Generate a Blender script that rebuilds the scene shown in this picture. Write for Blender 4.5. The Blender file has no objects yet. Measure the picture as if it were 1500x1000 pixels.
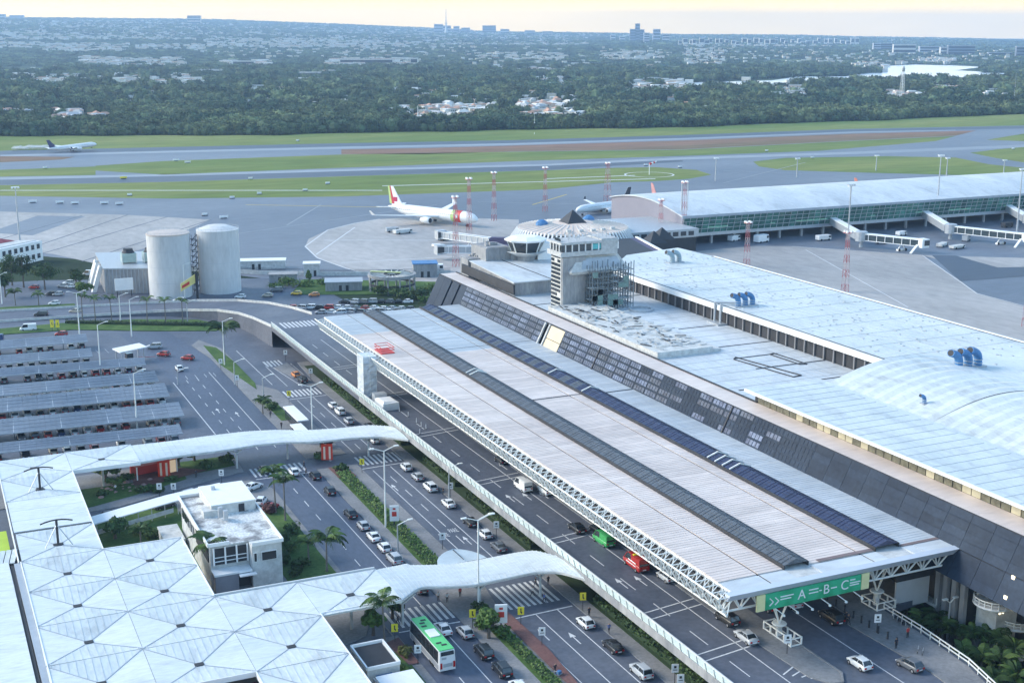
import bpy, math, random
from mathutils import Vector, Matrix
import numpy as np
SC = bpy.context.scene
COL = SC.collection
# ------------------------------------------------------------ camera, world, sun
FPX = 1906.0; PITCH = math.radians(13.4); YAW = math.radians(24.6); CAMH = 90.0
cam = bpy.data.cameras.new('camera'); co = bpy.data.objects.new('camera', cam); COL.objects.link(co)
cam.sensor_width = 36; cam.lens = 36*FPX/1500; cam.clip_start = 1; cam.clip_end = 60000
co.location = (0, 0, CAMH); co.rotation_euler = (math.pi/2-PITCH, 0, -YAW)
SC.camera = co
_fw = Vector((math.cos(PITCH)*math.sin(YAW), math.cos(PITCH)*math.cos(YAW), -math.sin(PITCH)))
_rt = Vector((math.cos(YAW), -math.sin(YAW), 0)); _up = _rt.cross(_fw)
def at(px, py, z=0.0):
    """a point of the survey sheet (1500 x 1000) taken to the level z"""
    d = _fw*FPX + _rt*(px-750) - _up*(py-500)
    t = (z-CAMH)/d.z
    return (d.x*t, d.y*t, z)
SUN_EL, SUN_AZ = math.radians(6.5), math.radians(-55)      # low sun veiled by cloud, off to the left
w = bpy.data.worlds.new('World'); SC.world = w; w.use_nodes = True
nt = w.node_tree; nt.nodes.clear()
sky = nt.nodes.new('ShaderNodeTexSky'); sky.sky_type = 'NISHITA'; sky.sun_disc = False
sky.sun_elevation = SUN_EL; sky.sun_rotation = SUN_AZ; sky.altitude = 1000
sky.air_density = 1.0; sky.dust_density = 1.3; sky.ozone_density = 1.7
bg = nt.nodes.new('ShaderNodeBackground'); bg.inputs[1].default_value = 0.15
wo = nt.nodes.new('ShaderNodeOutputWorld')
# pale cream twilight band low over the whole horizon, the same in every direction
gm_ = nt.nodes.new('ShaderNodeTexCoord'); sx_ = nt.nodes.new('ShaderNodeSeparateXYZ'); nt.links.new(gm_.outputs['Generated'], sx_.inputs[0])
cn_ = nt.nodes.new('ShaderNodeTexNoise'); cn_.inputs['Scale'].default_value = 5; cn_.inputs['Detail'].default_value = 4
cm_ = nt.nodes.new('ShaderNodeMapping'); cm_.inputs['Scale'].default_value = (1, 1, 9); nt.links.new(gm_.outputs['Generated'], cm_.inputs[0]); nt.links.new(cm_.outputs[0], cn_.inputs['Vector'])
cr_ = nt.nodes.new('ShaderNodeMapRange'); cr_.inputs[1].default_value = .35; cr_.inputs[2].default_value = .65; cr_.inputs[3].default_value = .90; cr_.inputs[4].default_value = 1.08; nt.links.new(cn_.outputs[0], cr_.inputs[0])
cc_ = nt.nodes.new('ShaderNodeVectorMath'); cc_.operation = 'SCALE'; cc_.inputs[0].default_value = (3.3, 2.2, .62); nt.links.new(cr_.outputs[0], cc_.inputs['Scale'])
er_ = nt.nodes.new('ShaderNodeMapRange'); er_.interpolation_type = 'SMOOTHSTEP'; er_.inputs[1].default_value = 0.04; er_.inputs[2].default_value = .16; er_.inputs[3].default_value = .93; er_.inputs[4].default_value = 0; nt.links.new(sx_.outputs[2], er_.inputs[0])
mx_ = nt.nodes.new('ShaderNodeMix'); mx_.data_type = 'RGBA'; nt.links.new(er_.outputs[0], mx_.inputs[0]); nt.links.new(sky.outputs[0], mx_.inputs[6]); nt.links.new(cc_.outputs[0], mx_.inputs[7])
nt.links.new(mx_.outputs[2], bg.inputs[0]); nt.links.new(bg.outputs[0], wo.inputs[0])
sl = bpy.data.lights.new('sun', 'SUN'); sl.energy = 0.8; sl.angle = math.radians(22); sl.color = (1, .93, .82)
so = bpy.data.objects.new('sun', sl); COL.objects.link(so)
sd = Vector((math.cos(math.radians(32))*math.sin(SUN_AZ), math.cos(math.radians(32))*math.cos(SUN_AZ), math.sin(math.radians(32))))
so.rotation_euler = sd.to_track_quat('Z', 'Y').to_euler(); so.location = (0, 0, 300)
vs = SC.view_settings; vs.view_transform = 'Standard'; vs.look = 'None'; vs.exposure = 2.3; vs.gamma = 1
vs.use_curve_mapping = False
# ------------------------------------------------------------ materials
MATS = {}
def mat(name, col, rough=.6, metal=0.0, var=.12, scale=.4, spec=.4, bump=0, col2=None, stretch=None, emit=0, kind=None, detail=5):
    if name in MATS: return MATS[name]
    m = bpy.data.materials.new(name); m.use_nodes = True; MATS[name] = m
    n = m.node_tree; b = n.nodes['Principled BSDF']
    b.inputs['Roughness'].default_value = rough; b.inputs['Metallic'].default_value = metal
    b.inputs['Specular IOR Level'].default_value = spec
    c = tuple(col)+(1,)
    m.diffuse_color = c
    if var > 0 or col2:
        g = n.nodes.new('ShaderNodeNewGeometry' if kind != 'obj' else 'ShaderNodeTexCoord')
        mp = n.nodes.new('ShaderNodeMapping'); n.links.new(g.outputs['Position' if kind != 'obj' else 'Object'], mp.inputs[0])
        s = stretch or (1, 1, 1); mp.inputs['Scale'].default_value = s
        t = n.nodes.new('ShaderNodeTexNoise'); t.inputs['Scale'].default_value = scale; t.inputs['Detail'].default_value = detail
        t.inputs['Roughness'].default_value = .65
        n.links.new(mp.outputs[0], t.inputs['Vector'])
        r = n.nodes.new('ShaderNodeValToRGB'); r.color_ramp.elements[0].position = .3; r.color_ramp.elements[1].position = .7
        lo = [max(0, x*(1-var)) for x in col]; hi = [min(1, x*(1+var)) for x in (col2 or col)]
        r.color_ramp.elements[0].color = tuple(lo)+(1,); r.color_ramp.elements[1].color = tuple(hi)+(1,)
        n.links.new(t.outputs[0], r.inputs[0]); n.links.new(r.outputs[0], b.inputs['Base Color'])
        if bump:
            bp = n.nodes.new('ShaderNodeBump'); bp.inputs['Strength'].default_value = bump; bp.inputs['Distance'].default_value = .05
            n.links.new(t.outputs[0], bp.inputs['Height']); n.links.new(bp.outputs[0], b.inputs['Normal'])
    else:
        b.inputs['Base Color'].default_value = c
    if emit:
        b.inputs['Emission Color'].default_value = c; b.inputs['Emission Strength'].default_value = emit
    return m
def two(name, ca, cb, sa, sb, rough=.7, spec=.4, stretch=(1, 1, 1), lo=.42, hi=.58, fine=.15, randobj=0, stain=.14, ss=.35):
    """large patches of two tones, with a second fine noise over them"""
    if name in MATS: return MATS[name]
    m = bpy.data.materials.new(name); m.use_nodes = True; MATS[name] = m; n = m.node_tree; b = n.nodes['Principled BSDF']
    b.inputs['Roughness'].default_value = rough; b.inputs['Specular IOR Level'].default_value = spec
    g = n.nodes.new('ShaderNodeNewGeometry'); mp = n.nodes.new('ShaderNodeMapping'); mp.inputs['Scale'].default_value = stretch
    n.links.new(g.outputs['Position'], mp.inputs[0])
    t = n.nodes.new('ShaderNodeTexNoise'); t.inputs['Scale'].default_value = sa; t.inputs['Detail'].default_value = 6; n.links.new(mp.outputs[0], t.inputs[0])
    r = n.nodes.new('ShaderNodeValToRGB'); r.color_ramp.elements[0].position = lo; r.color_ramp.elements[1].position = hi
    r.color_ramp.elements[0].color = tuple(ca)+(1,); r.color_ramp.elements[1].color = tuple(cb)+(1,); n.links.new(t.outputs[0], r.inputs[0])
    t2 = n.nodes.new('ShaderNodeTexNoise'); t2.inputs['Scale'].default_value = sb; t2.inputs['Detail'].default_value = 4; n.links.new(mp.outputs[0], t2.inputs[0])
    mr = n.nodes.new('ShaderNodeMapRange'); mr.inputs[1].default_value = .3; mr.inputs[2].default_value = .7
    mr.inputs[3].default_value = 1-fine; mr.inputs[4].default_value = 1+fine; n.links.new(t2.outputs[0], mr.inputs[0])
    vm = n.nodes.new('ShaderNodeVectorMath'); vm.operation = 'SCALE'; n.links.new(r.outputs[0], vm.inputs[0]); n.links.new(mr.outputs[0], vm.inputs['Scale'])
    out = vm
    if stain:
        t3 = n.nodes.new('ShaderNodeTexNoise'); t3.inputs['Scale'].default_value = ss; t3.inputs['Detail'].default_value = 9; t3.inputs['Roughness'].default_value = .7; t3.inputs['Distortion'].default_value = .6
        m4 = n.nodes.new('ShaderNodeMapping'); m4.inputs['Location'].default_value = (31, 7, 3); n.links.new(mp.outputs[0], m4.inputs[0]); n.links.new(m4.outputs[0], t3.inputs[0])
        m3 = n.nodes.new('ShaderNodeMapRange'); m3.inputs[1].default_value = .50; m3.inputs[2].default_value = .68; m3.inputs[3].default_value = 1; m3.inputs[4].default_value = 1-stain; n.links.new(t3.outputs[0], m3.inputs[0])
        v3 = n.nodes.new('ShaderNodeVectorMath'); v3.operation = 'SCALE'; n.links.new(out.outputs[0], v3.inputs[0]); n.links.new(m3.outputs[0], v3.inputs['Scale']); out = v3
        base_ = v3
    else: base_ = vm
    if randobj:
        oi = n.nodes.new('ShaderNodeObjectInfo'); m2 = n.nodes.new('ShaderNodeMapRange'); m2.inputs[3].default_value = 1-randobj; m2.inputs[4].default_value = 1+randobj
        n.links.new(oi.outputs['Random'], m2.inputs[0]); v2 = n.nodes.new('ShaderNodeVectorMath'); v2.operation = 'SCALE'
        n.links.new(base_.outputs[0], v2.inputs[0]); n.links.new(m2.outputs[0], v2.inputs['Scale']); out = v2
    n.links.new(out.outputs[0], b.inputs['Base Color'])
    return m
M_ASPH = two('road asphalt', (.060, .076, .114), (.088, .106, .150), .06, 1.6, .55, .5, (1, .35, 1), .35, .65, .14)
M_ASPH2 = two('worn lot asphalt', (.074, .089, .122), (.114, .128, .162), .09, 1.2, .6, .5, (1, 1, 1), .35, .65, .14)
M_APRON = two('apron asphalt', (.088, .105, .142), (.145, .163, .20), .012, .25, .5, .5, (.5, 1, 1), .35, .65, .12)
M_APDARK = two('dark asphalt strip', (.028, .036, .062), (.046, .056, .084), .01, .3, .5, .5, (.3, 1, 1), .35, .65, .12)
M_RUNLIGHT = two('pale shoulder', (.21, .23, .265), (.28, .30, .33), .01, .3, .5, .4, (.2, 1, 1), .35, .65, .1)
M_CONC = two('apron concrete', (.29, .275, .265), (.41, .385, .37), .02, .3, .6, .4, (1, .45, 1), .35, .65, .12)
M_PAVE = two('pavement concrete', (.19, .195, .205), (.26, .26, .265), .12, 2.2, .8, .3, (1, 1, 1), .35, .65, .14)
M_BRICKP = two('red paving', (.15, .075, .07), (.20, .11, .10), .2, 2.5, .85, .2, (1, 1, 1), .35, .65, .15)
M_GRASS = two('airfield grass', (.115, .175, .045), (.21, .235, .075), .012, .12, .95, .1, (.25, 1, 1), .35, .65, .16)
M_DRY = two('dry reddish grass', (.17, .135, .08), (.25, .15, .11), .012, .1, .95, .1, (.2, 1, 1), .35, .65, .16)
M_LAWN = two('lawn', (.055, .11, .035), (.095, .155, .05), .2, 2.0, .95, .1, (1, 1, 1), .35, .65, .2)
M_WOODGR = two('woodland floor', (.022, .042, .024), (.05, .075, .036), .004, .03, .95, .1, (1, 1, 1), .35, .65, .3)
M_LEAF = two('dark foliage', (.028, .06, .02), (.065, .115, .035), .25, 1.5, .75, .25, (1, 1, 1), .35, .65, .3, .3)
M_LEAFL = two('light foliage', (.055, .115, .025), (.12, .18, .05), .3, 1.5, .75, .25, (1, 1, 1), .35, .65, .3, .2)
M_FOREST = two('forest foliage', (.034, .066, .038), (.12, .150, .070), .010, .05, .85, .15, (1, 1, 1), .35, .65, .4, .55)
M_BARK = mat('bark', (.12, .10, .085), .9, var=.3, scale=4)
M_PALMT = mat('palm trunk', (.17, .155, .14), .9, var=.25, scale=5)
M_WHITE = mat('white paint', (.78, .79, .79), .45, var=.05, scale=.8)
M_DIRTY = mat('weathered white plaster', (.52, .53, .52), .8, var=.22, scale=.9)
M_ROOFB = two('pale metal roof', (.46, .50, .53), (.60, .63, .65), .07, .9, .45, .45, (1, .4, 1), .3, .7, .09, stain=.24, ss=.18)
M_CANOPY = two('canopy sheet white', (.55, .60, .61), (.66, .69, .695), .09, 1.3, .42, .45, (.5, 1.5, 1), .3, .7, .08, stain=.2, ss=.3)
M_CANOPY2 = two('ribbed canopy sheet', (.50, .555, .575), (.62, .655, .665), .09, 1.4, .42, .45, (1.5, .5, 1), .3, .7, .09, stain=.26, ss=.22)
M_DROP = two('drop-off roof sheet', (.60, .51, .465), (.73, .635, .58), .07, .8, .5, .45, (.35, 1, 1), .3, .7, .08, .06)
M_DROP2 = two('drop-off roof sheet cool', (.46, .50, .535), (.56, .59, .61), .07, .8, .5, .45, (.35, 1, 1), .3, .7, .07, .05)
M_GUT = mat('dark gutter', (.035, .038, .045), .7, var=.2)
M_DARK = mat('deep grey', (.03, .032, .038), .7, var=.2)
M_SKYL = mat('smoked skylight sheet', (.085, .10, .12), .5, var=.25, scale=.6, spec=.6)
M_SKYB = mat('blue skylight sheet', (.030, .038, .085), .4, var=.3, scale=.6, spec=.6)
M_FACADE = two('dark cladding', (.018, .030, .052), (.030, .045, .070), .1, 1.5, .6, .14, (1, 1, 1), .35, .65, .15, .16)
M_FPANE = two('facade pane', (.030, .042, .085), (.11, .14, .21), .5, 2.0, .35, .3, (1, 1, 1), .35, .65, .2, .5)
M_CREAM = mat('cream boards', (.62, .53, .38), .8, var=.08)
M_STEEL = mat('white steel', (.74, .75, .72), .5, var=.05)
M_GALV = mat('galvanised steel', (.42, .45, .48), .45, metal=.3, var=.12, scale=1)
M_CONCW = two('weathered concrete', (.24, .25, .265), (.36, .365, .37), .3, 1.6, .85, .3, (1, 1, .3), .35, .65, .15)
M_SILO = two('silo plaster', (.53, .54, .55), (.64, .645, .645), .12, 1.2, .75, .3, (1, 1, .25), .3, .7, .06)
M_SILOT = mat('silo lid', (.52, .46, .42), .8, var=.12)
M_GLASS = mat('dark glass', (.02, .028, .035), .08, var=0, spec=.8)
M_GGREEN = two('green glass', (.03, .10, .085), (.06, .19, .15), .08, .6, .12, .8, (1, 1, 1), .35, .65, .3, .35)
M_BARR = mat('frosted barrier panel', (.62, .74, .74), .35, var=.08)
M_LINE = mat('road paint', (.60, .61, .62), .7, var=.2, scale=2.5)
M_YEL = mat('yellow paint', (.62, .45, .05), .6, var=.1)
M_YELS = mat('sign yellow', (.80, .68, .05), .5, var=0)
M_RED = mat('red paint', (.55, .05, .04), .5, var=.1)
M_MRED = mat('mast red', (.42, .13, .14), .6, var=.15)
M_MWH = mat('mast white', (.50, .40, .41), .6, var=.1)
M_BLUE = mat('blue duct paint', (.06, .19, .40), .55, var=.3, scale=.8)
M_GREENS = two('banner green', (.02, .30, .14), (.04, .42, .22), .3, 2, .5, .4, fine=.05)
M_SOLAR = two('solar panel', (.085, .12, .17), (.165, .20, .25), .05, 1.2, .5, .3, (1, 1, 1), .35, .65, .1, .1)
M_SOLARF = mat('solar frame', (.33, .37, .42), .45, var=.1)
M_TYRE = mat('tyre', (.018, .018, .02), .9, var=0)
M_RIM = mat('rim', (.4, .41, .43), .35, metal=.6, var=0)
M_HEAD = mat('headlight glass', (.75, .76, .78), .15, var=0)
M_TAIL = mat('tail light', (.45, .02, .02), .25, var=0)
M_WATER = mat('lake water', (.62, .68, .74), .2, var=.04, scale=.01)
M_SOIL = mat('pink rock', (.34, .22, .21), .9, var=.2)
PAINT = {k: mat('car paint '+k, c, .28, var=0, spec=.6) for k, c in dict(white=(.74, .75, .75), silver=(.42, .44, .46), black=(.014, .015, .018),
    grey=(.13, .14, .155), red=(.38, .025, .02), blue=(.03, .06, .16), orange=(.62, .22, .05), green=(.05, .34, .10), yellow=(.75, .48, .05), beige=(.42, .38, .31)).items()}
# ------------------------------------------------------------ mesh helpers
class MB:
    """collects shapes in lists and links them as one mesh object"""
    def __init__(s): s.v = []; s.f = []; s.m = []; s.mats = []; s.cur = 0; s.M = None
    def mat(s, m):
        if m not in s.mats: s.mats.append(m)
        s.cur = s.mats.index(m); return s
    def add(s, vs, fs):
        k = len(s.v)
        if s.M is not None: vs = [tuple(s.M @ Vector(p)) for p in vs]
        s.v += [tuple(p) for p in vs]; s.f += [tuple(i+k for i in f) for f in fs]; s.m += [s.cur]*len(fs); return s
    def box(s, x0, y0, z0, x1, y1, z1):
        return s.add([(x0,y0,z0),(x1,y0,z0),(x1,y1,z0),(x0,y1,z0),(x0,y0,z1),(x1,y0,z1),(x1,y1,z1),(x0,y1,z1)],
                     [(0,3,2,1),(4,5,6,7),(0,1,5,4),(1,2,6,5),(2,3,7,6),(3,0,4,7)])
    def cbox(s, c, d): return s.box(c[0]-d[0]/2, c[1]-d[1]/2, c[2]-d[2]/2, c[0]+d[0]/2, c[1]+d[1]/2, c[2]+d[2]/2)
    def hexa(s, b, t):
        """bottom quad b, top quad t (both counter clockwise from above)"""
        return s.add(list(b)+list(t), [(3,2,1,0),(4,5,6,7),(0,1,5,4),(1,2,6,5),(2,3,7,6),(3,0,4,7)])
    def prism(s, poly, z0, z1):
        a = sum(poly[i][0]*poly[(i+1) % len(poly)][1]-poly[(i+1) % len(poly)][0]*poly[i][1] for i in range(len(poly)))
        if a < 0: poly = poly[::-1]
        n = len(poly)
        return s.add([(p[0], p[1], z0) for p in poly]+[(p[0], p[1], z1) for p in poly],
                     [tuple(range(n, 2*n)), tuple(range(n-1, -1, -1))]+[(i, (i+1) % n, n+(i+1) % n, n+i) for i in range(n)])
    def poly(s, pts):
        return s.add(pts, [tuple(range(len(pts)))])
    def beam(s, p, q, w, h=None, n=4):
        p, q = Vector(p), Vector(q); d = (q-p)
        if d.length < 1e-6: return s
        d.normalize(); a = d.cross(Vector((0, 0, 1)))
        if a.length < 1e-3: a = Vector((1, 0, 0))
        a.normalize(); b = a.cross(d); h = h or w
        if n == 4:
            o = [a*w/2*sx+b*h/2*sy for sx, sy in ((-1,-1),(1,-1),(1,1),(-1,1))]
        else:
            o = [a*w/2*math.cos(2*math.pi*i/n)+b*h/2*math.sin(2*math.pi*i/n) for i in range(n)]
        return s.add([p+x for x in o]+[q+x for x in o], [tuple(range(n))[::-1], tuple(range(n, 2*n))]+[(i, (i+1) % n, n+(i+1) % n, n+i) for i in range(n)])
    def lathe(s, c, prof, n=16, cap=True):
        vs, fs = [], []
        for r, z in prof:
            for i in range(n):
                a = 2*math.pi*i/n; vs.append((c[0]+r*math.cos(a), c[1]+r*math.sin(a), c[2]+z))
        for k in range(len(prof)-1):
            for i in range(n):
                j = (i+1) % n; fs.append((k*n+i, k*n+j, (k+1)*n+j, (k+1)*n+i))
        if cap:
            fs.append(tuple(range(n))[::-1]); fs.append(tuple((len(prof)-1)*n+i for i in range(n)))
        return s.add(vs, fs)
    def loft(s, rings, cap=True):
        n = len(rings[0]); vs = [p for r in rings for p in r]; fs = []
        for k in range(len(rings)-1):
            for i in range(n):
                j = (i+1) % n; fs.append((k*n+i, k*n+j, (k+1)*n+j, (k+1)*n+i))
        if cap: fs.append(tuple(range(n))[::-1]); fs.append(tuple((len(rings)-1)*n+i for i in range(n)))
        return s.add(vs, fs)
    def leaves(s, blobs, n, size, rnd, shell=.55):
        """small leaf-sized quads all through ellipsoid blobs (cx,cy,cz,rx,ry,rz)"""
        tot = sum(b[3]*b[4]+b[3]*b[5] for b in blobs)
        for b in blobs:
            k = max(3, int(n*(b[3]*b[4]+b[3]*b[5])/tot))
            for _ in range(k):
                d = Vector((rnd.gauss(0, 1), rnd.gauss(0, 1), rnd.gauss(0, 1)+.15)).normalized(); r = shell+(1.08-shell)*rnd.random()
                c = Vector((b[0]+d.x*b[3]*r, b[1]+d.y*b[4]*r, b[2]+d.z*b[5]*r))
                nn = (d+Vector((rnd.uniform(-.8, .8), rnd.uniform(-.8, .8), rnd.uniform(-.3, .9)))).normalized()
                u = nn.orthogonal().normalized(); u.rotate(Matrix.Rotation(rnd.uniform(0, 6.28), 3, nn)); v = nn.cross(u)
                q = size*rnd.uniform(.6, 1.35)
                s.add([c-u*q, c-v*q*.6+nn*q*.15, c+u*q, c+v*q*.6-nn*q*.1], [(0, 1, 2, 3)])
        return s
    def mesh(s, name):
        me = bpy.data.meshes.new(name); me.from_pydata(s.v, [], s.f)
        for m in s.mats: me.materials.append(m)
        me.polygons.foreach_set('material_index', s.m); me.update(); return me
    def build(s, name, parent=None, m=None, smooth=False, off=None, **kw):
        if m is not None and not s.mats: s.mats = [m]
        if off is not None:
            s.v = [(a-off[0], b-off[1], c-off[2]) for a, b, c in s.v]
        elif parent is not None and 'wl' in parent:      # world-coordinates parent
            l = parent.location; s.v = [(a-l.x, b-l.y, c-l.z) for a, b, c in s.v]
        me = s.mesh(name)
        if smooth: me.polygons.foreach_set('use_smooth', [True]*len(me.polygons))
        o = bpy.data.objects.new(name, me); COL.objects.link(o)
        if parent is not None: o.parent = parent
        for k, v in kw.items(): o[k] = v
        return o
def wbuild(mb, name, root, m=None, **kw):
    """build shapes given in world coordinates under a root at root.location (unrotated)"""
    l = root.location; return mb.build(name, root, m, off=(l.x, l.y, l.z), **kw)
def inst(me, name, parent, loc=(0, 0, 0), rz=0, mats=None, rot=None, scale=None):
    o = bpy.data.objects.new(name, me); COL.objects.link(o); o.parent = parent; o.location = loc
    o.rotation_euler = rot or (0, 0, rz)
    if scale: o.scale = scale
    if mats:
        o.material_slots[0].link = 'OBJECT'; o.material_slots[0].material = mats
    return o
def thing(name, label, cat, loc=(0, 0, 0), rz=0, group=None):
    o = bpy.data.objects.new(name, None); COL.objects.link(o); o.location = loc; o.rotation_euler = (0, 0, rz); o.empty_display_size = .5
    o['label'] = label; o['category'] = cat
    if group: o['group'] = group
    return o
def tag(o, label, cat, group=None):
    o['label'] = label; o['category'] = cat
    if group: o['group'] = group
    return o
def dup(root, loc, rz, label, group=None, paint=None, scale=None, minor=True, skip=()):
    r = root.copy(); COL.objects.link(r); r.location = loc; r.rotation_euler = (0, 0, rz); r['label'] = label
    if group: r['group'] = group
    if scale: r.scale = (scale,)*3 if not isinstance(scale, tuple) else scale
    for ch in root.children:
        if ch.name.split('.')[0] in skip: continue
        c = ch.copy(); COL.objects.link(c); c.parent = r
        if paint and ch.name.startswith(('body', 'boot_lid')):
            c.material_slots[0].link = 'OBJECT'; c.material_slots[0].material = PAINT[paint]
        for g in ch.children:
            d = g.copy(); COL.objects.link(d); d.parent = c
    return r
def struct(mb, name, m=None, **kw):
    o = mb.build(name, None, m, **kw); o['kind'] = 'structure'; return o
def sheet(name, pts, z, m):
    """flat sheet from (x, y) world points"""
    mb = MB(); a = sum(pts[i][0]*pts[(i+1) % len(pts)][1]-pts[(i+1) % len(pts)][0]*pts[i][1] for i in range(len(pts)))
    if a < 0: pts = pts[::-1]
    mb.poly([(p[0], p[1], z) for p in pts]); return struct(mb, name, m)
def pxs(l): return [at(x, y)[:2] for x, y in l]
def strip(top, bot):
    """outline between two survey lines"""
    return pxs(top)+pxs(bot)[::-1]
def text_mesh(s, size, m, name='lettering', depth=.02):
    c = bpy.data.curves.new(name, 'FONT'); c.body = s; c.size = size; c.extrude = depth; c.align_x = 'CENTER'; c.align_y = 'CENTER'
    o = bpy.data.objects.new(name, c); COL.objects.link(o)
    dg = bpy.context.evaluated_depsgraph_get(); me = bpy.data.meshes.new_from_object(o.evaluated_get(dg)); me.materials.clear(); me.materials.append(m)
    bpy.data.objects.remove(o); return me
R = random.Random(11)
# ------------------------------------------------------------ terrain, airfield
def ridge(az):
    """height of the skyline ridge above the airfield, by bearing from the look direction"""
    px = 750+FPX*math.tan(az)
    xs = [-700, 0, 250, 500, 700, 1000, 1250, 1500, 2200]; ys = [230, 205, 185, 140, 85, 52, 30, 8, 0]
    return float(np.interp(px, xs, ys))
def terr(x, y):
    d = math.hypot(x, y); az = math.atan2(x, y)-YAW
    if d < 2600: return 0.0
    t = min(1, max(0, (d-2600)/10400)); s = t*t*(3-2*t)
    und = 9*math.sin(x*.0011+1.3)*math.sin(y*.0009+.4)+5*math.sin(x*.0031)*math.cos(y*.0027)
    return s*ridge(az)+und*min(1, (d-2600)/2500)-(8 if d > 13500 else 0)
rad = [0, 60, 150, 300, 600, 1000, 1500, 2000, 2600, 3000, 3400, 3800, 4300, 4800, 5400, 6000, 6700, 7400, 8200, 9000, 9900, 10800, 11700, 12500, 13200, 13800, 15000, 18000]
NA = 220
vs_, fs_ = [(0, 0, -.05)], []
for r in rad[1:]:
    for i in range(NA):
        a = YAW+2*math.pi*i/NA
        vs_.append((r*math.sin(a), r*math.cos(a), (terr(r*math.sin(a), r*math.cos(a)) if abs((2*math.pi*i/NA+math.pi) % (2*math.pi)-math.pi) < 1.0 else (0 if r < 2600 else min(1, (r-2600)/10400)*60))-.05))
for i in range(NA): fs_.append((0, 1+(i+1) % NA, 1+i))
for k in range(len(rad)-2):
    for i in range(NA):
        j = (i+1) % NA; a = 1+k*NA; b = 1+(k+1)*NA; fs_.append((a+i, a+j, b+j, b+i))
g = MB(); g.add(vs_, fs_)
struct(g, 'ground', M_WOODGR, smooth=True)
# open airfield
sheet('airfield_pavement', strip([(-700, 214), (0, 204), (700, 193), (1500, 171), (2300, 150)], [(-700, 480), (0, 370), (260, 392), (640, 440), (1500, 560), (2300, 640)]), .0, M_APRON)
FE = [(-700, 214), (-300, 206), (0, 199), (350, 198), (700, 191), (1000, 186), (1250, 177), (1500, 167), (1900, 156), (2300, 146)]
sheet('airfield_grass', strip(FE, [(-700, 237), (0, 221), (500, 210), (750, 205.5), (1000, 198), (1250, 189), (1500, 184), (1900, 170), (2300, 158)]), .02, M_GRASS)
sheet('runway', strip([(-700, 237), (0, 221), (500, 210), (750, 205.5), (1000, 198), (1250, 189.5), (1500, 184.5), (2300, 158)], [(-700, 244), (0, 227), (500, 215), (750, 210), (1000, 202.5), (1250, 193), (1500, 188.5), (2300, 162)]), .02, M_APDARK)
sheet('runway_shoulder', strip([(-700, 244), (0, 227), (500, 215), (750, 210), (1000, 202.5), (1250, 193), (1400, 190)], [(-700, 247), (0, 229.5), (500, 218), (750, 212.4), (1000, 204.6), (1250, 194.6), (1400, 191.5)]), .02, M_RUNLIGHT)
sheet('dry_verge', strip([(500, 219), (620, 217), (750, 213.5), (1000, 206), (1250, 196), (1430, 191.5)], [(500, 226), (620, 226), (750, 222), (1000, 219), (1250, 206), (1400, 199)]), .02, M_DRY)
sheet('airfield_grass', strip([(140, 243), (240, 236), (500, 226.5), (750, 222.5), (1000, 219.5), (1250, 206.5), (1400, 199.5)], [(140, 250), (240, 256), (500, 246), (750, 236.5), (1000, 228.5), (1200, 221), (1370, 207)]), .02, M_GRASS)
sheet('airfield_grass', strip([(-700, 290), (0, 249), (140, 244)], [(-700, 305), (0, 259), (140, 256.5)]), .02, M_GRASS)
sheet('dry_verge', strip([(-300, 250), (0, 229), (110, 230)], [(-300, 262), (0, 238), (90, 234)]), .02, M_DRY)
sheet('taxiway_shoulder', strip([(-700, 306), (0, 260), (250, 255), (500, 248), (800, 240.5), (1000, 230.5), (1250, 222.5), (1500, 212), (1800, 204)], [(-700, 310), (0, 263.5), (250, 258), (500, 251), (800, 243), (1000, 234), (1250, 226), (1500, 216), (1800, 208)]), .02, M_RUNLIGHT)
sheet('taxiway', strip([(-700, 310), (0, 263.5), (250, 258), (500, 251), (800, 243), (1000, 234)], [(-700, 318), (0, 271), (250, 266), (500, 258), (800, 249), (1000, 237)]), .02, M_APDARK)
sheet('airfield_grass', strip([(-700, 318), (0, 271.5), (250, 266.5), (500, 258.5), (800, 249.5), (900, 246), (960, 245), (1020, 249), (1042, 256)], [(-700, 340), (0, 287), (250, 291), (500, 288), (800, 277.5), (900, 267), (960, 265.5), (1010, 262), (1042, 256)]), .02, M_GRASS)
sheet('airfield_grass', pxs([(1103, 237), (1150, 231.5), (1300, 229), (1400, 231), (1450, 241), (1520, 248), (1700, 262), (1700, 276), (1500, 259), (1300, 254), (1150, 249.5), (1112, 244)]), .02, M_GRASS)
sheet('airfield_grass', pxs([(1421, 224), (1460, 219), (1500, 215.5), (1700, 205), (1700, 250), (1500, 238), (1460, 232)]), .02, M_GRASS)
sheet('airfield_grass', pxs([(1445, 205), (1500, 196), (1700, 180), (1700, 195), (1500, 207)]), .02, M_GRASS)
# thin painted and worn lines on the field
for a, b, wd in (((0, 279), (560, 279), .35), ((560, 272.5), (960, 262), .35), ((800, 262), (930, 257), .35)):
    p, q = at(*a), at(*b); mb = MB(); mb.beam((p[0], p[1], .04), (q[0], q[1], .04), 2.2, .02); struct(mb, 'taxiway_line', M_LINE)
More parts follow.
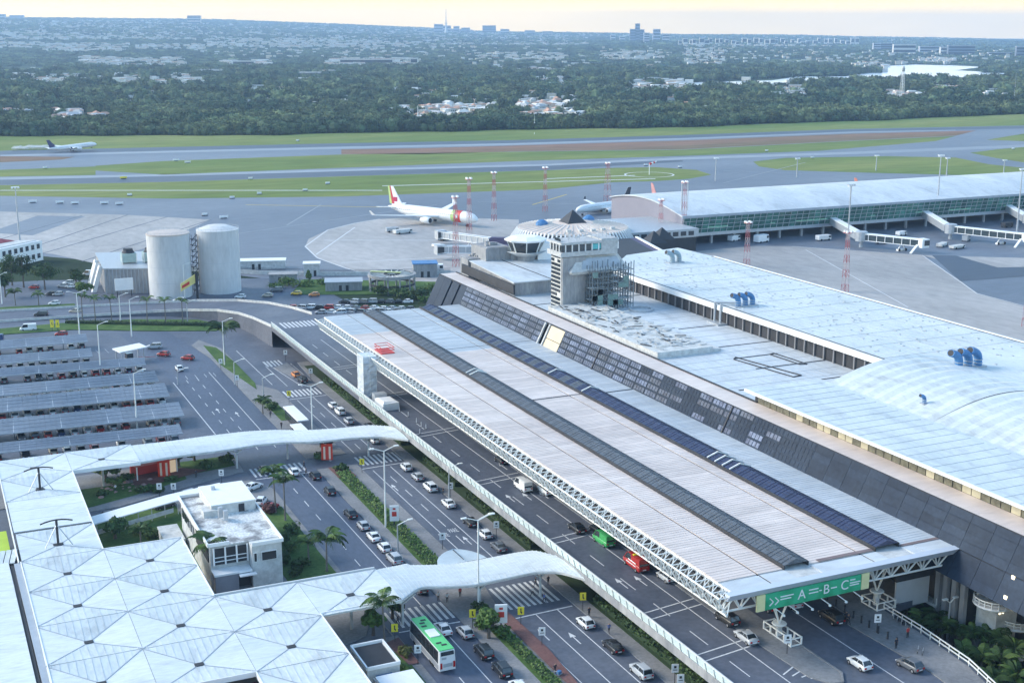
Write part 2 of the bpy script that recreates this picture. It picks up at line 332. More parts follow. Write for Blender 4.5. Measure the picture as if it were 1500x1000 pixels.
# concrete aprons, slabs cast as separate bays
def slabs(name, poly, z, m, ang, sx, sy, gap=.35, lim=300):
    """concrete bays inside a polygon, one object each up to the limit"""
    import mathutils.geometry as mg
    from mathutils import Vector as V
    pts = [V(p) for p in poly]; c = V((sum(p.x for p in pts)/len(pts), sum(p.y for p in pts)/len(pts)))
    ca, sa = math.cos(ang), math.sin(ang)
    base = sheet(name, poly, z, M_PAVE)
    return base
sheet('concrete_apron', pxs([(0, 310), (187, 315), (309, 322), (267, 340), (219, 362), (135, 385), (77, 372), (0, 366), (-300, 372), (-300, 306)]), .025, M_CONC)
sheet('asphalt_patch', pxs([(0, 335), (55, 316), (125, 317), (48, 345), (0, 342)]), .045, M_APRON)
for a, b in (((187, 315), (20, 372)), ((120, 316), (-40, 362)), ((309, 322), (120, 383)), ((245, 318), (60, 372))):
    p, q = at(*a), at(*b); mb = MB(); mb.beam((p[0], p[1], .05), (q[0], q[1], .05), .7, .02); struct(mb, 'slab_joint', M_APDARK)
cx, cy = at(640, 352)[:2]
circ = pxs([(640, 420), (560, 408), (507, 393), (465, 378), (447, 361), (452, 350), (480, 337), (520, 327), (556, 321), (640, 318), (760, 322), (760, 380), (700, 410)])
sheet('round_apron', circ, .03, M_CONC)
p0 = at(455, 372); p1 = at(512, 335)
for a, b in (((463, 373), (520, 333)), ((475, 352), (760, 352)), ((500, 385), (740, 372)), ((447, 361), (480, 337)), ((480, 337), (520, 327)), ((447, 361), (465, 378)), ((465, 378), (507, 393)), ((507, 393), (560, 408)), ((520, 327), (556, 321))):
    p, q = at(*a), at(*b); mb = MB(); mb.beam((p[0], p[1], .05), (q[0], q[1], .05), .6, .02); struct(mb, 'apron_line', M_LINE)
sheet('concrete_apron', pxs([(1108, 360), (1161, 361), (1351, 374), (1369, 387), (1407, 411), (1431, 430), (1500, 449), (1640, 480), (1640, 560), (1200, 470), (1000, 370)]), .03, M_CONC)
sheet('concrete_apron', pxs([(1351, 374), (1500, 378), (1640, 380), (1640, 395), (1500, 393), (1465, 393), (1369, 379)]), .035, M_CONC)
sheet('asphalt_patch', pxs([(1365, 374), (1400, 374.5), (1462, 392), (1500, 391), (1600, 390), (1600, 398), (1500, 405), (1407, 412)]), .05, M_APDARK)
for a, b in (((1351, 374), (1431, 430)), ((1431, 430), (1560, 464)), ((1351, 374), (1160, 361)), ((1180, 366), (1330, 450))):
    p, q = at(*a), at(*b); mb = MB(); mb.beam((p[0], p[1], .07), (q[0], q[1], .07), .35, .02); struct(mb, 'apron_line', M_LINE)
# old tyre tracks and turning lines on the apron
for k, (a, b) in enumerate((((360, 300), (640, 305)), ((420, 330), (470, 300)), ((330, 345), (640, 300)), ((860, 300), (1180, 330)), ((700, 296), (900, 300)), ((1060, 250), (1500, 268)), ((780, 300), (830, 285)), ((1180, 238), (1060, 268)))):
    p, q = at(*a), at(*b); mb = MB(); mb.beam((p[0], p[1], .03), (q[0], q[1], .03), .8, .02); struct(mb, 'taxi_guide_line', M_YEL if k % 3 == 0 else M_RUNLIGHT)
# the lake
sheet('lake', [p[:2] for p in [at(x, y) for x, y in ((960, 127), (1010, 122), (1130, 119), (1170, 113.5), (1240, 113), (1262, 108), (1292, 107), (1300, 97.5), (1340, 95.5), (1400, 97), (1440, 99), (1400, 104), (1460, 107), (1500, 109), (1500, 113), (1420, 116), (1180, 121), (1060, 126), (960, 130))]], 1.2, M_WATER)
# ------------------------------------------------------------ city side: roads, pavements, markings
sheet('city_ground', [(-120, 40), (135, 40), (135, 330), (128, 470), (40, 505), (-120, 520)], .01, M_ASPH2)
RZ = [0]
def raised(name, poly, m=M_PAVE, h=.125):
    RZ[0] += 1; mb = MB(); mb.prism(poly, .0-RZ[0]*.003, h+RZ[0]*.004); return struct(mb, name, m)
def kerb(pts, z=.0, w=.18, h=.16):
    mb = MB()
    for a, b in zip(pts, pts[1:]): mb.beam((a[0], a[1], z+h/2), (b[0], b[1], z+h/2), w, h)
    return struct(mb, 'kerb', M_PAVE)
# dark carriageways
sheet('road', [(56.8, 270), (71.2, 270), (71.2, 330), (71.2, 360), (69, 378), (66, 400), (52, 402), (56, 360)], .02, M_ASPH)
sheet('road', [(59.8, 60), (71.2, 60), (71.2, 270), (57, 270), (57, 256), (59.8, 246)], .02, M_ASPH)
sheet('road', [(78, 60), (90, 60), (90, 380), (76, 392), (76, 327), (79.6, 319), (79.8, 186), (77.5, 170)], .02, M_ASPH2)
# pavements and medians
raised('median', [(71.2, 60), (77.3, 60), (77.3, 170), (79.8, 186), (79.8, 254.2), (71.2, 254.2)])
raised('median', [(71.2, 262), (79.8, 262), (79.6, 319), (75.8, 327), (76.4, 370), (72.6, 384), (69.3, 378), (71.2, 360)])
raised('pavement', [(90.2, 60), (98, 60), (98, 345), (92, 345), (90.2, 318)])
raised('traffic_island', [(84.6, 342), (89.3, 346), (90.0, 320), (88.7, 319)])
raised('pavement', [(20, 257.5), (26, 252), (51, 258.5), (57, 262.5), (57, 271), (8, 271), (8, 257)])
raised('pavement', [(24.2, 248.4), (30, 248.8), (51, 257.6), (56.8, 259.5), (57, 262.6), (20, 262), (20, 249.5), (24, 249.3)])
raised('pavement', [(23.5, 242.5), (50, 252.6), (56.5, 253.6), (59.6, 247), (59.6, 183.5), (56, 176), (22, 160), (22, 241.8), (23, 242)])
raised('pavement', [(35.6, 60), (60.4, 60), (60.4, 174), (35.6, 174)])
for pts in ([(71.2, 60), (71.2, 254)], [(71.2, 262), (71.2, 360), (69.3, 378)], [(79.8, 186), (79.8, 254)], [(77.3, 60), (77.3, 170), (79.8, 186)], [(90.1, 60), (90.1, 345)], [(59.7, 60), (59.7, 246), (57, 253)], [(79.8, 262), (79.6, 319), (75.8, 327), (76.4, 370)]): kerb(pts)
def lawn(poly, name='lawn', m=M_LAWN, z=.14):
    RZ[0] += 1; mb = MB(); mb.prism(poly, .0-RZ[0]*.003, z+.03+RZ[0]*.003); o = mb.build(name, None, m); o['kind'] = 'structure'; return o
lawn([(73.6, 60), (76.6, 60), (76.6, 168), (74.0, 174)]); lawn([(73.4, 190), (76.8, 190), (77.0, 250), (73.7, 250)])
lawn([(72.3, 376), (71.9, 352), (74.9, 322), (76, 328), (76.2, 352), (75.2, 372)], m=M_LAWN); lawn([(73.5, 292), (76.3, 292), (76.3, 308), (73.5, 308)])
lawn([(50.4, 235), (58.6, 236), (58.9, 195), (52.5, 186), (50.4, 196)]); lawn([(49, 60), (59, 60), (59, 168), (55, 172), (49, 168)])
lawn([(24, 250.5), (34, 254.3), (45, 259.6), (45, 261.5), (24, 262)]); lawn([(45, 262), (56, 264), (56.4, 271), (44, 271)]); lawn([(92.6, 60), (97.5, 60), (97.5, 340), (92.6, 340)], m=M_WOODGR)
lawn([(24, 241.5), (40, 247.2), (40, 221), (37, 206), (24, 214)])
sheet('red_paving', [(34.5, 256.8), (41, 259.8), (50, 263), (45, 267), (34.5, 262)], .32, M_BRICKP)
sheet('red_paving', [(73.5, 254), (77.2, 254), (77.4, 246.5), (73.6, 247)], .32, M_BRICKP); sheet('red_paving', [(77, 172), (79, 178), (79.3, 160), (77, 130)], .33, M_BRICKP)
sheet('red_paving', [(57.8, 172), (60.2, 173), (60.2, 164), (58.6, 164)], .31, M_BRICKP)
# street in front of the white house
sheet('road', [(14, 242.4), (24.2, 242.6), (50, 252.8), (57.2, 253.8), (57.4, 259.4), (51, 257.4), (30, 248.6), (14, 248.2)], .03, M_ASPH2)
# ramp up to the departures deck, curving in from the left, and the deck itself
near = [(-20, 437, 0), (20, 435, 0), (45, 431, .3), (66, 425, 1.0), (76, 418, 2.0), (83.5, 408, 3.2), (87.6, 396, 4.2), (89.2, 384, 5.0), (90.4, 366, 6.0)]
far = [(-20, 456, 0), (21, 452, 0), (45, 447, .3), (68, 440, 1.0), (82, 432, 2.0), (93, 421, 3.2), (100, 408, 4.2), (104, 394, 5.0), (106, 378, 6.0)]
rb = MB()
for i in range(len(near)-1):
    a, b, c, d = near[i], near[i+1], far[i+1], far[i]
    rb.add([(a[0], a[1], -.3), (b[0], b[1], -.3), (c[0], c[1], -.3), (d[0], d[1], -.3), (a[0], a[1], a[2]+.03), (b[0], b[1], b[2]+.03), (c[0], c[1], c[2]+.03), (d[0], d[1], d[2]+.03)], [(4, 5, 6, 7), (0, 1, 5, 4), (2, 3, 7, 6)])
struct(rb, 'ramp_road', M_ASPH2)
for side, nm in ((near, 0), (far, 1)):
    mb = MB()
    for a, b in zip(side, side[1:]): mb.beam((a[0], a[1], a[2]+.4), (b[0], b[1], b[2]+.4), .25, .8)
    struct(mb, 'ramp_parapet', M_DIRTY)
DZ = 6.0
mb = MB(); mb.prism([(90.6, 40), (100, 40), (118, 92), (121.5, 112), (124.2, 121), (125.3, 132), (125.6, 140.2), (134, 141.6), (133, 340), (131, 372), (106, 378), (90.4, 366)], DZ-1.1, DZ); struct(mb, 'viaduct_deck', M_ASPH2)
mb = MB(); mb.box(98.5, 40, 0, 99, 345, DZ-1.1); struct(mb, 'viaduct_wall', M_CONCW)
for k in range(18):
    mb = MB(); y = 75+k*15; mb.box(95.6, y-.5, 0, 96.6, y+.5, DZ-1.1); o = mb.build('viaduct_column', None, M_CONCW); tag(o, 'concrete column holding up the edge of the departures viaduct', 'column', 'columns under the viaduct edge')
# kerbside pavement on the deck, bollards later
mb = MB(); mb.prism([(117.2, 138.6), (118.0, 122.5), (116.6, 108), (112, 92), (117.6, 92), (121, 112), (123.7, 121), (124.8, 132), (125.1, 140.6), (133.5, 141.9), (132.6, 345), (119.2, 345), (119.2, 141)], DZ, DZ+.14); struct(mb, 'deck_pavement', M_PAVE)
mb = MB(); mb.prism([(102.6, 329), (106.8, 329), (106.9, 127), (105.4, 124.8), (103.6, 125.4), (102.2, 128), (101.6, 141)], DZ, DZ+.14); struct(mb, 'deck_island', M_PAVE)
kerb([(106.9, 141), (106.9, 127), (105.4, 124.8), (103.6, 125.4)], DZ+.1, .3, .14)
# painted markings: each kind of mark a thin slab
def dash(x0, y0, x1, y1, z=.02, w=.16, m=M_LINE):
    mb = MB(); mb.beam((x0, y0, z+.012), (x1, y1, z+.012), w, .012); return mb.build('lane_dash', None, m, kind='structure')
MK = MB()
def ln(x0, y0, x1, y1, z=.03, w=.15): MK.mat(M_LINE).beam((x0, y0, z+.01), (x1, y1, z+.01), w, .012)
def dashes(x, y0, y1, step, L, z=.03, w=.15):
    y = y0
    while y < y1: ln(x, y, x, min(y+L, y1), z, w); y += step
# road A
ln(67.2, 273, 67.4, 345); ln(67.6, 60, 67.5, 254); dashes(63.2, 273, 345, 8, 3.2); dashes(63.6, 186, 254, 8, 3.2); ln(64, 60, 64, 158); dashes(60.2, 280, 340, 8, 3); ln(57.0, 288, 56.6, 338, w=.22)
for k in range(5): dashes(58.3+k*2.5, 340, 356, 50, 3.5, w=.12)
# road B
ln(81.8, 262, 81.8, 308, w=.14); ln(81.8, 186, 81.8, 249); ln(86.2, 262, 86.2, 309); ln(86.0, 186, 86.0, 250); dashes(83.9, 264, 308, 9, 4); dashes(83.9, 186, 248, 9, 4)
ln(82.8, 60, 82.9, 172); ln(86.6, 60, 86.8, 172); ln(79.0, 60, 79.2, 168, w=.12)
ln(79.8, 325, 79.8, 366); ln(83, 322, 83, 345); ln(86.5, 320, 83.8, 350)
# deck lanes
ln(99.1, 60, 99.0, 345, DZ+.01); ln(102.3, 145, 102.3, 330, DZ+.01, .12); ln(112.6, 60, 112.8, 146, DZ+.01); ln(91.8, 60, 91.8, 345, DZ+.01, .12)
dashes(95.2, 60, 345, 10.2, 4.8, DZ+.01)
for y in (137.6, 139.6, 152, 154.2, 184, 186, 216, 218, 249, 251, 281, 283, 311, 313): ln(91.8, y, 101.8, y+1.4, DZ+.01, .25)
for k in range(7): ln(99.6+k*.9, 130-k*.8, 102.6+k*.3, 131.5-k*1.4, DZ+.01, .22)
# crosswalks: wide stripes
def zebra(x0, x1, y0, y1, z=.03, step=1.05, w=.48, dy=0):
    x = x0
    while x < x1: ln(x, y0, x, y1, z, w); x += step
zebra(58.4, 69.8, 255, 260.6); zebra(81.0, 89.4, 252.8, 259); zebra(80.6, 89.4, 311.3, 317.5); zebra(61.2, 71, 176.3, 182.6); zebra(80.2, 89.6, 175.2, 184)
zebra(83.6, 88.6, 344, 350); zebra(94, 104, 363, 370.5, DZ+.01, 1.2, .6)
ln(58, 253.6, 70, 253.4, .03, .3); ln(79.9, 250.8, 89.8, 251.2, .03, .3); ln(79.9, 309.4, 89.8, 309.6, .03, .3); ln(61, 175, 71, 174.6, .03, .3); ln(79.4, 172, 89.6, 172.4, .03, .3)
# lane arrows
def arrow(x, y, z, L=4.2, s=1):
    MK.mat(M_LINE).beam((x, y, z+.01), (x, y+L*.6*s, z+.01), .18, .012)
    MK.add([(x-.5, y+L*.6*s, z+.016), (x+.5, y+L*.6*s, z+.016), (x, y+L*s, z+.016)], [(0, 1, 2) if s > 0 else (2, 1, 0)])
for x, y in ((94.4, 205), (97.6, 204.5), (100.8, 204), (94.4, 163), (97.6, 162.6), (100.6, 222)): arrow(x, y, DZ+.01)
for x, y in ((82.6, 196), (84.9, 203), (82.4, 235), (80.9, 163), (84.7, 160)): arrow(x, y, .03)
for x, y in ((61.7, 305), (65.3, 300)): arrow(x, y, .03)
# car park bays painted at the aisles
for k in range(13): ln(22+k*2.6, 384, 22.4+k*2.6, 379, .03, .1)
for k in range(6): ln(28+k*2.5, 243.9+k*.95, 27.2+k*2.5, 246.4+k*.95, .04, .1)
struct(MK, 'road_markings')
me = text_mesh('SÓ ÔNIBUS', 2.0, M_LINE, depth=.004)
o = bpy.data.objects.new('road_lettering', me); COL.objects.link(o); o['kind'] = 'structure'; o.location = (83.6, 279.5, .045); o.scale = (.42, 1.0, 1)
me = text_mesh('PARE', 2.4, M_LINE, depth=.004)
for x, y in ((81.9, 214), (84.3, 215.5)):
    o = bpy.data.objects.new('road_lettering', me); COL.objects.link(o); o['kind'] = 'structure'; o.location = (x+.1, y-5, .045); o.scale = (.33, 1.1, 1)
# ------------------------------------------------------------ viaduct glass barrier
root = thing('viaduct_barrier', 'long pale barrier of frosted panels and handrail along the viaduct edge', 'barrier', (90.8, 45, DZ))
mb = MB(); mb.box(90.45, 45, DZ-1.1, 91.05, 366, DZ+.2); wbuild(mb, 'parapet', root, M_CONCW)
mb = MB(); mb.beam((90.3, 45, DZ+1.6), (90.3, 366, DZ+1.6), .12); mb.beam((91.0, 45, DZ+1.1), (91.0, 366, DZ+1.1), .08); wbuild(mb, 'handrail', root, M_STEEL)
pm = MB().hexa([(.0, .06, 0), (.08, .06, 0), (.08, 2.06, 0), (.0, 2.06, 0)], [(-.32, .06, 1.3), (-.24, .06, 1.3), (-.24, 2.06, 1.3), (-.32, 2.06, 1.3)]); pm.mats = [M_BARR]; pm = pm.mesh('barrier_panel')
po = MB().hexa([(.0, -.04, -.2), (.12, -.04, -.2), (.12, .04, -.2), (.0, .04, -.2)], [(-.36, -.04, 1.45), (-.26, -.04, 1.45), (-.26, .04, 1.45), (-.36, .04, 1.45)]); po.mats = [M_STEEL]; po = po.mesh('post')
y = 45
while y < 364:
    inst(pm, 'panel', root, (-.18, y-45, .15)); inst(po, 'post', root, (-.28, y-45-.0, .1)); y += 2.14
# ------------------------------------------------------------ drop-off roof
X0, X1, Y0, Y1, ZR = 95.5, 134.4, 136.6, 329.0, 16.0
root = thing('drop_off_canopy', 'huge pinkish white ribbed roof with two dark skylight strips over the departures road', 'canopy roof', (X0, Y0, DZ))
mb = MB(); mb.box(X0+.1, Y0+.1, ZR-.7, X1-.05, Y1, ZR-.12); wbuild(mb, 'deck', root, M_DIRTY)
bands = [(95.5, 101.85, 0), (102.15, 106.3, 0), (110.8, 119.75, 1), (120.05, 122.5, 1), (127.2, 129.0, 2), (129.1, 134.4, 2)]
N = 48; W = (Y1-Y0-3.6)/N; pan = {}
for bi, (a, b, t) in enumerate(bands):
    for m in (M_DROP, M_DROP2):
        q = MB(); q.box(0, .03, -.12, b-a, W-.03, .03)
        for r in range(1, 5): q.beam((0, r*W/5, .045), (b-a, r*W/5, .045), .08, .055)
        q.mats = [m]; pan[bi, m] = q.mesh('roof_panel')
    for k in range(N):
        y = Y0+3.6+k*W
        if t >= 1 and 232 < y < 235 and False: continue
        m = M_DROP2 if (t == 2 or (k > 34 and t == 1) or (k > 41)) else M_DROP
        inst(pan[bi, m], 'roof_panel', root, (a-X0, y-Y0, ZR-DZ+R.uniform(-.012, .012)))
mb = MB()
for a, b, t in bands: mb.box(a, Y0+.05, ZR-.12, b, Y0+3.1, ZR+.02)
wbuild(mb, 'end_flashing', root, M_DROP2)
mb = MB()
for a, b in ((101.86, 102.14), (119.76, 120.04)): mb.box(a, Y0+.2, ZR-.5, b, Y1, ZR-.06)
for a, b, y, wd in ((110.9, 122.4, 232.8, .5), (127.3, 134.3, 231.6, .5), (107, 122.4, 281.2, .15), (127.3, 134.3, 281.2, .2)): mb.box(a, y, ZR+.04, b, y+wd, ZR+.075)
wbuild(mb, 'gutter', root, M_GUT)
mb = MB(); mb.box(112.6, 140.1, ZR+.04, 122.4, 140.9, ZR+.11); mb.box(127.3, 139.6, ZR+.04, 134.3, 140.3, ZR+.11); wbuild(mb, 'expansion_cover', root, mat('brown flashing', (.20, .15, .145), .7))
# skylights: raised strips of separate sheets
for nm, (xa, xb, ms) in {'a': (106.4, 110.7, M_SKYL), 'b': (122.6, 127.1, M_SKYB)}.items():
    cur = MB(); cur.box(xa, Y0+3.4, ZR-.1, xa+.15, Y1, ZR+.55); cur.box(xb-.15, Y0+3.4, ZR-.1, xb, Y1, ZR+.55); wbuild(cur, 'skylight_kerb', root, M_GUT)
    q = MB(); ww = xb-xa-.3; hh = 2.55
    q.add([(0, 0, 0), (ww*.5, 0, .75), (ww, 0, 0), (ww, hh, 0), (ww*.5, hh, .75), (0, hh, 0)], [(0, 1, 4, 5), (1, 2, 3, 4), (0, 2, 1), (5, 4, 3)])
    for i in (.33, .66): q.beam((0, hh*i, .04), (ww*.5, hh*i, .79), .06, .06); q.beam((ww*.5, hh*i, .79), (ww, hh*i, .04), .06, .06)
    for i in (.2, .35): q.beam((ww*i, 0, 1.5*i+.03), (ww*i, hh, 1.5*i+.03), .06, .06); q.beam((ww*(1-i), 0, 1.5*i+.03), (ww*(1-i), hh, 1.5*i+.03), .06, .06)
    q.mats = [ms]; sm = q.mesh('skylight_sheet')
    q2 = MB(); q2.v, q2.f, q2.m = list(q.v), list(q.f), list(q.m); q2.mats = [M_SKYL if ms is M_SKYB else M_SOLAR]; sm2 = q2.mesh('skylight_sheet')
    y = Y0+3.5; k = 0
    while y < Y1-2.6:
        if nm == 'b' and y > 232 and k % 5 != 1: mm = sm2 if k % 2 else sm
        else: mm = sm
        inst(mm, 'skylight_sheet', root, (xa+.15-X0, y-Y0, ZR-DZ+.52)); y += 2.6; k += 1
    if nm == 'b':
        mb = MB()
        for yy in (178, 180.3, 182.6, 185, 233, 249): mb.beam((xa+.1, yy, ZR+.7), ((xa+xb)/2, yy, ZR+1.45), .22); mb.beam(((xa+xb)/2, yy, ZR+1.45), (xb-.1, yy, ZR+.7), .22)
        wbuild(mb, 'skylight_frame', root, M_STEEL)
    else:
        mb = MB()
        for yy in (255, 257): mb.beam((xa+.1, yy, ZR+.7), ((xa+xb)/2, yy, ZR+1.45), .22); mb.beam(((xa+xb)/2, yy, ZR+1.45), (xb-.1, yy, ZR+.7), .22)
        wbuild(mb, 'skylight_frame', root, M_STEEL)
# end fascia
mb = MB(); mb.hexa([(X0-1.2, Y0-.5, ZR-1.0), (X1+1.6, Y0-.5, ZR-1.0), (X1+1.6, Y0+.1, ZR-.9), (X0-1.2, Y0+.1, ZR-.9)], [(X0-1.2, Y0-1.2, ZR+.05), (X1+1.6, Y0-1.2, ZR+.05), (X1+1.6, Y0+.05, ZR+.12), (X0-1.2, Y0+.05, ZR+.12)])
wbuild(mb, 'fascia', root, mat('pale blue fascia', (.50, .55, .62), .45, var=.06, scale=.3))
# edge truss of white tubes: two top chords, one bottom chord, zigzag webs
def truss(root, p, q, up, out, depth, wid, n, r=.16):
    """truss between p and q: bottom chord on p-q, two top chords offset by out"""
    p, q, out = Vector(p), Vector(q), Vector(out); top = Vector((0, 0, depth)); a0, a1 = p+top-out*wid/2, q+top-out*wid/2; b0, b1 = p+top+out*wid/2, q+top+out*wid/2
    for c0, c1 in ((p, q), (a0, a1), (b0, b1)):
        mb = MB(); mb.beam(c0, c1, r*1.7, n=6); wbuild(mb, 'chord', root, M_STEEL)
    mb = MB()
    for i in range(n):
        s, t, u = i/n, (i+.5)/n, (i+1)/n
        for x0, x1 in ((a0, a1), (b0, b1)):
            mb.beam(p.lerp(q, s), x0.lerp(x1, t), r); mb.beam(x0.lerp(x1, t), p.lerp(q, u), r)
        mb.beam(a0.lerp(a1, s), b0.lerp(b1, s), r*.7); mb.beam(a0.lerp(a1, s), b0.lerp(b1, u), r*.6)
    return wbuild(mb, 'web', root, M_STEEL)
truss(root, (94.3, Y0-.6, 12.9), (94.3, Y1, 12.9), 1, (1, 0, 0), 2.75, 2.6, 92, .17)
truss(root, (94.3, Y0+.6, 13.0), (X1+.6, Y0+.6, 13.0), 1, (0, 1, 0), 2.4, 1.6, 14, .19)
# supports: V struts on bowls
def vstruts(c, zt, top, spread=2.6, label=''):
    q = MB()
    for dx, dy in ((-1, -.3), (-.35, .5), (.35, -.5), (1, .3)): q.beam((c[0], c[1], c[2]), (c[0]+dx*spread, c[1]+dy*spread, zt), .24, n=6)
    wbuild(q, 'strut', root, M_STEEL)
    q = MB(); q.lathe(c, [(.2, -.5), (.7, -.35), (1.1, 0), (1.0, .12)], 12); wbuild(q, 'bowl', root, M_STEEL)
vstruts((106.0, 139.9, 7.9), 13, 0); vstruts((125.4, 142.2, 8.3), 13, 0); vstruts((136.0, 136.9, 10.9), 13.4, 0, 2.0)
for x, y, za, w_ in ((106, 139.9, DZ, .5), (125.4, 142.2, DZ, .5)):
    mb = MB(); mb.lathe((x, y, za), [(.5, 0), (.42, 1.9)], 10); wbuild(mb, 'column', root, M_DIRTY)
mb = MB(); mb.box(135.6, 136.3, 0, 136.5, 137.4, 10.6); wbuild(mb, 'column', root, M_CONCW)
for k in range(9):
    mb = MB(); mb.beam((106.0, 158+k*20, DZ), (106.0, 158+k*20, ZR-.8), .5, n=8); mb.beam((125.4, 158+k*20, DZ), (125.4, 158+k*20, ZR-.8), .5, n=8); wbuild(mb, 'column', root, M_DIRTY)
# guarded platforms around the two bowls
for (x, y, lx, ly, nm) in ((106.1, 139.2, 1.8, 6.4, 'long white railed guard cage around the left canopy support'), (125.6, 141.9, 3.4, 3.4, 'white railed guard cage around the right canopy support')):
    t = thing('guard_cage', nm, 'railing', (x, y, DZ))
    mb = MB()
    for z in (.25, 1.3):
        for a, b in (((-lx/2, -ly/2), (lx/2, -ly/2)), ((lx/2, -ly/2), (lx/2, ly/2)), ((lx/2, ly/2), (-lx/2, ly/2)), ((-lx/2, ly/2), (-lx/2, -ly/2))): mb.beam((a[0], a[1], z), (b[0], b[1], z), .16)
    mb.build('rail', t, M_STEEL)
    q = MB().box(-.1, -.1, 0, .1, .1, 1.4); q.mats = [M_STEEL]; q = q.mesh('post')
    n = max(2, int(ly/1.5))
    for i in range(n+1):
        for s in (-1, 1): inst(q, 'post', t, (s*lx/2, -ly/2+ly*i/n, 0))
# green direction banner hung under the end truss
bn = thing('direction_banner', 'long green overhead banner lettered A B C with pale yellow end boards', 'sign', (108, Y0-.75, 13.0))
mb = MB(); mb.box(100.3, Y0-.9, 12.75, 116.7, Y0-.72, 15.1); wbuild(mb, 'board', bn, M_GREENS)
for x in (98.9, 116.75):
    mb = MB(); mb.box(x, Y0-.95, 12.75, x+1.35, Y0-.7, 15.1); wbuild(mb, 'end_board', bn, mat('pale yellow board', (.72, .68, .36), .6, var=.1))
for ch, x in (('A', 106.4), ('B', 110.6), ('C', 113.8)):
    me = text_mesh(ch, 2.0, M_WHITE); o = inst(me, 'letter', bn, (x-108, -.17, .95), rot=(math.pi/2, 0, 0))
mb = MB()
for x0, x1, z in ((102.8, 105, 14.3), (102.8, 104.6, 13.9), (107.6, 109.2, 14.4), (107.6, 109.2, 13.9), (109.4, 109.8, 14.0), (111.4, 112.4, 14.0), (114.7, 115.6, 14.6), (114.7, 116.5, 14.15), (114.7, 116.3, 13.8)): mb.box(x0, Y0-.95, z-.08, x1, Y0-.9, z+.08)
for x in (101.0, 101.9): mb.beam((x, Y0-.93, 14.4), (x+.6, Y0-.93, 13.8), .14); mb.beam((x, Y0-.93, 13.3), (x+.6, Y0-.93, 13.8), .14)
wbuild(mb, 'lettering', bn, M_WHITE)
for k, x in enumerate((102, 104.3, 106.8, 109.8, 112.6, 115.4)):
    q = MB(); q.beam((0, 0, 0), (.5, -1.5, -.5), .1); q.lathe((.5, -1.5, -.7), [(.22, 0), (.16, .25)], 8); q.build('floodlight', bn, M_STEEL).location = (x-108, 0, -.25)
# red work platform on the roof edge, wrapped lift tower and plant at its foot
t = thing('work_platform', 'red scaffold work platform standing on the roof edge by the wrapped tower', 'scaffold', (96.8, 285.5, ZR))
mb = MB()
for z in (.2, .9, 1.5):
    for y in (-2.6, 2.6): mb.beam((-1, y, z), (2.2, y, z), .12)
    for x in (-1, 2.2): mb.beam((x, -2.6, z), (x, 2.6, z), .12)
mb.build('rail', t, M_RED); mb = MB(); mb.box(-1, -2.6, .05, 2.2, 2.6, .2); mb.build('platform', t, M_RED)
t = thing('wrapped_tower', 'tall scaffold tower wrapped in translucent white sheet beside the canopy edge', 'scaffold', (92.6, 284.5, DZ))
fr = MB()
for x in (-1.6, 0, 1.6):
    for y in (-2.2, 0, 2.2): fr.beam((x, y, 0), (x, y, 10.6), .12)
for z in range(0, 11, 2):
    for s in (-1.6, 1.6): fr.beam((s, -2.2, z), (s, 2.2, z), .1)
    for s in (-2.2, 2.2): fr.beam((-1.6, s, z), (1.6, s, z), .1)
fr.build('frame', t, M_STEEL)
wr = MB(); wr.mats = [mat('plastic wrap', (.55, .60, .65), .35, var=.25, scale=.7)]
n = 10; rings = []
for z in range(0, 21):
    rr = []
    for i in range(16):
        a = 2*math.pi*i/16; k = 1/max(abs(math.cos(a)), abs(math.sin(a))); j = .94+.1*R.random()
        rr.append((1.65*k*math.cos(a)*j, 2.25*k*math.sin(a)*j, z*.5))
    rings.append(rr)
wr.loft(rings); wr.build('sheeting', t)
t = thing('wrapped_plant', 'white sheeted box-shaped plant and barrier at the foot of the wrapped tower', 'equipment', (93.6, 273.5, DZ))
mb = MB(); mb.loft([[(-2, -3, 0), (2, -3, 0), (2.1, 3, 0), (-2, 3.1, 0)], [(-1.9, -3, 1.6), (1.9, -3, 1.7), (2, 3, 1.3), (-1.9, 3, 1.5)], [(-1.5, -2.4, 2.0), (1.2, -2.2, 1.9), (1.6, 2.6, 1.7), (-1.4, 2.4, 1.8)]]); mb.build('cover', t, M_WHITE)
mb = MB(); mb.cbox((-.2, 4.6, 1.1), (3, 2.2, 2.2)); mb.cbox((.8, 6.6, .6), (1.6, 1.2, 1.2)); mb.build('cabinet', t, M_GALV)
# ------------------------------------------------------------ terminal
T = thing('passenger_terminal', 'long terminal with dark sloping panelled facade and wide pale flat roofs', 'terminal building', (170, 230, 0))
def tb(name, mb, m=None, **kw): return wbuild(mb, name, T, m, **kw)
mb = MB(); mb.box(142, 60, 0, 213, 322, 20.2); mb.box(142, 322, 0, 205, 338, 20.2); tb('wall', mb, M_CONCW)
YF = 350
def fac(y, s):
    """point on the sloping facade; s = 0 at its foot, 1 at its top edge"""
    return (132.5+(136.9-132.5)*s, y, 12.0+(20.9-12.0)*s)
mb = MB(); mb.hexa([(133, 60, 11.9), (142, 60, 11.9), (142, YF, 11.9), (133, YF, 11.9)], [(137.2, 60, 20.7), (142, 60, 20.7), (142, YF, 20.7), (137.2, YF, 20.7)]); tb('facade_core', mb, M_DARK)
mb = MB(); mb.box(136.2, 134.6, 0, 142, 340, 11.9); mb.box(141.6, 60, 0, 142.4, 134.6, 11.9); tb('lower_wall', mb, M_DARK)
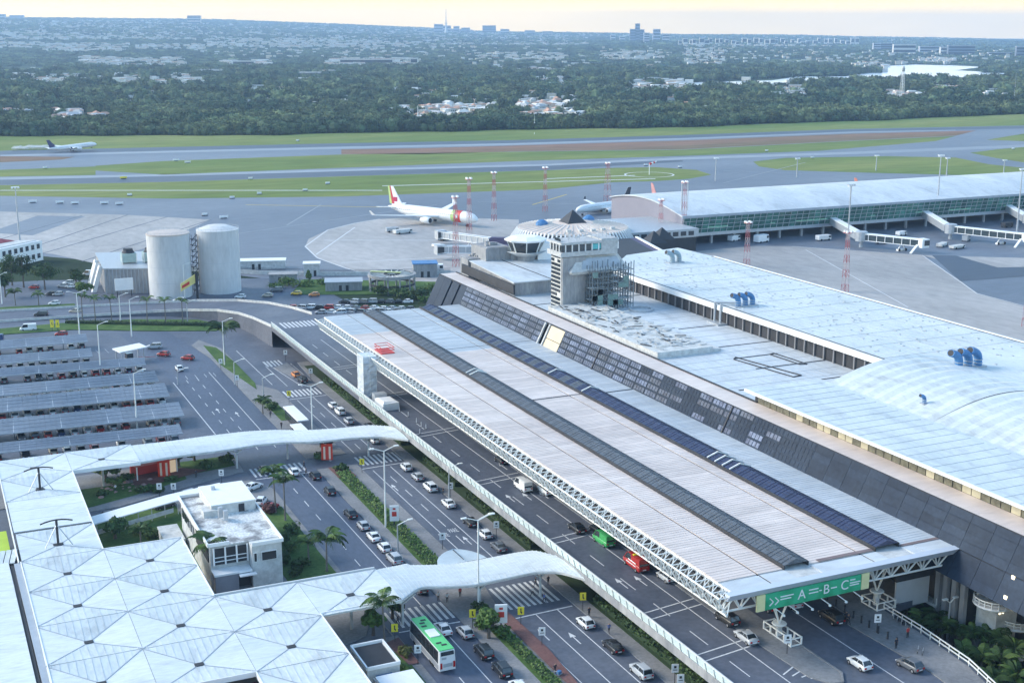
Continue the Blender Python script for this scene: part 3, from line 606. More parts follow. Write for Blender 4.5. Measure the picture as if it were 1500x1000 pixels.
# facade panels, four rows
rows = [(.445, .58), (.585, .72), (.725, .86), (.865, 1.0)]
PW = 4.6
def fpanel(nwin, glassy):
    q = MB(); q.mat(M_FACADE); s = .131*math.hypot(4.4, 8.9); h = s
    q.box(0, .03, -.14, .1, PW-.03, h)
    if nwin:
        for i in range(nwin):
            q.mat(M_FPANE if glassy else M_FACADE); y0 = .25+i*(PW-.4)/nwin; q.box(-.05, y0, h*.14, .012, y0+(PW-.4)/nwin-.2, h*.86)
    return q.mesh('facade_panel')
fpm = {k: fpanel(*k) for k in ((5, True), (4, False), (0, False), (4, True))}
ang = math.atan2(4.4, 8.9)
y = 62.0; k = 0
while y < 326:
    if not (265.5 < y < 275.5):
        for ri, (a, b) in enumerate(rows+([(.0, .14), (.145, .285), (.29, .43)] if y < 140 else [])):
            if y > 232: key = (5, True) if (ri+k) % 3 else (4, True)
            elif y > 172: key = (4, R.random() < (.45 if y > 195 else .15))
            else: key = (2, True) if (y < 125 and ri == 1 and R.random() < .0) else (0, False)
            p = fac(y, a)
            inst(fpm[key], 'facade_panel', T, (p[0]-170-.02, y-230, p[2]+.14), rot=(0, ang, 0))
    y += PW; k += 1
mb = MB()
for y0 in (328, 334, 340, 345):
    mb.hexa([(132.35, y0, 12.1), (132.9, y0, 12.1), (132.9, y0+4.9, 12.1), (132.35, y0+4.9, 12.1)], [(136.75, y0, 20.8), (137.3, y0, 20.8), (137.3, y0+4.9, 20.8), (136.75, y0+4.9, 20.8)])
tb('end_panel', mb, M_FACADE)
q = MB()
for a, b in ((.03, .33), (.35, .65), (.67, .98)):
    p, r2 = fac(267, a), fac(267, b)
    q.hexa([(p[0]-.28, 268.0, p[2]), (p[0]+.05, 268.0, p[2]), (p[0]+.05, 275.2, p[2]), (p[0]-.28, 275.2, p[2])], [(r2[0]-.28, 268.0, r2[2]), (r2[0]+.05, 268.0, r2[2]), (r2[0]+.05, 275.2, r2[2]), (r2[0]-.28, 275.2, r2[2])])
tb('facade_hoarding', q, M_CREAM)
q = MB(); a, b = fac(0, 0), fac(0, 1)
for yy in (276.0, 278.4): q.beam((a[0]-.25, yy, a[2]), (b[0]-.25, yy, b[2]), .5, .4)
tb('facade_rib', q, M_DIRTY)
q = MB()
for yy in (198, 250.5): q.beam((a[0]-.15, yy, a[2]), (b[0]-.15, yy, b[2]), .35, .3)
tb('facade_rib', q, M_DARK)
# lights let into the facade near the right edge
q = MB()
for s, yy in ((.42, 121.5), (.42, 124.8), (.12, 124.6), (.12, 120.3), (.2, 111)):
    p = fac(yy, s); q.cbox((p[0]-.12, p[1], p[2]), (.16, .55, .55))
tb('facade_lamp', q, mat('lit lamp', (1, .85, .55), emit=.4, var=0))
mb = MB(); mb.box(136.9, 60, 20.75, 142.2, YF, 20.95); tb('ledge', mb, M_DROP)
mb = MB(); mb.box(136.8, 60, 20.5, 137.0, YF, 21.0); mb.box(142.0, 198, 20.9, 142.35, YF, 21.2); tb('ledge_edge', mb, M_GUT)
mb = MB(); mb.box(142.35, 198, 20.2, 176.2, 322, 20.5); tb('middle_roof', mb, M_ROOFB)
mb = MB()
for y_, xa, xb in ((259.8, 163, 176), (240.4, 158, 176), (230, 158.6, 170), (220.8, 158, 176), (208, 145, 172), (300, 143, 176)): mb.box(xa, y_, 20.5, xb, y_+.35, 20.58)
tb('roof_gutter', mb, M_GUT)
# skylight pits on the middle roof
for pts in ([(158.2, 229.5), (159.6, 231), (163.3, 212.4), (161, 212)], [(168, 230), (169.4, 230.6), (170.2, 219.6), (168.6, 220)]):
    q = MB()
    n = len(pts)
    for i in range(n): q.beam((pts[i][0], pts[i][1], 20.6), (pts[(i+1) % n][0], pts[(i+1) % n][1], 20.6), .2, .18)
    tb('roof_curb', q, M_GUT)
q = MB(); q.lathe((166, 283, 20.5), [(3.2, 0), (3.2, .5), (2.6, .5), (2.6, .1)], 20); tb('roof_ring', q, M_GALV)
# raised unfinished slab with boards and rubble south of the tower
mb = MB(); mb.box(143.4, 237, 20.5, 157.6, 291, 21.9); mb.box(157.6, 237.4, 20.5, 160, 255, 21.2); tb('raised_slab', mb, M_DIRTY)
mb = MB()
for i in range(150):
    x, y_ = R.uniform(143.8, 156.8), R.uniform(238, 290); L = R.uniform(.8, 4); aa = R.uniform(-.4, .4)+(math.pi/2 if R.random() < .5 else 0)
    mb.mat(R.choice([M_DIRTY, M_DIRTY, M_GALV, M_GALV, M_CONCW, M_DARK])).beam((x, y_, 22+R.uniform(0, .25)), (x+L*math.cos(aa), y_+L*math.sin(aa), 22+R.uniform(0, .25)), R.uniform(.15, .5), .12)
mb.build('slab_rubble', None); o = bpy.context.scene.objects['slab_rubble']; o['kind'] = 'stuff'
# big upper roof, fascia and recess
mb = MB(); mb.box(176.3, 200, 20.2, 213, 322, 24.6); mb.prism([(176.3, 322), (213, 322), (212, 340), (191, 334.5), (176.3, 317.5)], 20.2, 24.6); mb.box(186, 60, 20.2, 213, 200, 24.6); tb('upper_wall', mb, M_DARK)
mb = MB(); mb.prism([(175.6, 200), (177, 199.4), (183, 199), (186, 199), (186, 60), (213.4, 60), (213.4, 322), (212.2, 340.4), (191, 335), (175.6, 317)], 24.6, 25.0); tb('upper_roof', mb, M_CANOPY2)
mb = MB(); mb.box(175.4, 200, 23.7, 176.2, 317, 24.95); mb.box(213.1, 60, 24.0, 213.6, 322, 25.15); tb('roof_fascia', mb, M_WHITE)
mb = MB(); mb.box(176.0, 200, 25.0, 176.25, 317, 25.08); mb.box(212.4, 60, 25.0, 212.6, 322, 25.08); tb('roof_gutter', mb, M_GUT)
mb = MB().box(0, 0, 0, .35, .35, 3.2); mb.mats = [mat('recess fins', (.2, .2, .21), .7)]; mb = mb.mesh('recess_fin')
for k in range(34): inst(mb, 'recess_fin', T, (175.9-170, 201+k*3.4-230, 20.5))
mb = MB()
for i in range(240):
    x, y_ = R.uniform(178, 211), R.uniform(185, 330)
    if x < 187 and y_ < 205: continue
    mb.cbox((x, y_, 25.06), (.45, .45, .12))
tb('roof_vent', mb, M_GALV, kind='stuff')
# south west hall: clerestory of panes under a pale roof, then a rippled vault
mb = MB(); mb.box(142.4, 60, 20.2, 158, 199, 22.9); tb('hall_wall', mb, M_DARK)
mb = MB(); mb.box(140.4, 60, 23.2, 158.2, 199.6, 23.5); tb('hall_roof', mb, M_CANOPY2)
mb = MB(); mb.box(140.2, 60, 23.1, 140.6, 199.6, 23.6); tb('hall_edge', mb, M_WHITE)
gp = MB(); gp.box(0, .08, 0, .08, 1.9, 2.2); ga = MB(); ga.v, ga.f, ga.m = list(gp.v), list(gp.f), list(gp.m); gp.mats = [mat('clerestory glass', (.16, .155, .11), .25, var=.4, scale=.8)]; ga.mats = [mat('lit clerestory', (.46, .42, .30), .4, var=.2, emit=.03)]
gp, ga = gp.mesh('pane'), ga.mesh('pane'); y = 62
while y < 197: inst(ga if R.random() < .13 else gp, 'pane', T, (142.3-170, y-230, 20.95)); y += 2.0
def vault(y0, y1, dz, nm):
    q = MB(); nx, ny = 22, max(2, int((y1-y0)/1.6)); vs, fs = [], []
    for j in range(ny+1):
        for i in range(nx+1):
            t = i/nx; x = 157.6+28.8*t; z = 22.6+4.0*math.sin(math.pi*min(1, t*.82))*(1-.12*t)+1.0*t*t*t+dz*math.sin(math.pi*t)
            vs.append((x, y0+(y1-y0)*j/ny, z+(.22 if j % 2 else 0)))
    for j in range(ny):
        for i in range(nx): a = j*(nx+1)+i; fs.append((a, a+1, a+nx+2, a+nx+1))
    q.add(vs, fs); return tb(nm, q, M_CANOPY2, smooth=False)
vault(169, 197.5, 0, 'vault'); vault(60, 168.99, -.12, 'vault')
mb = MB()
q = [(157.6+28.8*t/12, 197.6, 22.6+4.0*math.sin(math.pi*t/12*.82)*(1-.01*t)+1.0*(t/12)**3) for t in range(13)]
mb.add(q+[(x, 197.6, 20.3) for x, _, _ in q], [(i, i+1, 14+i, 13+i) for i in range(12)]); tb('vault_end', mb, M_WHITE)
mb = MB(); mb.box(157.3, 60, 22.7, 157.8, 197, 22.95); tb('roof_gutter', mb, M_GUT)
q = MB()
for k in range(18): q.box(177+k*2.0, 200.5, 25.0, 177.07+k*2.0, 316, 25.04)
for k in range(12): q.box(176.4, 203+k*9.6, 25.0, 212.3, 203.1+k*9.6, 25.045)
tb('roof_seam', q, M_GALV, kind='stuff')
q = MB()
for k in range(17): q.box(142.6, 200+k*5.1, 20.5, 176, 200.09+k*5.1, 20.54)
for k in range(16): q.box(143.6+k*2.0, 200, 20.5, 143.66+k*2.0, 236, 20.535)
tb('roof_seam', q, M_GALV, kind='stuff')
q = MB()
for k in range(46): q.box(140.8, 62+k*3.0, 23.5, 157.2, 62.08+k*3.0, 23.54)
tb('roof_seam', q, M_GALV, kind='stuff')
# curved ducts
def duct_set(x, y, z, n, rz, s, label, light=False):
    t = thing('roof_duct_group', label, 'air duct', (x, y, z), rz)
    mb = MB(); mb.box(-1.6*n*s, -1.3*s, 0, 1.4*n*s, 1.3*s, .3*s); mb.build('base', t, M_GALV)
    dm = mat('pale blue duct', (.26, .36, .42), .5) if light else M_BLUE
    for k in range(n):
        q = MB(); rings = []; x0 = (-(n-1)/2+k)*2.75*s
        path = [(0, .2, 0), (0, 1.6, 0)]+[(-(1-math.cos(a))*1.9, 1.6+math.sin(a)*1.9, a) for a in (math.radians(d) for d in (15, 30, 45, 60, 72))]
        e = path[-1]; path.append((e[0]-1.3*math.sin(e[2]), e[1]+1.3*math.cos(e[2]), e[2]))
        for dx, dz, a in path:
            c = Vector((x0+dx*s, 0, dz*s)); nx = Vector((math.cos(a), 0, math.sin(a)))
            rings.append([c+(nx*math.cos(b)*.8+Vector((0, 1, 0))*math.sin(b)*.95)*s for b in (2*math.pi*m_/10 for m_ in range(10))])
        d = q.loft(rings).build('duct', t, dm)
        e = path[-1]; c = Vector((x0+e[0]*s, 0, e[1]*s)); nn = Vector((-math.sin(e[2]), 0, math.cos(e[2])))*.03*s; nx = Vector((math.cos(e[2]), 0, math.sin(e[2])))
        q = MB(); q.loft([[c+nn*m_+(nx*math.cos(b)*.66+Vector((0, 1, 0))*math.sin(b)*.8)*s for b in (2*math.pi*u/10 for u in range(10))] for m_ in (.2, 1.2)]); q.build('mouth', t, M_DARK)
        q = MB()
        for zz in (.9, 1.6): q.lathe((x0, 0, zz*s), [(1.0*s, -.06), (1.0*s, .06)], 12)
        q.build('flange', t, M_GALV)
    return t
duct_set(186.5, 189.8, 25.0, 3, math.radians(3), .95, 'row of three big blue curved ducts on the pale roof at right')
duct_set(180.8, 258.5, 25.0, 3, math.radians(3), .78, 'cluster of bright blue curved ducts by the inner roof edge')
duct_set(197.6, 318, 25.0, 2, math.radians(3), .85, 'pair of greenish grey ducts on the far end of the roof', True)
duct_set(162.5, 175.3, 24.4, 1, math.radians(3), .42, 'single small hooked duct standing on the rippled vault')
t = thing('roof_pipe', 'grey pipe running from the blue ducts over the roof edge', 'pipe', (176, 262, 25))
mb = MB(); mb.beam((175.2, 262.8, 25.5), (180.3, 259.5, 25.5), .5, n=8); mb.beam((175.1, 263, 20.5), (175.1, 263, 25.6), .6, n=8); mb.beam((175.1, 260.5, 20.5), (175.1, 260.5, 25.6), .6, n=8); mb.box(173.5, 259, 20.5, 176, 264, 20.9); wbuild(mb, 'pipe_run', t, M_GALV)
# north blocks of the terminal
mb = MB(); mb.prism([(144, 313), (158, 313), (176, 320), (176, 349), (146.5, 349)], 20.2, 24.0); tb('north_block', mb, M_CONCW)
mb = MB(); mb.prism([(143.6, 312.6), (158.2, 312.6), (176.4, 319.6), (176.4, 349.4), (146.1, 349.4)], 24.0, 24.3); tb('north_roof', mb, M_ROOFB)
mb = MB(); mb.box(155, 313, 24.3, 155.3, 349, 24.38); mb.box(143.5, 312.5, 21, 144, 349, 23.6); tb('roof_gutter', mb, M_GUT)
for (x0, y0, x1, y1, z0, z1, m) in ((150, 346, 158, 357, 12, 28.0, M_CONCW), (158, 344, 165, 352, 12, 26.5, M_CONCW), (146, 350, 152, 356, 12, 24.5, M_CONCW), (165, 342, 171, 350, 12, 29, M_WHITE)):
    mb = MB(); mb.box(x0, y0, z0, x1, y1, z1); mb.box(x0+.6, y0+.6, z1, x1-.6, y1-.6, z1+.15)
    for i in range(5): xx = R.uniform(x0+1, x1-1.5); yy = R.uniform(y0+1, y1-1.5); mb.box(xx, yy, z1+.15, xx+R.uniform(.6, 1.6), yy+R.uniform(.6, 1.6), z1+R.uniform(.5, 1.3))
    tb('plant_block', mb, m)
# ------------------------------------------------------------ old control tower
t = thing('control_tower', 'low octagonal white-roofed control cab behind the terminal', 'control tower', (162, 344, 17.5))
def octo(c, r, z): return [(c[0]+r*math.cos(math.pi/8+k*math.pi/4), c[1]+r*math.sin(math.pi/8+k*math.pi/4), z) for k in range(8)]
c = (0, 0)
mb = MB(); mb.loft([octo(c, 3, -2), octo(c, 3, 8.2)]); mb.build('shaft', t, M_CONCW)
mb = MB(); mb.loft([octo(c, 3.6, 8.2), octo(c, 6.2, 9.4)]); mb.build('gallery', t, M_DIRTY)
mb = MB(); mb.loft([octo(c, 4.2, 9.4), octo(c, 5.6, 12.6)]); mb.build('cab_glass', t, M_GLASS)
mb = MB(); mb.loft([octo(c, 6.3, 12.6), octo(c, 6.5, 13.1), octo(c, 3.5, 13.9)]); mb.build('roof', t, M_WHITE)
q = MB()
for k in range(8): a = math.pi/8+k*math.pi/4; q.beam((4.25*math.cos(a), 4.25*math.sin(a), 9.4), (5.65*math.cos(a), 5.65*math.sin(a), 12.6), .3)
q.build('mullion', t, M_STEEL)
# ------------------------------------------------------------ new tower under scaffold
t = thing('tower_under_construction', 'square concrete control tower with slit windows, half wrapped in scaffolding', 'control tower', (150, 294, 20))
ZB = 20.5
mb = MB(); mb.box(147.6, 291.4, ZB-5, 154.2, 298, 34); mb.box(153.4, 292.6, ZB, 163, 298, 31.5); wbuild(mb, 'shaft', t, M_CONCW)
mb = MB(); mb.box(147.45, 292.0, ZB-4.4, 147.7, 297.6, 35); wbuild(mb, 'window_strip', t, M_DIRTY)
q = MB().box(-.1, 0, 0, .05, 1.5, .72); q.mats = [M_GLASS]; q = q.mesh('pane')
for k in range(17):
    for j in range(3):
        if R.random() < .88: inst(q, 'pane', t, (147.42-150, 292.4+j*1.75-294, ZB-24+1.1*k+20-.2-16+4.2-4), 0)
# flared skirt and cab
mb = MB(); mb.loft([[(149.5, 290.2, 29.6), (165.5, 290.2, 29.6), (165.5, 298, 29.6), (149.5, 298, 29.6)], [(149.2, 289.8, 30.3), (166, 289.8, 30.3), (166, 298, 30.3), (149.2, 298, 30.3)], [(152.5, 292.4, 34), (164, 292.4, 34), (164, 298, 34), (152.5, 298, 34)]]); wbuild(mb, 'skirt', t, M_DIRTY)
mb = MB(); mb.loft([[(152.4, 290.15, 30.9), (164.2, 290.15, 30.9), (164.2, 290.6, 30.9), (152.4, 290.6, 30.9)], [(153.6, 291.7, 33.4), (163.4, 291.7, 33.4), (163.4, 292.4, 33.4), (153.6, 292.4, 33.4)]]); wbuild(mb, 'skirt_panel', t, M_GALV)
q = MB().box(0, -.1, 0, .6, .1, .7); q.mats = [M_GLASS]; q = q.mesh('pane')
for k in range(9): inst(q, 'pane', t, (154.6+k*1.0-150, 291.6-294, 12.6), rot=(-.45, 0, 0))
mb = MB(); mb.box(146.9, 291, 34.2, 163.2, 299, 35.4); mb.box(158.5, 291, 35.4, 163.2, 299, 38.3); mb.box(146.8, 290.8, 37.3, 163.4, 299.2, 37.9); wbuild(mb, 'cab', t, mat('pale tower concrete', (.44, .455, .46), .8, var=.2, scale=1.2))
mb = MB(); mb.box(147.4, 291.5, 35.4, 162.8, 298.5, 37.3); wbuild(mb, 'cab_glass', t, M_GLASS)
mb = MB(); mb.box(156.2, 291.3, 35.7, 159, 291.5, 37.1); wbuild(mb, 'cab_pane', t, mat('teal glass', (.1, .42, .45), .2, var=.2))
q = MB()
for k in range(9): q.box(148.2+k*1.9, 291.25, 35.4, 148.5+k*1.9, 291.5, 37.3)
for k in range(4): q.box(147.15, 292.5+k*1.7, 35.4, 147.4, 292.8+k*1.7, 37.3)
wbuild(q, 'mullion', t, M_WHITE)
q = MB()
for i in range(14):
    x, y_ = R.uniform(148, 163), R.uniform(292, 298); q.beam((x, y_, 38.2), (x, y_, 38.2+R.uniform(.8, 3)), .12)
for i in range(9): a_, b_ = R.uniform(147, 163), R.uniform(291, 298); q.beam((a_, b_, 39), (a_+R.uniform(1, 3), b_, 39.1), .12)
wbuild(q, 'antenna', t, M_GALV)
t = thing('scaffolding', 'dense grey scaffolding with planks wrapping the unfinished side of the tower', 'scaffold', (160, 288, 20.5))
q = MB()
xs = [154+1.5*i for i in range(9)]; ys = [287.2, 288.7, 290.2, 291.6]
for x in xs:
    for y_ in ys: q.beam((x, y_, 20.5), (x, y_, 31+R.uniform(0, 2)), .16)
for z in np.arange(21.5, 32, 1.5):
    for y_ in ys: q.beam((xs[0], y_, z), (xs[-1], y_, z), .13)
    for x in xs: q.beam((x, ys[0], z), (x, ys[-1], z), .09)
for i in range(7): q.beam((xs[i], ys[0]-.05, 21+i), (xs[i+1], ys[0]-.05, 24+i), .09)
wbuild(q, 'tube_frame', t, mat('scaffold steel', (.16, .19, .21), .6, var=.3, scale=2))
q = MB()
for z in np.arange(21.5, 32, 1.5):
    for i in range(8):
        if R.random() < .6: q.box(xs[i], R.choice(ys[:3]), z+.05, xs[i+1], R.choice(ys[:3])+1.3, z+.14)
wbuild(q, 'plank', t, M_DIRTY, kind='stuff')
q = MB()
for i in range(16):
    a_ = R.randrange(7); z = 21.5+1.5*R.randrange(6); q.box(xs[a_], ys[0]-.12, z, xs[a_+1], ys[0]-.08, z+1.4)
wbuild(q, 'netting', t, mat('green netting', (.16, .24, .22), .9, var=.3, scale=2))
# right end: white wall hoarding, service balconies with spiral gallery, seen under the canopy
t = thing('hoarding', 'pale blue grey board wall closing the gap beneath the canopy end', 'wall', (132, 141, 2))
mb = MB(); mb.box(128.2, 141.2, 5.2, 134.6, 141.5, 9.6); wbuild(mb, 'board', t, mat('pale board', (.42, .46, .50), .6, var=.06))
mb = MB(); mb.box(128.0, 141.0, 9.6, 135.2, 141.6, 10.5); wbuild(mb, 'head_band', t, M_DARK)
t = thing('service_balcony', 'dark recess balcony with white rail beside the board wall', 'balcony', (137, 141, 3))
mb = MB(); mb.box(134.7, 139.6, 4.8, 139.5, 143, 5.2); wbuild(mb, 'slab', t, M_DIRTY)
mb = MB()
for z in (5.7, 6.3): mb.beam((134.9, 139.7, z), (139.4, 139.7, z), .12); mb.beam((139.4, 139.7, z), (139.4, 142.5, z), .12)
for x in (134.9, 136.4, 137.9, 139.4): mb.beam((x, 139.7, 5.2), (x, 139.7, 6.3), .12)
wbuild(mb, 'rail', t, M_STEEL)
t = thing('round_gallery_tower', 'white concrete stair tower with two curved railed balconies and star-shaped openings', 'stair tower', (138.8, 131, 0))
mb = MB(); mb.box(136.8, 129.6, 0, 140.8, 133.5, 9.6); wbuild(mb, 'wall', t, M_DIRTY)
for z, cx_, cy_ in ((9.0, 136.4, 130.0), (4.8, 141.3, 130.2), (1.0, 139.4, 129.2)):
    mb = MB()
    mb.lathe((cx_, cy_, z), [(2.6, 0), (2.9, .25), (2.9, .5)], 18); wbuild(mb, 'balcony', t, M_WHITE)
    mb = MB()
    for k in range(18):
        a = 2*math.pi*k/18; b = 2*math.pi*(k+1)/18; P_ = lambda a, z_: (cx_+2.8*math.cos(a), cy_+2.8*math.sin(a), z_)
        mb.beam(P_(a, z+1.4), P_(b, z+1.4), .12); mb.beam(P_(a, z+.95), P_(b, z+.95), .07); mb.beam(P_(a, z+.4), P_(a, z+1.4), .08)
    wbuild(mb, 'rail', t, M_STEEL)
mb = MB()
for x, z in ((137.6, 8.0), (140.0, 8.2), (138.7, 4.0)):
    for k in range(2): mb.beam((x-.4, 129.54, z-.4+.8*k), (x+.4, 129.54, z+.4-.8*k), .26, .1)
wbuild(mb, 'star_opening', t, mat('lit opening', (1, .9, .65), emit=.5, var=0))
for k, y_ in enumerate((134.2, 136.0, 137.8, 139.4)):
    mb = MB(); mb.box(134.9, y_, 0, 135.6, y_+.9, 12.0); tag(mb.build('wall_pier', None, M_CONCW), 'brown grey wall pier in shade under the dark facade, %s from the right' % ['first', 'second', 'third', 'fourth'][k], 'pier', 'piers under the dark facade')
# ------------------------------------------------------------ folded white canopy of square modules
cp = thing('walkway_canopy', 'sprawling pale canopy of diamond folded sheets with dark drain openings over the pedestrian plaza', 'canopy roof', (10, 150, 0))
MX, MY, ZC = 12.87, 13.18, 6.0
def node(i, j): return (16.05+MX*i, 205.5-MY*j-.05*i)
def vert(i, j): return (9.75+MX*i, 213.2-MY*j-.12*i)
cells = [(0, -4)]+[(1, -4)]+[(0, -3)]+[(0, -1)]
cells = []
for j in range(0, 6): cells.append((0, j))
for j in range(0, 4): cells.append((1, j))
for j in range(4, 6): cells.append((1, j))
for j in range(2, 6): cells.append((2, j))
cells += [(3, 2), (3, 3), (3, 4), (3, 5)]
cells = [c for c in cells if c not in ((3, 3), (3, 4), (3, 5), (1, 4))]
cells += [(0, -1)]
cells = [c for c in cells if not (c[0] == 2 and c[1] < 2)]
zn, zv = ZC-.22, ZC+.03
# open corner notch: cells of column 1, row 0..1 and column 2 rows follow the photographed outline
extra = [('n', 0), ('n', 1)]
def panel(pts, m, ribs=0):
    q = MB(); q.mat(m); q.add(list(pts)+[(p[0], p[1], p[2]-.1) for p in pts], [tuple(range(len(pts)))]+[tuple(range(2*len(pts)-1, len(pts)-1, -1))]+[(i, i+len(pts), (i+1) % len(pts)+len(pts), (i+1) % len(pts)) for i in range(len(pts))])
    return wbuild(q, 'canopy_panel', cp)
def tri(a, b, c, m, n=0):
    """triangular folded sheet, inset a little so that the joints show; ribs run with the slope"""
    A, B, C_ = Vector(a), Vector(b), Vector(c); g = (A+B+C_)/3; s = .985
    A, B, C_ = (g+(p-g)*s for p in (A, B, C_)); q = MB(); q.mat(m)
    q.add([A, B, C_, A-Vector((0, 0, .12)), B-Vector((0, 0, .12)), C_-Vector((0, 0, .12))], [(0, 1, 2), (5, 4, 3), (0, 3, 4, 1), (1, 4, 5, 2), (2, 5, 3, 0)])
    for i in range(n):
        t = (i+.5)/n; e = B.lerp(C_, t); k = min(t, 1-t)*2; u = (C_-B).normalized()
        st = e+(A-(B+C_)/2)*(k*.97); q.beam(e+Vector((0, 0, .03)), st+Vector((0, 0, .03)), .09, .05)
    return wbuild(q, 'canopy_panel', cp)
def module(c, x0, y0, x1, y1, z=0, ribs=True):
    n = (c[0], c[1], zn+z); A, B, C_, D = (x0, y0, zv+z), (x1, y0, zv+z), (x1, y1, zv+z), (x0, y1, zv+z)
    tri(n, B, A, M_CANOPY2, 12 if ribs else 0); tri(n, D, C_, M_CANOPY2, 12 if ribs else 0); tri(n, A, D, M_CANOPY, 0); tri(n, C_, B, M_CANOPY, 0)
    q = MB()
    for v_ in (A, B, C_, D): q.beam((n[0], n[1], n[2]+.03), (v_[0], v_[1], v_[2]+.03), .13, .06)
    wbuild(q, 'panel_seam', cp, M_SOLARF)
    q = MB(); q.box(c[0]-.62, c[1]-.45, zn+z-.25, c[0]+.62, c[1]+.45, zn+z+.13); wbuild(q, 'drain_box', cp, M_GUT)
    q = MB(); q.lathe((c[0], c[1], 0), [(.28, 0), (.22, zn+z-.3)], 8); wbuild(q, 'column', cp, M_DIRTY)
done = set()
for i, j in cells:
    if (i, j) in done: continue
    done.add((i, j)); c = node(i, j); x0, y0 = vert(i, j+1); x1, y1 = vert(i+1, j); module(c, x0, y0, x1, y1)
# north arm: two modules beside each other, then one to the south, then the plain panel
module((15.8, 262.4), 9.3, 256.6, 22.5, 269.2); module((28.8, 262.4), 22.5, 257.0, 35.6, 269.5)
module((15.8, 249.4), 9.4, 243.4, 22.5, 256.6)
q = MB(); q.mats = [M_CANOPY]
for k in range(3): q.box(9.6, 227.2+k*5.4, ZC-.2, 22.5, 232.5+k*5.4, ZC+.02)
wbuild(q, 'flat_panel', cp)
# long edges: fascia boards
def edge(pts, z0=ZC-.62, z1=ZC+.14):
    q = MB()
    for a, b in zip(pts, pts[1:]): q.beam((a[0], a[1], (z0+z1)/2), (b[0], b[1], (z0+z1)/2), .16, z1-z0)
    wbuild(q, 'fascia', cp, M_WHITE)
edge([(9.3, 269.3), (9.3, 213)]); edge([(9.6, 213), (10.3, 134)]); edge([(22.55, 256.6), (22.55, 213.1), (35.45, 213.0), (35.5, 187.2), (48.3, 187.1), (61.2, 187)]); edge([(22.5, 256.8), (35.6, 256.8)])
edge([(48.45, 134), (48.45, 174.2), (61.2, 174.0)]); edge([(22.5, 160.3), (35.4, 160.2), (35.4, 148)])
q = MB(); q.box(9.7, 226.5, ZC-.3, 22.5, 227.0, ZC-.05); wbuild(q, 'roof_gutter', cp, M_GUT)
q = MB(); q.box(22.7, 147.5, 0, 35.2, 160.0, ZC-1.3); tag(q.build('kiosk_roof', None, mat('wine red roof', (.13, .035, .05), .6, var=.15)), 'dark wine red flat roof showing through the opening in the canopy', 'roof')
# curved link canopies across the roads to the viaduct
def link(stations, nm):
    """stations: (x, y_near, y_far, z)"""
    q = MB(); q.mats = [M_CANOPY, M_WHITE]; vs, fs = [], []
    fine = []
    for a, b in zip(stations, stations[1:]):
        for k in range(6): t = k/6; fine.append([a[i]+(b[i]-a[i])*t for i in range(4)])
    fine.append(list(stations[-1]))
    # smooth
    for _ in range(3):
        fine = [fine[0]]+[[fine[k][0]]+[(fine[k-1][i]+2*fine[k][i]+fine[k+1][i])/4 for i in (1, 2, 3)] for k in range(1, len(fine)-1)]+[fine[-1]]
    rings = [[(s[0], s[1], s[3]-.45), (s[0], s[1], s[3]-.12), (s[0], s[1]*.75+s[2]*.25, s[3]+.1), (s[0], (s[1]+s[2])/2, s[3]+.16), (s[0], s[1]*.25+s[2]*.75, s[3]+.1), (s[0], s[2], s[3]-.12), (s[0], s[2], s[3]-.45)] for s in fine]
    q.loft(rings); wbuild(q, nm, cp, smooth=False)
    q = MB()
    for s, e in zip(fine, fine[1:]):
        for i in (1, 2): q.beam((s[0], s[i], s[3]-.38), (e[0], e[i], e[3]-.38), .3, .32)
    wbuild(q, 'fascia', cp, M_DIRTY)
    q = MB()
    for k in range(0, len(fine)-1): s = fine[k]; q.beam((s[0], s[1]+.2, s[3]+.02), (s[0], (s[1]+s[2])/2, s[3]+.19), .06, .05); q.beam((s[0], (s[1]+s[2])/2, s[3]+.19), (s[0], s[2]-.2, s[3]+.02), .06, .05)
    wbuild(q, 'roof_rib', cp, M_CANOPY2)
link([(35.6, 257.6, 269.4, 5.9), (44, 259.8, 270.3, 5.5), (52, 260.4, 271.6, 5.2), (60, 261.6, 271.8, 5.1), (66.5, 260.8, 270.2, 5.1), (72, 258.4, 267.2, 5.1), (80, 257.8, 265.4, 5.1), (86, 255.6, 264.6, 5.3), (90.2, 250.0, 260.4, 5.6)], 'link_roof')
link([(61.2, 174.2, 186.6, 5.9), (66, 179.0, 188.2, 5.3), (70, 177.6, 186.8, 5.1), (74, 176.6, 185.6, 5.0), (79, 176.6, 185.2, 5.1), (85, 176.4, 184.8, 5.4), (88.4, 174.4, 184.0, 5.6), (91.2, 168.5, 178.6, 5.8)], 'link_roof')
for x, y in ((56, 262), (67.5, 264), (75.5, 259), (84, 258.5), (62.5, 177.5), (75.6, 177.5), (86.5, 177.8)):
    q = MB(); q.lathe((x, y, 0), [(.24, 0), (.2, 3.6)], 8)
    for dx, dy in ((-2.2, 1.5), (2.2, 1.5), (-2.2, 4.5), (2.2, 4.5)): q.beam((x, y, 3.4), (x+dx, y+dy-1.5, 4.75), .2)
    wbuild(q, 'column', cp, M_DIRTY)
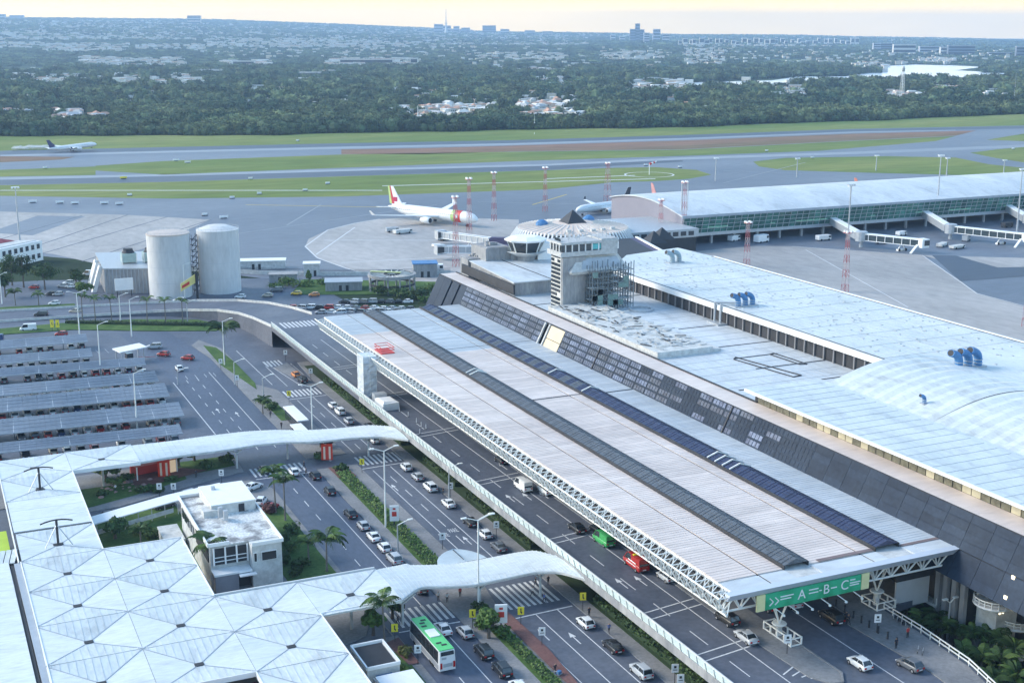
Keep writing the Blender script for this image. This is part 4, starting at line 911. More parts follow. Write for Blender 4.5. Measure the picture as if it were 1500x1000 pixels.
# masts on the canopy
for (x, y, z, lab) in ((15.8, 248.6, ZC-.5, 'dark T-shaped mast with guy struts on the canopy, nearer the car park'), (16.0, 218.9, ZC-.5, 'dark T-shaped mast with guy struts on the canopy, beside the roof gutter')):
    t = thing('canopy_mast', lab, 'mast', (x, y, z), 0, 'masts on the plaza canopy')
    q = MB(); q.beam((0, 0, 0), (0, 0, 4.6), .42, n=8); q.build('pole', t, M_DARK)
    q = MB(); q.cbox((0, 0, .25), (1.6, .9, .35)); q.build('base', t, M_DARK)
    for s in (-1, 1): q = MB(); q.beam((0, 0, 3.9), (s*2.2, -1.6, .55), .13); q.build('strut', t, M_GALV)
    q = MB()
    for k in range(6):
        a, b = -1+k/3, -1+(k+1)/3; q.beam((a*2.6, 0, 4.75-.45*a*a), (b*2.6, 0, 4.75-.45*b*b), .2)
    q.build('crossbar', t, M_DARK)
# neighbouring long roof at the left edge, with its gutter; green thing and store below it
t = thing('bus_terminal_roof', 'long pale roof running down the left edge beside a dark gutter', 'canopy roof', (4, 190, 0))
q = MB(); q.prism([(-8, 214), (7.8, 214.6), (8.5, 134), (-9, 134)], 5.3, 5.7); wbuild(q, 'sheet', t, M_CANOPY)
q = MB(); q.prism([(8.0, 213.6), (8.45, 213.6), (9.0, 134), (8.6, 134)], 5.2, 5.45); wbuild(q, 'roof_gutter', t, M_GUT)
q = MB(); q.prism([(8.55, 213.2), (9.5, 213.2), (10.15, 134), (9.2, 134)], 5.3, 5.85); wbuild(q, 'side_strip', t, M_SOLARF)
for k in range(4): q = MB(); q.box(2, 150+k*18, 0, 2.5, 150.5+k*18, 5.3); wbuild(q, 'column', t, M_DIRTY)
q = MB()
for k in range(14): q.beam((-4+k*.95, 215.2, 5.2), (-4+k*.95+.9, 220.5, 5.5), .8, .12)
wbuild(q, 'ribbed_porch', t, M_CANOPY2)
t = thing('green_container', 'bright lime green flat box roof beside the plaza canopy', 'container', (5.4, 231, 0)); q = MB(); q.box(-4.5, -5, 0, 3.2, 5, 3.0); q.build('side', t, M_DARK); q = MB(); q.box(-4.6, -5.1, 3.0, 3.3, 5.1, 3.25); q.build('lid', t, mat('lime paint', (.42, .58, .03), .5, var=.08))
# ------------------------------------------------------------ white house in the loop
t = thing('office_house', 'white two-storey flat-roofed office house with stained roof and dark terrace', 'house', (44, 212, 0))
ang_ = math.radians(0)
q = MB(); q.box(38.2, 203, 0, 49.6, 228, 7.4); wbuild(q, 'wall', t, M_DIRTY)
q = MB(); q.box(37.9, 202.8, 7.4, 49.8, 228.2, 7.6); wbuild(q, 'roof', t, two('stained roof', (.22, .22, .225), (.62, .63, .62), .35, 2.5, .85, .3, (1, 1, 1), .36, .52, .3))
q = MB()
for a, b in (((37.9, 202.8), (41.4, 202.8)), ((44.6, 200.4), (49.9, 200.4)), ((49.8, 200.4), (49.8, 228.2)), ((49.8, 228.2), (37.9, 228.2)), ((37.9, 228.2), (37.9, 202.8))): q.beam((a[0], a[1], 7.8), (b[0], b[1], 7.8), .25, .6)
wbuild(q, 'parapet', t, M_WHITE)
q = MB(); q.box(44.6, 200.5, 0, 49.6, 203.2, 7.5); wbuild(q, 'wing', t, M_DIRTY)
q = MB(); q.box(41.5, 217, 7.5, 49.3, 227.6, 9.3); q.box(40, 216.2, 7.6, 43, 218.8, 8.7); wbuild(q, 'roof_room', t, M_DIRTY)
q = MB(); q.box(41.4, 216.9, 9.3, 49.4, 227.7, 9.45); wbuild(q, 'roof', t, M_WHITE)
q = MB(); q.box(46.3, 216.85, 7.6, 47.3, 217, 9.0); wbuild(q, 'door', t, M_DARK)
for x, y, h in ((43.2, 224.8, 1.6), (42.2, 214.2, 1.2), (42.8, 212.8, .8)): q = MB(); q.box(x, y, 8.0, x+.7, y+.7, 9.2+h*.5); wbuild(q, 'roof_tank', t, M_GALV)
q = MB(); q.box(38.6, 202.6, 4.3, 44.4, 202.98, 7.0); q.box(38.02, 204, 4.4, 38.19, 214, 6.8); wbuild(q, 'terrace_opening', t, M_DARK)
q = MB(); q.box(38.2, 200.2, 3.2, 44.5, 203.1, 3.5); q.box(42.2, 199.2, 2.9, 45.0, 200.2, 3.1); wbuild(q, 'porch_roof', t, M_WHITE)
q = MB(); q.box(38.4, 200.4, 0, 42.2, 202.9, 3.2); wbuild(q, 'porch_wall', t, mat('porch wall', (.25, .26, .3), .8))
q = MB(); q.box(42.6, 201.9, 0, 44.4, 202.2, 3.0); wbuild(q, 'door', t, M_DARK)
for x0, x1 in ((46.2, 48.6), (44.9, 45.3)): 
    f = MB(); f.box(x0-.1, 200.3, 4.7, x1+.1, 200.47, 6.3); fo = wbuild(f, 'window', t, M_WHITE); q = MB(); q.box(x0, 200.22, 4.8, x1, 200.3, 6.2); qq = q.build('pane', fo, M_GLASS, off=tuple(t.location))
for k in range(5): q = MB(); q.box(38.05, 216+k*2.3, 4.6, 38.18, 217.6+k*2.3, 6.2); wbuild(q, 'window', t, M_GLASS)
q = MB()
for z in (4.9, 5.6): q.beam((38.6, 202.5, z), (44.3, 202.5, z), .12)
for x in (38.7, 40.6, 42.5, 44.3): q.beam((x, 202.5, 4.3), (x, 202.5, 7.3), .25)
wbuild(q, 'terrace_rail', t, M_WHITE)
t = thing('covered_walk', 'long low white covered walk leading from the canopy to the office house', 'canopy', (31, 235, 0))
q = MB(); q.prism([(22.6, 237.2), (22.6, 233.0), (38.6, 239.2), (49, 243), (49, 246.2), (38, 243.4)], 2.9, 3.1); wbuild(q, 'roof', t, M_WHITE)
for k in range(7): q = MB(); q.beam((24+k*2.6, 234.2+k*.95, 0), (24+k*2.6, 234.2+k*.95, 2.9), .14); wbuild(q, 'post', t, M_DIRTY)
q = MB(); q.add([(22.6, 232.8, 1.0), (38.6, 239.0, 1.0), (38.6, 239.0, 1.9), (22.6, 232.8, 1.9)], [(0, 1, 2, 3)]); q.box(34, 222, .2, 37.6, 230, 2.1); wbuild(q, 'side_wall', t, M_DIRTY)
t = thing('small_annex', 'small white annex with dark open tray roof at the canopy edge', 'building', (53, 163, 0)); q = MB(); q.box(-2.2, -3.5, 0, 2.6, 4, 3.2); q.build('wall', t, M_DIRTY)
q = MB(); q.box(-1.9, -3.2, 3.2, 2.3, 3.7, 3.3); q.build('roof', t, M_DARK); q = MB()
for a, b in (((-2.2, -3.5), (2.6, -3.5)), ((2.6, -3.5), (2.6, 4)), ((2.6, 4), (-2.2, 4)), ((-2.2, 4), (-2.2, -3.5))): q.beam((a[0], a[1], 3.4), (b[0], b[1], 3.4), .25, .5)
q.build('parapet', t, M_WHITE); q = MB(); q.box(-1, -3.6, 1.2, 1.4, -3.5, 2.2); q.build('window', t, M_BLUE)
t = thing('low_white_roof', 'low grey white flat roof beyond the annex at the bottom edge', 'building', (54.6, 153.5, 0)); q = MB(); q.box(-3.4, -6, 0, 2.6, 4.6, 2.6); q.build('wall', t, M_DIRTY); q = MB(); q.box(-3.2, -5.8, 2.6, 2.4, 4.4, 2.9); q.build('roof', t, M_WHITE)
# ------------------------------------------------------------ solar carports
def carport(k, x0, x1, y0a, y1a, sl, lab):
    """strip of panels: near edge y0a, far edge y1a at x = 14, sl = slope of the row in plan"""
    t = thing('solar_carport', lab, 'carport', (x0, y0a+(x0-14)*sl, 0), math.atan(sl), 'solar carports in rows')
    L = (x1-x0); D = y1a-y0a; n = int(L/3.3)
    q = MB(); q.mats = [M_SOLAR]; w_ = L/n; q.add([(.03, 0, 0), (w_-.03, 0, 0), (w_-.03, D, .55), (.03, D, .55), (.03, 0, -.08), (w_-.03, 0, -.08), (w_-.03, D, .47), (.03, D, .47)], [(0, 1, 2, 3), (7, 6, 5, 4), (0, 4, 5, 1), (1, 5, 6, 2), (2, 6, 7, 3), (3, 7, 4, 0)])
    for i in (.33, .66): q.beam((w_*i, 0, .03), (w_*i, D, .58), .06, .03)
    for i in (.25, .5, .75): q.beam((0, D*i, .55*i+.03), (w_, D*i, .55*i+.03), .06, .03)
    pm_ = q.mesh('solar_panel')
    for i in range(n): inst(pm_, 'solar_panel', t, (i*w_, 0, 2.75))
    q = MB(); q.box(0, -.12, 2.55, L, 0, 2.8); q.box(0, D, 3.15, L, D+.12, 3.35); q.build('frame', t, M_SOLARF)
    q = MB()
    for i in range(0, n+1, 3): q.beam((i*w_, D*.5, 0), (i*w_, D*.5, 2.9), .2); q.beam((i*w_, .2, 2.7), (i*w_, D-.2, 3.15), .16, .2)
    q.build('post', t, M_SOLARF)
rows_ = [(385.8, 393.5, 41, -.055, 'solar carport farthest from the plaza, first of the rows'), (367.2, 374.6, 40, -.07, 'short solar carport, second row from the far end'), (353.4, 359.6, 52, -.10, 'solar carport with its end by the toll booth, third row'),
         (333.2, 341.2, 52, -.05, 'solar carport in the middle of the car park, fourth row'), (318.0, 328.4, 52, -.06, 'wide solar carport, fifth row from the far end'), (299.4, 309.4, 52, -.06, 'wide solar carport next to last before the canopy walkway'), (285.4, 290.6, 49, -.06, 'narrow solar carport nearest the canopy walkway')]
for k, r_ in enumerate(rows_): carport(k, -16, r_[2], r_[0], r_[1], r_[3], r_[4])
# toll booth
t = thing('toll_booth', 'open toll booth with slanted white roof at the car park exit', 'booth', (50, 366.5, 0), math.radians(15))
q = MB(); q.hexa([(-4, -2.6, 3.4), (4, -2.6, 3.8), (4, 2.6, 3.9), (-4, 2.6, 3.5)], [(-4, -2.6, 3.65), (4, -2.6, 4.05), (4, 2.6, 4.15), (-4, 2.6, 3.75)]); q.build('roof', t, M_WHITE)
for sx in (-3.2, 3.2):
    for sy in (-2, 2): q = MB(); q.beam((sx, sy, 0), (sx, sy, 3.5), .22); q.build('post', t, M_GALV)
q = MB(); q.box(-1.2, -.8, 0, .6, .8, 2.4); q.build('cabin', t, M_GLASS); q = MB(); q.box(-1.3, -.9, 0, .7, .9, .9); q.build('cabin_base', t, M_DIRTY)
q = MB(); q.beam((2, -1, 1), (6, -3.2, 1), .1); q.build('barrier_arm', t, M_RED)
# ------------------------------------------------------------ silos and the plant beside them
for (x, y, lab) in ((77.6, 456.0, 'left of the two tall pale round tanks, with a flat brownish lid'), (95.2, 457.6, 'right of the two tall pale round tanks, with a domed lid')):
    t = thing('storage_tank', lab, 'tank', (x, y, 0), 0, 'tall round tanks')
    r = 7.3
    q = MB(); q.lathe((0, 0, 0), [(r, 0), (r, 22)], 48, cap=False); q.build('wall', t, M_SILO, smooth=True)
    q = MB(); q.lathe((0, 0, 22), [(r+.1, -.2), (r+.1, .25), (r-.3, .3), (r*.5, .75 if x < 90 else 1.5), (.2, .9 if x < 90 else 2.0)], 48); q.build('roof', t, M_SILOT if x < 90 else M_SILO)
    q = MB()
    for k in range(48): a = 2*math.pi*k/48; b = a+2*math.pi/48; q.beam((r*math.cos(a), r*math.sin(a), 22.9), (r*math.cos(b), r*math.sin(b), 22.9), .06)
    for k in range(24): a = 2*math.pi*k/24; q.beam((r*math.cos(a), r*math.sin(a), 22.2), (r*math.cos(a), r*math.sin(a), 22.95), .06)
    q.build('roof_rail', t, M_GALV)
    for z in (5.5, 11, 16.5):
        q = MB(); q.lathe((0, 0, z), [(r+.04, -.06), (r+.04, .06)], 48, cap=False); q.build('wall_joint', t, mat('joint', (.5, .53, .56), .8, var=.1))
t = thing('stair_frame', 'dark steel stair frame standing between the two tanks', 'stairs', (86.6, 457.5, 0))
q = MB()
for x in (-1, 1):
    for y in (-1.6, 1.6): q.beam((x, y, 0), (x, y, 21), .16)
for k in range(10): z = 1+k*2; q.beam((-1, -1.6, z), (1, -1.6, z+2), .2); q.beam((-1, -1.6, z), (1, -1.6, z), .2); q.beam((-1, 1.6, z), (1, 1.6, z), .2)
q.build('frame', t, M_GUT)
t = thing('chiller_plant', 'grey ribbed plant hall with cooling towers on its roof beside the left tank', 'building', (64, 480, 0))
q = MB(); q.hexa([(57.2, 469.5, 0), (73.5, 463, 0), (79, 500, 0), (59, 505, 0)], [(57.2, 469.5, 8.6), (73.5, 463, 8.6), (79, 500, 8.6), (59, 505, 8.6)]); wbuild(q, 'wall', t, M_CONCW)
q = MB()
for k in range(14): x = 57.4+k*1.2; y = 469.3-(x-57.2)*.4; q.box(x, y-.14, 0, x+.25, y+.05, 8.6)
wbuild(q, 'wall_rib', t, M_SOLARF, kind='stuff')
q = MB(); q.hexa([(56.9, 469.4, 8.6), (73.8, 462.6, 8.6), (79.2, 500.2, 8.6), (58.8, 505.3, 8.6)], [(56.9, 469.4, 9.0), (73.8, 462.6, 9.0), (79.2, 500.2, 9.0), (58.8, 505.3, 9.0)]); wbuild(q, 'roof', t, M_GALV)
for x, y in ((67.0, 478), (74.5, 477)):
    q = MB(); q.cbox((x, y, 11), (5.0, 4.4, 3.2)); wbuild(q, 'cooling_tower', t, mat('teal panels', (.34, .46, .44), .5, var=.15))
    q = MB(); q.lathe((x, y, 12.6), [(2.3, 0), (1.7, 1.0), (1.7, 1.5)], 12); wbuild(q, 'fan_stack', t, M_GUT)
    q = MB()
    for sx in (-2.5, 2.5): q.beam((x+sx, y-2.2, 9), (x+sx, y-2.2, 12.6), .3)
    wbuild(q, 'corner_frame', t, M_STEEL)
for k, (x, y) in enumerate(((56.0, 473), (55.6, 479), (56.2, 486))):
    q = MB(); q.beam((x-2.4, y, 0), (x+.8, y+1.2, 9.2), .9, 1.6); wbuild(q, 'buttress', t, M_WHITE)
t = thing('white_board', 'blank white board on posts in front of the ribbed plant hall', 'billboard', (62.5, 461, 0)); q = MB(); q.cbox((0, 0, 4.4), (6.2, .3, 4.2)); q.build('board', t, M_WHITE)
for s in (-2.4, 2.4): q = MB(); q.beam((s, .2, 0), (s, .2, 4.4), .25); q.build('post', t, M_DARK)
t = thing('billboard', 'yellow and red advertising board on a black post before the left tank', 'billboard', (84.2, 443.5, 0)); q = MB(); q.beam((0, 0, 0), (0, 0, 9.6), .75); q.build('post', t, M_DARK)
q = MB(); q.hexa([(-5.4, 0, 3.6), (-.4, 0, 6.2), (-.4, .3, 6.2), (-5.4, .3, 3.6)], [(-5.4, 0, 6.2), (-.4, 0, 9.2), (-.4, .3, 9.2), (-5.4, .3, 6.2)]); q.build('board', t, mat('poster', (.72, .62, .22), .5, var=.1))
q = MB(); q.hexa([(-5.0, -.06, 4.6), (-2.4, -.06, 5.9), (-2.4, 0, 5.9), (-5.0, 0, 4.6)], [(-5.0, -.06, 5.6), (-2.4, -.06, 7.0), (-2.4, 0, 7.0), (-5.0, 0, 5.6)]); q.build('printed_patch', t, M_RED)
# white two storey block with a red roof at the left edge
t = thing('apron_office', 'white office block with dark windows and a red roof beyond the trees', 'building', (30, 545, 0))
q = MB(); q.hexa([(-20, 545, 0), (26, 534, 0), (44, 552, 0), (-4, 566, 0)], [(-20, 545, 8), (26, 534, 8), (44, 552, 8), (-4, 566, 8)]); wbuild(q, 'wall', t, M_WHITE)
q = MB(); q.hexa([(-18, 546, 8), (25, 536, 8), (42, 552, 8), (-4, 564, 8)], [(-18, 546, 8.3), (25, 536, 8.3), (42, 552, 8.3), (-4, 564, 8.3)]); wbuild(q, 'roof', t, M_DIRTY)
q = MB(); q.hexa([(-14, 548, 8.4), (20, 540, 8.4), (34, 553, 8.4), (0, 562, 8.4)], [(-8, 551, 10.4), (16, 545, 10.4), (26, 551, 10.4), (2, 558, 10.4)]); wbuild(q, 'red_roof', t, mat('red tiles', (.36, .09, .10), .8, var=.2, scale=.6))
for k in range(7):
    for z in (1.2, 5.0):
        x = 28.0+k*2.3; y = 534-.15+(k*2.3+2)*1.0; q = MB(); q.hexa([(x, y, z), (x+1.2, y+1.2, z), (x+1.1, y+1.3, z), (x-.1, y+.1, z)], [(x, y, z+1.9), (x+1.2, y+1.2, z+1.9), (x+1.1, y+1.3, z+1.9), (x-.1, y+.1, z+1.9)]); wbuild(q, 'window', t, M_GLASS)
for (x, y, w_, d_, h_, m, lab) in ((118, 497, 22, 6, 3.2, M_WHITE, 'long low white shed roof beside the apron fence'), (133.5, 474, 6, 5, 4.6, M_WHITE, 'small white guard house with two dark doors by the apron wall'), (120, 465, 10, 5, 3, M_CONCW, 'low grey store behind the car yard'), (136, 442, 13, 8, 3.2, M_SOLARF, 'blue grey shed roof beside the round ramp'), (172, 455, 9, 7, 5, M_BLUE, 'blue sheeted shed beside the end of the terminal')):
    t = thing('shed', lab, 'shed', (x, y, 0), -.3); q = MB(); q.cbox((0, 0, h_/2), (w_, d_, h_)); q.build('wall', t, M_CONCW if m is not M_WHITE else M_DIRTY); q = MB(); q.cbox((0, 0, h_+.15), (w_+.6, d_+.6, .3)); q.build('roof', t, m)
    for s in (-1, 1): q = MB(); q.cbox((s*1.2, -d_/2-.03, 1.1), (1.0, .1, 2.2)); q.build('door', t, M_DARK)
# apron boundary wall
t = thing('apron_wall', 'low white wall with dark fence line between the car yard and the apron', 'wall', (100, 500, 0)); q = MB()
pts = [at(x, y)[:2] for x, y in ((280, 397), (380, 402), (470, 404), (560, 404), (660, 402))]
for a, b in zip(pts, pts[1:]): q.beam((a[0], a[1], .8), (b[0], b[1], .8), .3, 1.6)
wbuild(q, 'wall', t, M_DIRTY); q = MB()
for a, b in zip(pts, pts[1:]):
    for z in (1.9, 2.4): q.beam((a[0], a[1], z), (b[0], b[1], z), .12)
wbuild(q, 'fence', t, M_GUT)
# round spiral ramp
t = thing('round_ramp', 'open round concrete ring structure with radial beams above green shrubs', 'ramp', (151.2, 433, 0))
q = MB(); q.lathe((0, 0, 5.2), [(8.6, 0), (8.6, 1.0), (7.7, 1.0), (7.7, 0)], 36, cap=False); q.build('ring', t, M_CONCW)
q = MB(); q.lathe((0, 0, 2.2), [(8.2, 0), (8.2, .7), (7.6, .7), (7.6, 0)], 36, cap=False); q.lathe((0, 0, 5.9), [(3, 0), (3, .4), (2.4, .4), (2.4, 0)], 18, cap=False); q.build('inner_ring', t, M_GUT)
for k in range(20): a = 2*math.pi*k/20; q = MB(); q.beam((2.5*math.cos(a), 2.5*math.sin(a), 5.9), (8.2*math.cos(a), 8.2*math.sin(a), 5.9), .35, .3); q.build('beam', t, M_DIRTY)
for k in range(12): a = 2*math.pi*k/12; q = MB(); q.beam((8.1*math.cos(a), 8.1*math.sin(a), 0), (8.1*math.cos(a), 8.1*math.sin(a), 5.3), .5); q.build('column', t, M_CONCW)
q = MB(); q.beam((-6, 6, 6.4), (3, -1, 6.4), 1.4, .2); q.build('gangway', t, mat('yellow green cover', (.5, .55, .25), .6))
# ------------------------------------------------------------ satellite
sx, sy = 245.5, 476.0
t = thing('round_satellite', 'round satellite lounge with pink ribbed roof, slanted rib skirt and dark pyramid on top', 'terminal building', (sx, sy, 0))
def ringp(r, z, n=60): return [(r*math.cos(2*math.pi*k/n), r*math.sin(2*math.pi*k/n), z) for k in range(n)]
q = MB(); q.loft([ringp(21, 0), ringp(21, 6.5)]); q.build('base', t, M_DARK)
q = MB(); q.loft([ringp(26.6, 4.4), ringp(26.6, 5.4), ringp(22.6, 11.2)]); q.build('skirt', t, M_GUT)
q = MB(); q.box(-.3, 0, -.1, .3, 7.2, .55); q.mats = [M_WHITE]; q = q.mesh('rib')
for k in range(84): a = 2*math.pi*k/84; inst(q, 'rib', t, (26.7*math.cos(a), 26.7*math.sin(a), 5.3), rot=(0, 0, 0)).rotation_euler = (Matrix.Rotation(a+math.pi/2, 3, 'Z') @ Matrix.Rotation(.965, 3, 'X')).to_euler()
q = MB(); q.loft([ringp(22.9, 10.8), ringp(22.7, 11.4), ringp(9, 13.0), ringp(3, 13.4)]); q.build('roof', t, mat('pink beige roof', (.66, .54, .46), .7, var=.1, scale=.15))
q = MB(); q.box(0, -.12, 0, 14.5, .12, .22); q.mats = [M_DIRTY]; q = q.mesh('roof_rib')
for k in range(40): a = 2*math.pi*k/40; inst(q, 'roof_rib', t, (8.5*math.cos(a), 8.5*math.sin(a), 13.05), rot=(0, .118, a))
q = MB(); q.add([(-4.4, -4.4, 13.2), (4.4, -4.4, 13.2), (4.4, 4.4, 13.2), (-4.4, 4.4, 13.2), (0, 0, 18.4)], [(0, 1, 4), (1, 2, 4), (2, 3, 4), (3, 0, 4), (3, 2, 1, 0)]); q.build('pyramid', t, M_GUT)
for a in (2.9, .55): q = MB(); q.lathe((13*math.cos(a), 13*math.sin(a), 12.4), [(2.6, 0), (2.4, 1.2), (1, 2.2), (.1, 2.4)], 14); q.build('blue_dome', t, M_BLUE)
for k in range(5): q = MB(); q.cbox((-10+k*5, -18+abs(k-2), 12.2), (1.8, 1.4, 1.3)); q.build('roof_unit', t, M_DIRTY)
# connector with dark pyramids towards the pier
t = thing('connector', 'dark connector building with white roof edge between satellite and main roof', 'building', (228, 425, 0))
q = MB(); q.hexa([(205, 340, 0), (236, 345, 0), (262, 452, 0), (236, 454, 0)], [(205, 340, 9), (236, 345, 9), (262, 452, 9), (236, 454, 9)]); wbuild(q, 'wall', t, mat('violet wall', (.07, .06, .13), .6, var=.2))
q = MB(); q.hexa([(205, 340, 9), (233, 345, 9), (258, 450, 9), (236, 452, 9)], [(205, 340, 9.4), (233, 345, 9.4), (258, 450, 9.4), (236, 452, 9.4)]); wbuild(q, 'roof', t, M_GUT)
q = MB(); q.beam((236, 345, 9.4), (262, 452, 9.4), 1.0, .5); wbuild(q, 'roof_edge', t, M_WHITE)
for x, y in ((266, 445), (274, 452)): q = MB(); q.add([(x-4, y-4, 8), (x+4, y-4, 8), (x+4, y+4, 8), (x-4, y+4, 8), (x, y, 12.6)], [(0, 1, 4), (1, 2, 4), (2, 3, 4), (3, 0, 4)]); q.box(x-4, y-4, 0, x+4, y+4, 8); wbuild(q, 'pyramid_roof', t, M_GUT)
# ------------------------------------------------------------ pier with curved white roof
PX0, PX1, PY0, PY1 = 297.8, 640.0, 475.6, 537.0
t = thing('boarding_pier', 'long boarding pier with curved white roof and slanted green glass front', 'terminal building', (400, 500, 0))
def arc(s): return 13.0+5.6*math.sin(math.pi*(.06+.80*s))-1.05
nseg = 14; n = 34; w_ = (PX1-PX0)/n
for i in range(n):
    q = MB(); x0, x1 = PX0-1+i*w_+.05, PX0-1+(i+1)*w_-.05; vs, fs = [], []
    for k in range(nseg+1): s = k/nseg; y = PY0-2.2+(PY1-PY0+3)*s; vs += [(x0, y, arc(s)), (x1, y, arc(s)), (x0, y, arc(s)-.5), (x1, y, arc(s)-.5)]
    for k in range(nseg): a = 4*k; fs += [(a, a+1, a+5, a+4), (a+2, a+6, a+7, a+3), (a, a+4, a+6, a+2), (a+1, a+3, a+7, a+5)]
    fs += [(0, 2, 3, 1)]; q.add(vs, fs); wbuild(q, 'roof_panel', t, M_ROOFB)
q = MB(); q.box(PX0, PY0+4, 4.6, PX1, PY1, 12.2); wbuild(q, 'core', t, mat('pier interior', (.05, .11, .095), .7, var=.4, scale=.1))
q = MB(); q.add([(PX0-.3, PY0-.5, 4.0)]+[(PX0-.3, PY0-2+(PY1-PY0+2)*k/12, arc(k/12)-.5) for k in range(13)]+[(PX0-.3, PY1, 0), (PX0-.3, PY0+16, 0), (PX0-.3, PY0+16, 4.0)], [tuple(range(17))]); wbuild(q, 'end_wall', t, mat('mauve grey end wall', (.23, .225, .27), .6, var=.06, scale=.2))
q = MB(); q.box(PX0, PY0+.4, 4.2, PX1, PY0+4.2, 4.9); q.box(PX0, PY0-.6, 3.6, PX1, PY0+.6, 5.0); wbuild(q, 'floor_band', t, M_GALV)
q = MB(); q.box(PX0-1, PY0-2.5, 11.9, PX1, PY0-2.1, 12.9); wbuild(q, 'eave', t, M_SOLARF)
q = MB(); q.box(PX0, PY0+16, 0, PX1, PY1, 4.2); wbuild(q, 'undercroft', t, M_DARK)
# slanted glass, columns of panes
pw = 3.3; h = math.hypot(7.3, 2.0); qa = MB(); qa.mats = [M_GGREEN]; qb = MB(); 
for r_ in range(4): qa.box(.1, -.05, r_*h/4+.12, pw-.1, .05, (r_+1)*h/4-.1)
qa = qa.mesh('glazing'); lean = math.atan2(2.0, 7.3)
for i in range(int((PX1-PX0)/pw)): inst(qa, 'glazing', t, (PX0+i*pw-400, PY0-.2-500, 4.9), rot=(lean, 0, 0))
q = MB()
for i in range(int((PX1-PX0)/pw)+1): x = PX0+i*pw; q.beam((x, PY0-.3, 4.9), (x, PY0-2.3, 12.2), .22)
for k in range(5): z = 4.9+7.3*k/4; q.beam((PX0, PY0-.35-2*k/4, z), (PX1, PY0-.35-2*k/4, z), .16)
wbuild(q, 'mullion', t, M_GALV, kind='stuff')
q = MB()
for k, x in enumerate(range(312, 640, 27)):
    for j in range(1): q.box(x+R.uniform(-9, 9), PY0-1.3, 7.2+j*.9, x+R.uniform(6, 14), PY0-1.2, 7.35+j*.9)
for k in range(30): x = R.uniform(300, 630); q.cbox((x, PY0+3.8, R.uniform(6, 11.5)), (2.4, .2, .3))
wbuild(q, 'ceiling_light', t, mat('interior light', (.30, .62, .50), emit=.12, var=0), kind='stuff')
for k in range(30):
    q = MB(); x = PX0+4+k*12; q.beam((x, PY0+.6, 0), (x, PY0+.6, 4.3), 1.0); wbuild(q, 'column', t, M_CONCW)
q = MB(); q.box(262, 462, 0, 297, 500, 6); wbuild(q, 'link_wall', t, M_DARK); q = MB(); q.box(260, 461, 6, 297.4, 501, 9.5); wbuild(q, 'link_building', t, M_GALV)
q = MB()
for k in range(9): q.box(262+k*3.8, 460.85, 6.8, 264.6+k*3.8, 461, 8.6)
wbuild(q, 'link_window', t, M_GLASS)
# ------------------------------------------------------------ boarding bridges
def tunnel(t, p, q_, w_, h_, m, name='tunnel', ribs=0):
    mb = MB(); mb.beam(p, q_, w_, h_); wbuild(mb, name, t, m)
    d = (Vector(q_)-Vector(p)); nn = Vector((-d.y, d.x, 0)).normalized()
    f = MB()
    for s in (-1, 1):
        for z in (-h_/2, h_/2): o = nn*s*(w_/2+.08)+Vector((0, 0, z)); f.beam(Vector(p)+o, Vector(q_)+o, .3)
        k = max(2, int(d.length/3.2))
        for i in range(k+1):
            c = Vector(p)+d*i/k+nn*s*(w_/2+.08); f.beam(c-Vector((0, 0, h_/2)), c+Vector((0, 0, h_/2)), .22)
    wbuild(f, name+'_frame', t, M_WHITE)
def legs(t, x, y, z, sp=1.8):
    q = MB(); q.beam((x-sp, y, .6), (x, y, z), .35); q.beam((x+sp, y, .6), (x, y, z), .35); q.box(x-sp-.5, y-.6, .1, x+sp+.5, y+.6, .8); wbuild(q, 'drive_leg', t, M_WHITE)
    q = MB(); 
    for s in (-1, 1): q.beam((x+s*sp-.25, y-.7, .55), (x+s*sp+.25, y-.7, .55), 1.1, n=10)
    wbuild(q, 'wheel', t, M_TYRE)
for k, (fx, rx, ry, ex, ey, lab) in enumerate(((378, 366, 440, 379, 418.5, 'boarding bridge with grey truss corridor, left of the three on the pier'), (432, 416.5, 441, 430, 412, 'boarding bridge in the middle of the pier with white cab pointing right'), (484, 472, 450, 486, 424, 'boarding bridge at the right edge of the photo'))):
    t = thing('boarding_bridge', lab, 'boarding bridge', (rx, ry, 0), 0, 'boarding bridges of the pier')
    q = MB(); q.beam((fx, PY0-.6, 6.0), (rx, ry+2, 4.6), 3.0, 3.0); wbuild(q, 'fixed_corridor', t, M_GALV); q = MB(); q.beam((fx, PY0-.6, 7.6), (rx, ry+2, 6.2), 3.2, .25); wbuild(q, 'corridor_roof', t, M_WHITE)
    q = MB(); q.beam((fx-1, PY0-14, 0), (fx-1, PY0-14, 4.4), .9); wbuild(q, 'column', t, M_DIRTY)
    q = MB(); q.lathe((rx, ry, 0), [(.8, 0), (.8, 2.6)], 10); q.lathe((rx, ry, 2.6), [(2.6, 0), (2.6, 4.0), (2.4, 4.2)], 14); wbuild(q, 'rotunda', t, M_GALV)
    tunnel(t, (rx, ry, 4.5), (ex, ey, 4.1), 2.6, 2.7, mat('bridge dark glass', (.05, .07, .08), .3)); q = MB(); q.beam((rx, ry, 6.0), (ex, ey, 5.6), 2.9, .25); wbuild(q, 'tunnel_roof', t, M_WHITE)
    q = MB(); q.cbox((ex+.6, ey-1, 4.1), (3.8, 3.8, 3.6)); wbuild(q, 'cab', t, M_WHITE); q = MB(); q.cbox((ex+1.2, ey-2.95, 4.3), (2.6, .2, 2.2)); wbuild(q, 'cab_opening', t, M_GLASS)
    legs(t, (rx*.3+ex*.7), (ry*.3+ey*.7), 3.2)
    q = MB(); q.beam((ex-1, ey, 3.6), (ex-6, ey-1.5, .2), 1.0, .3); wbuild(q, 'stair', t, M_WHITE)
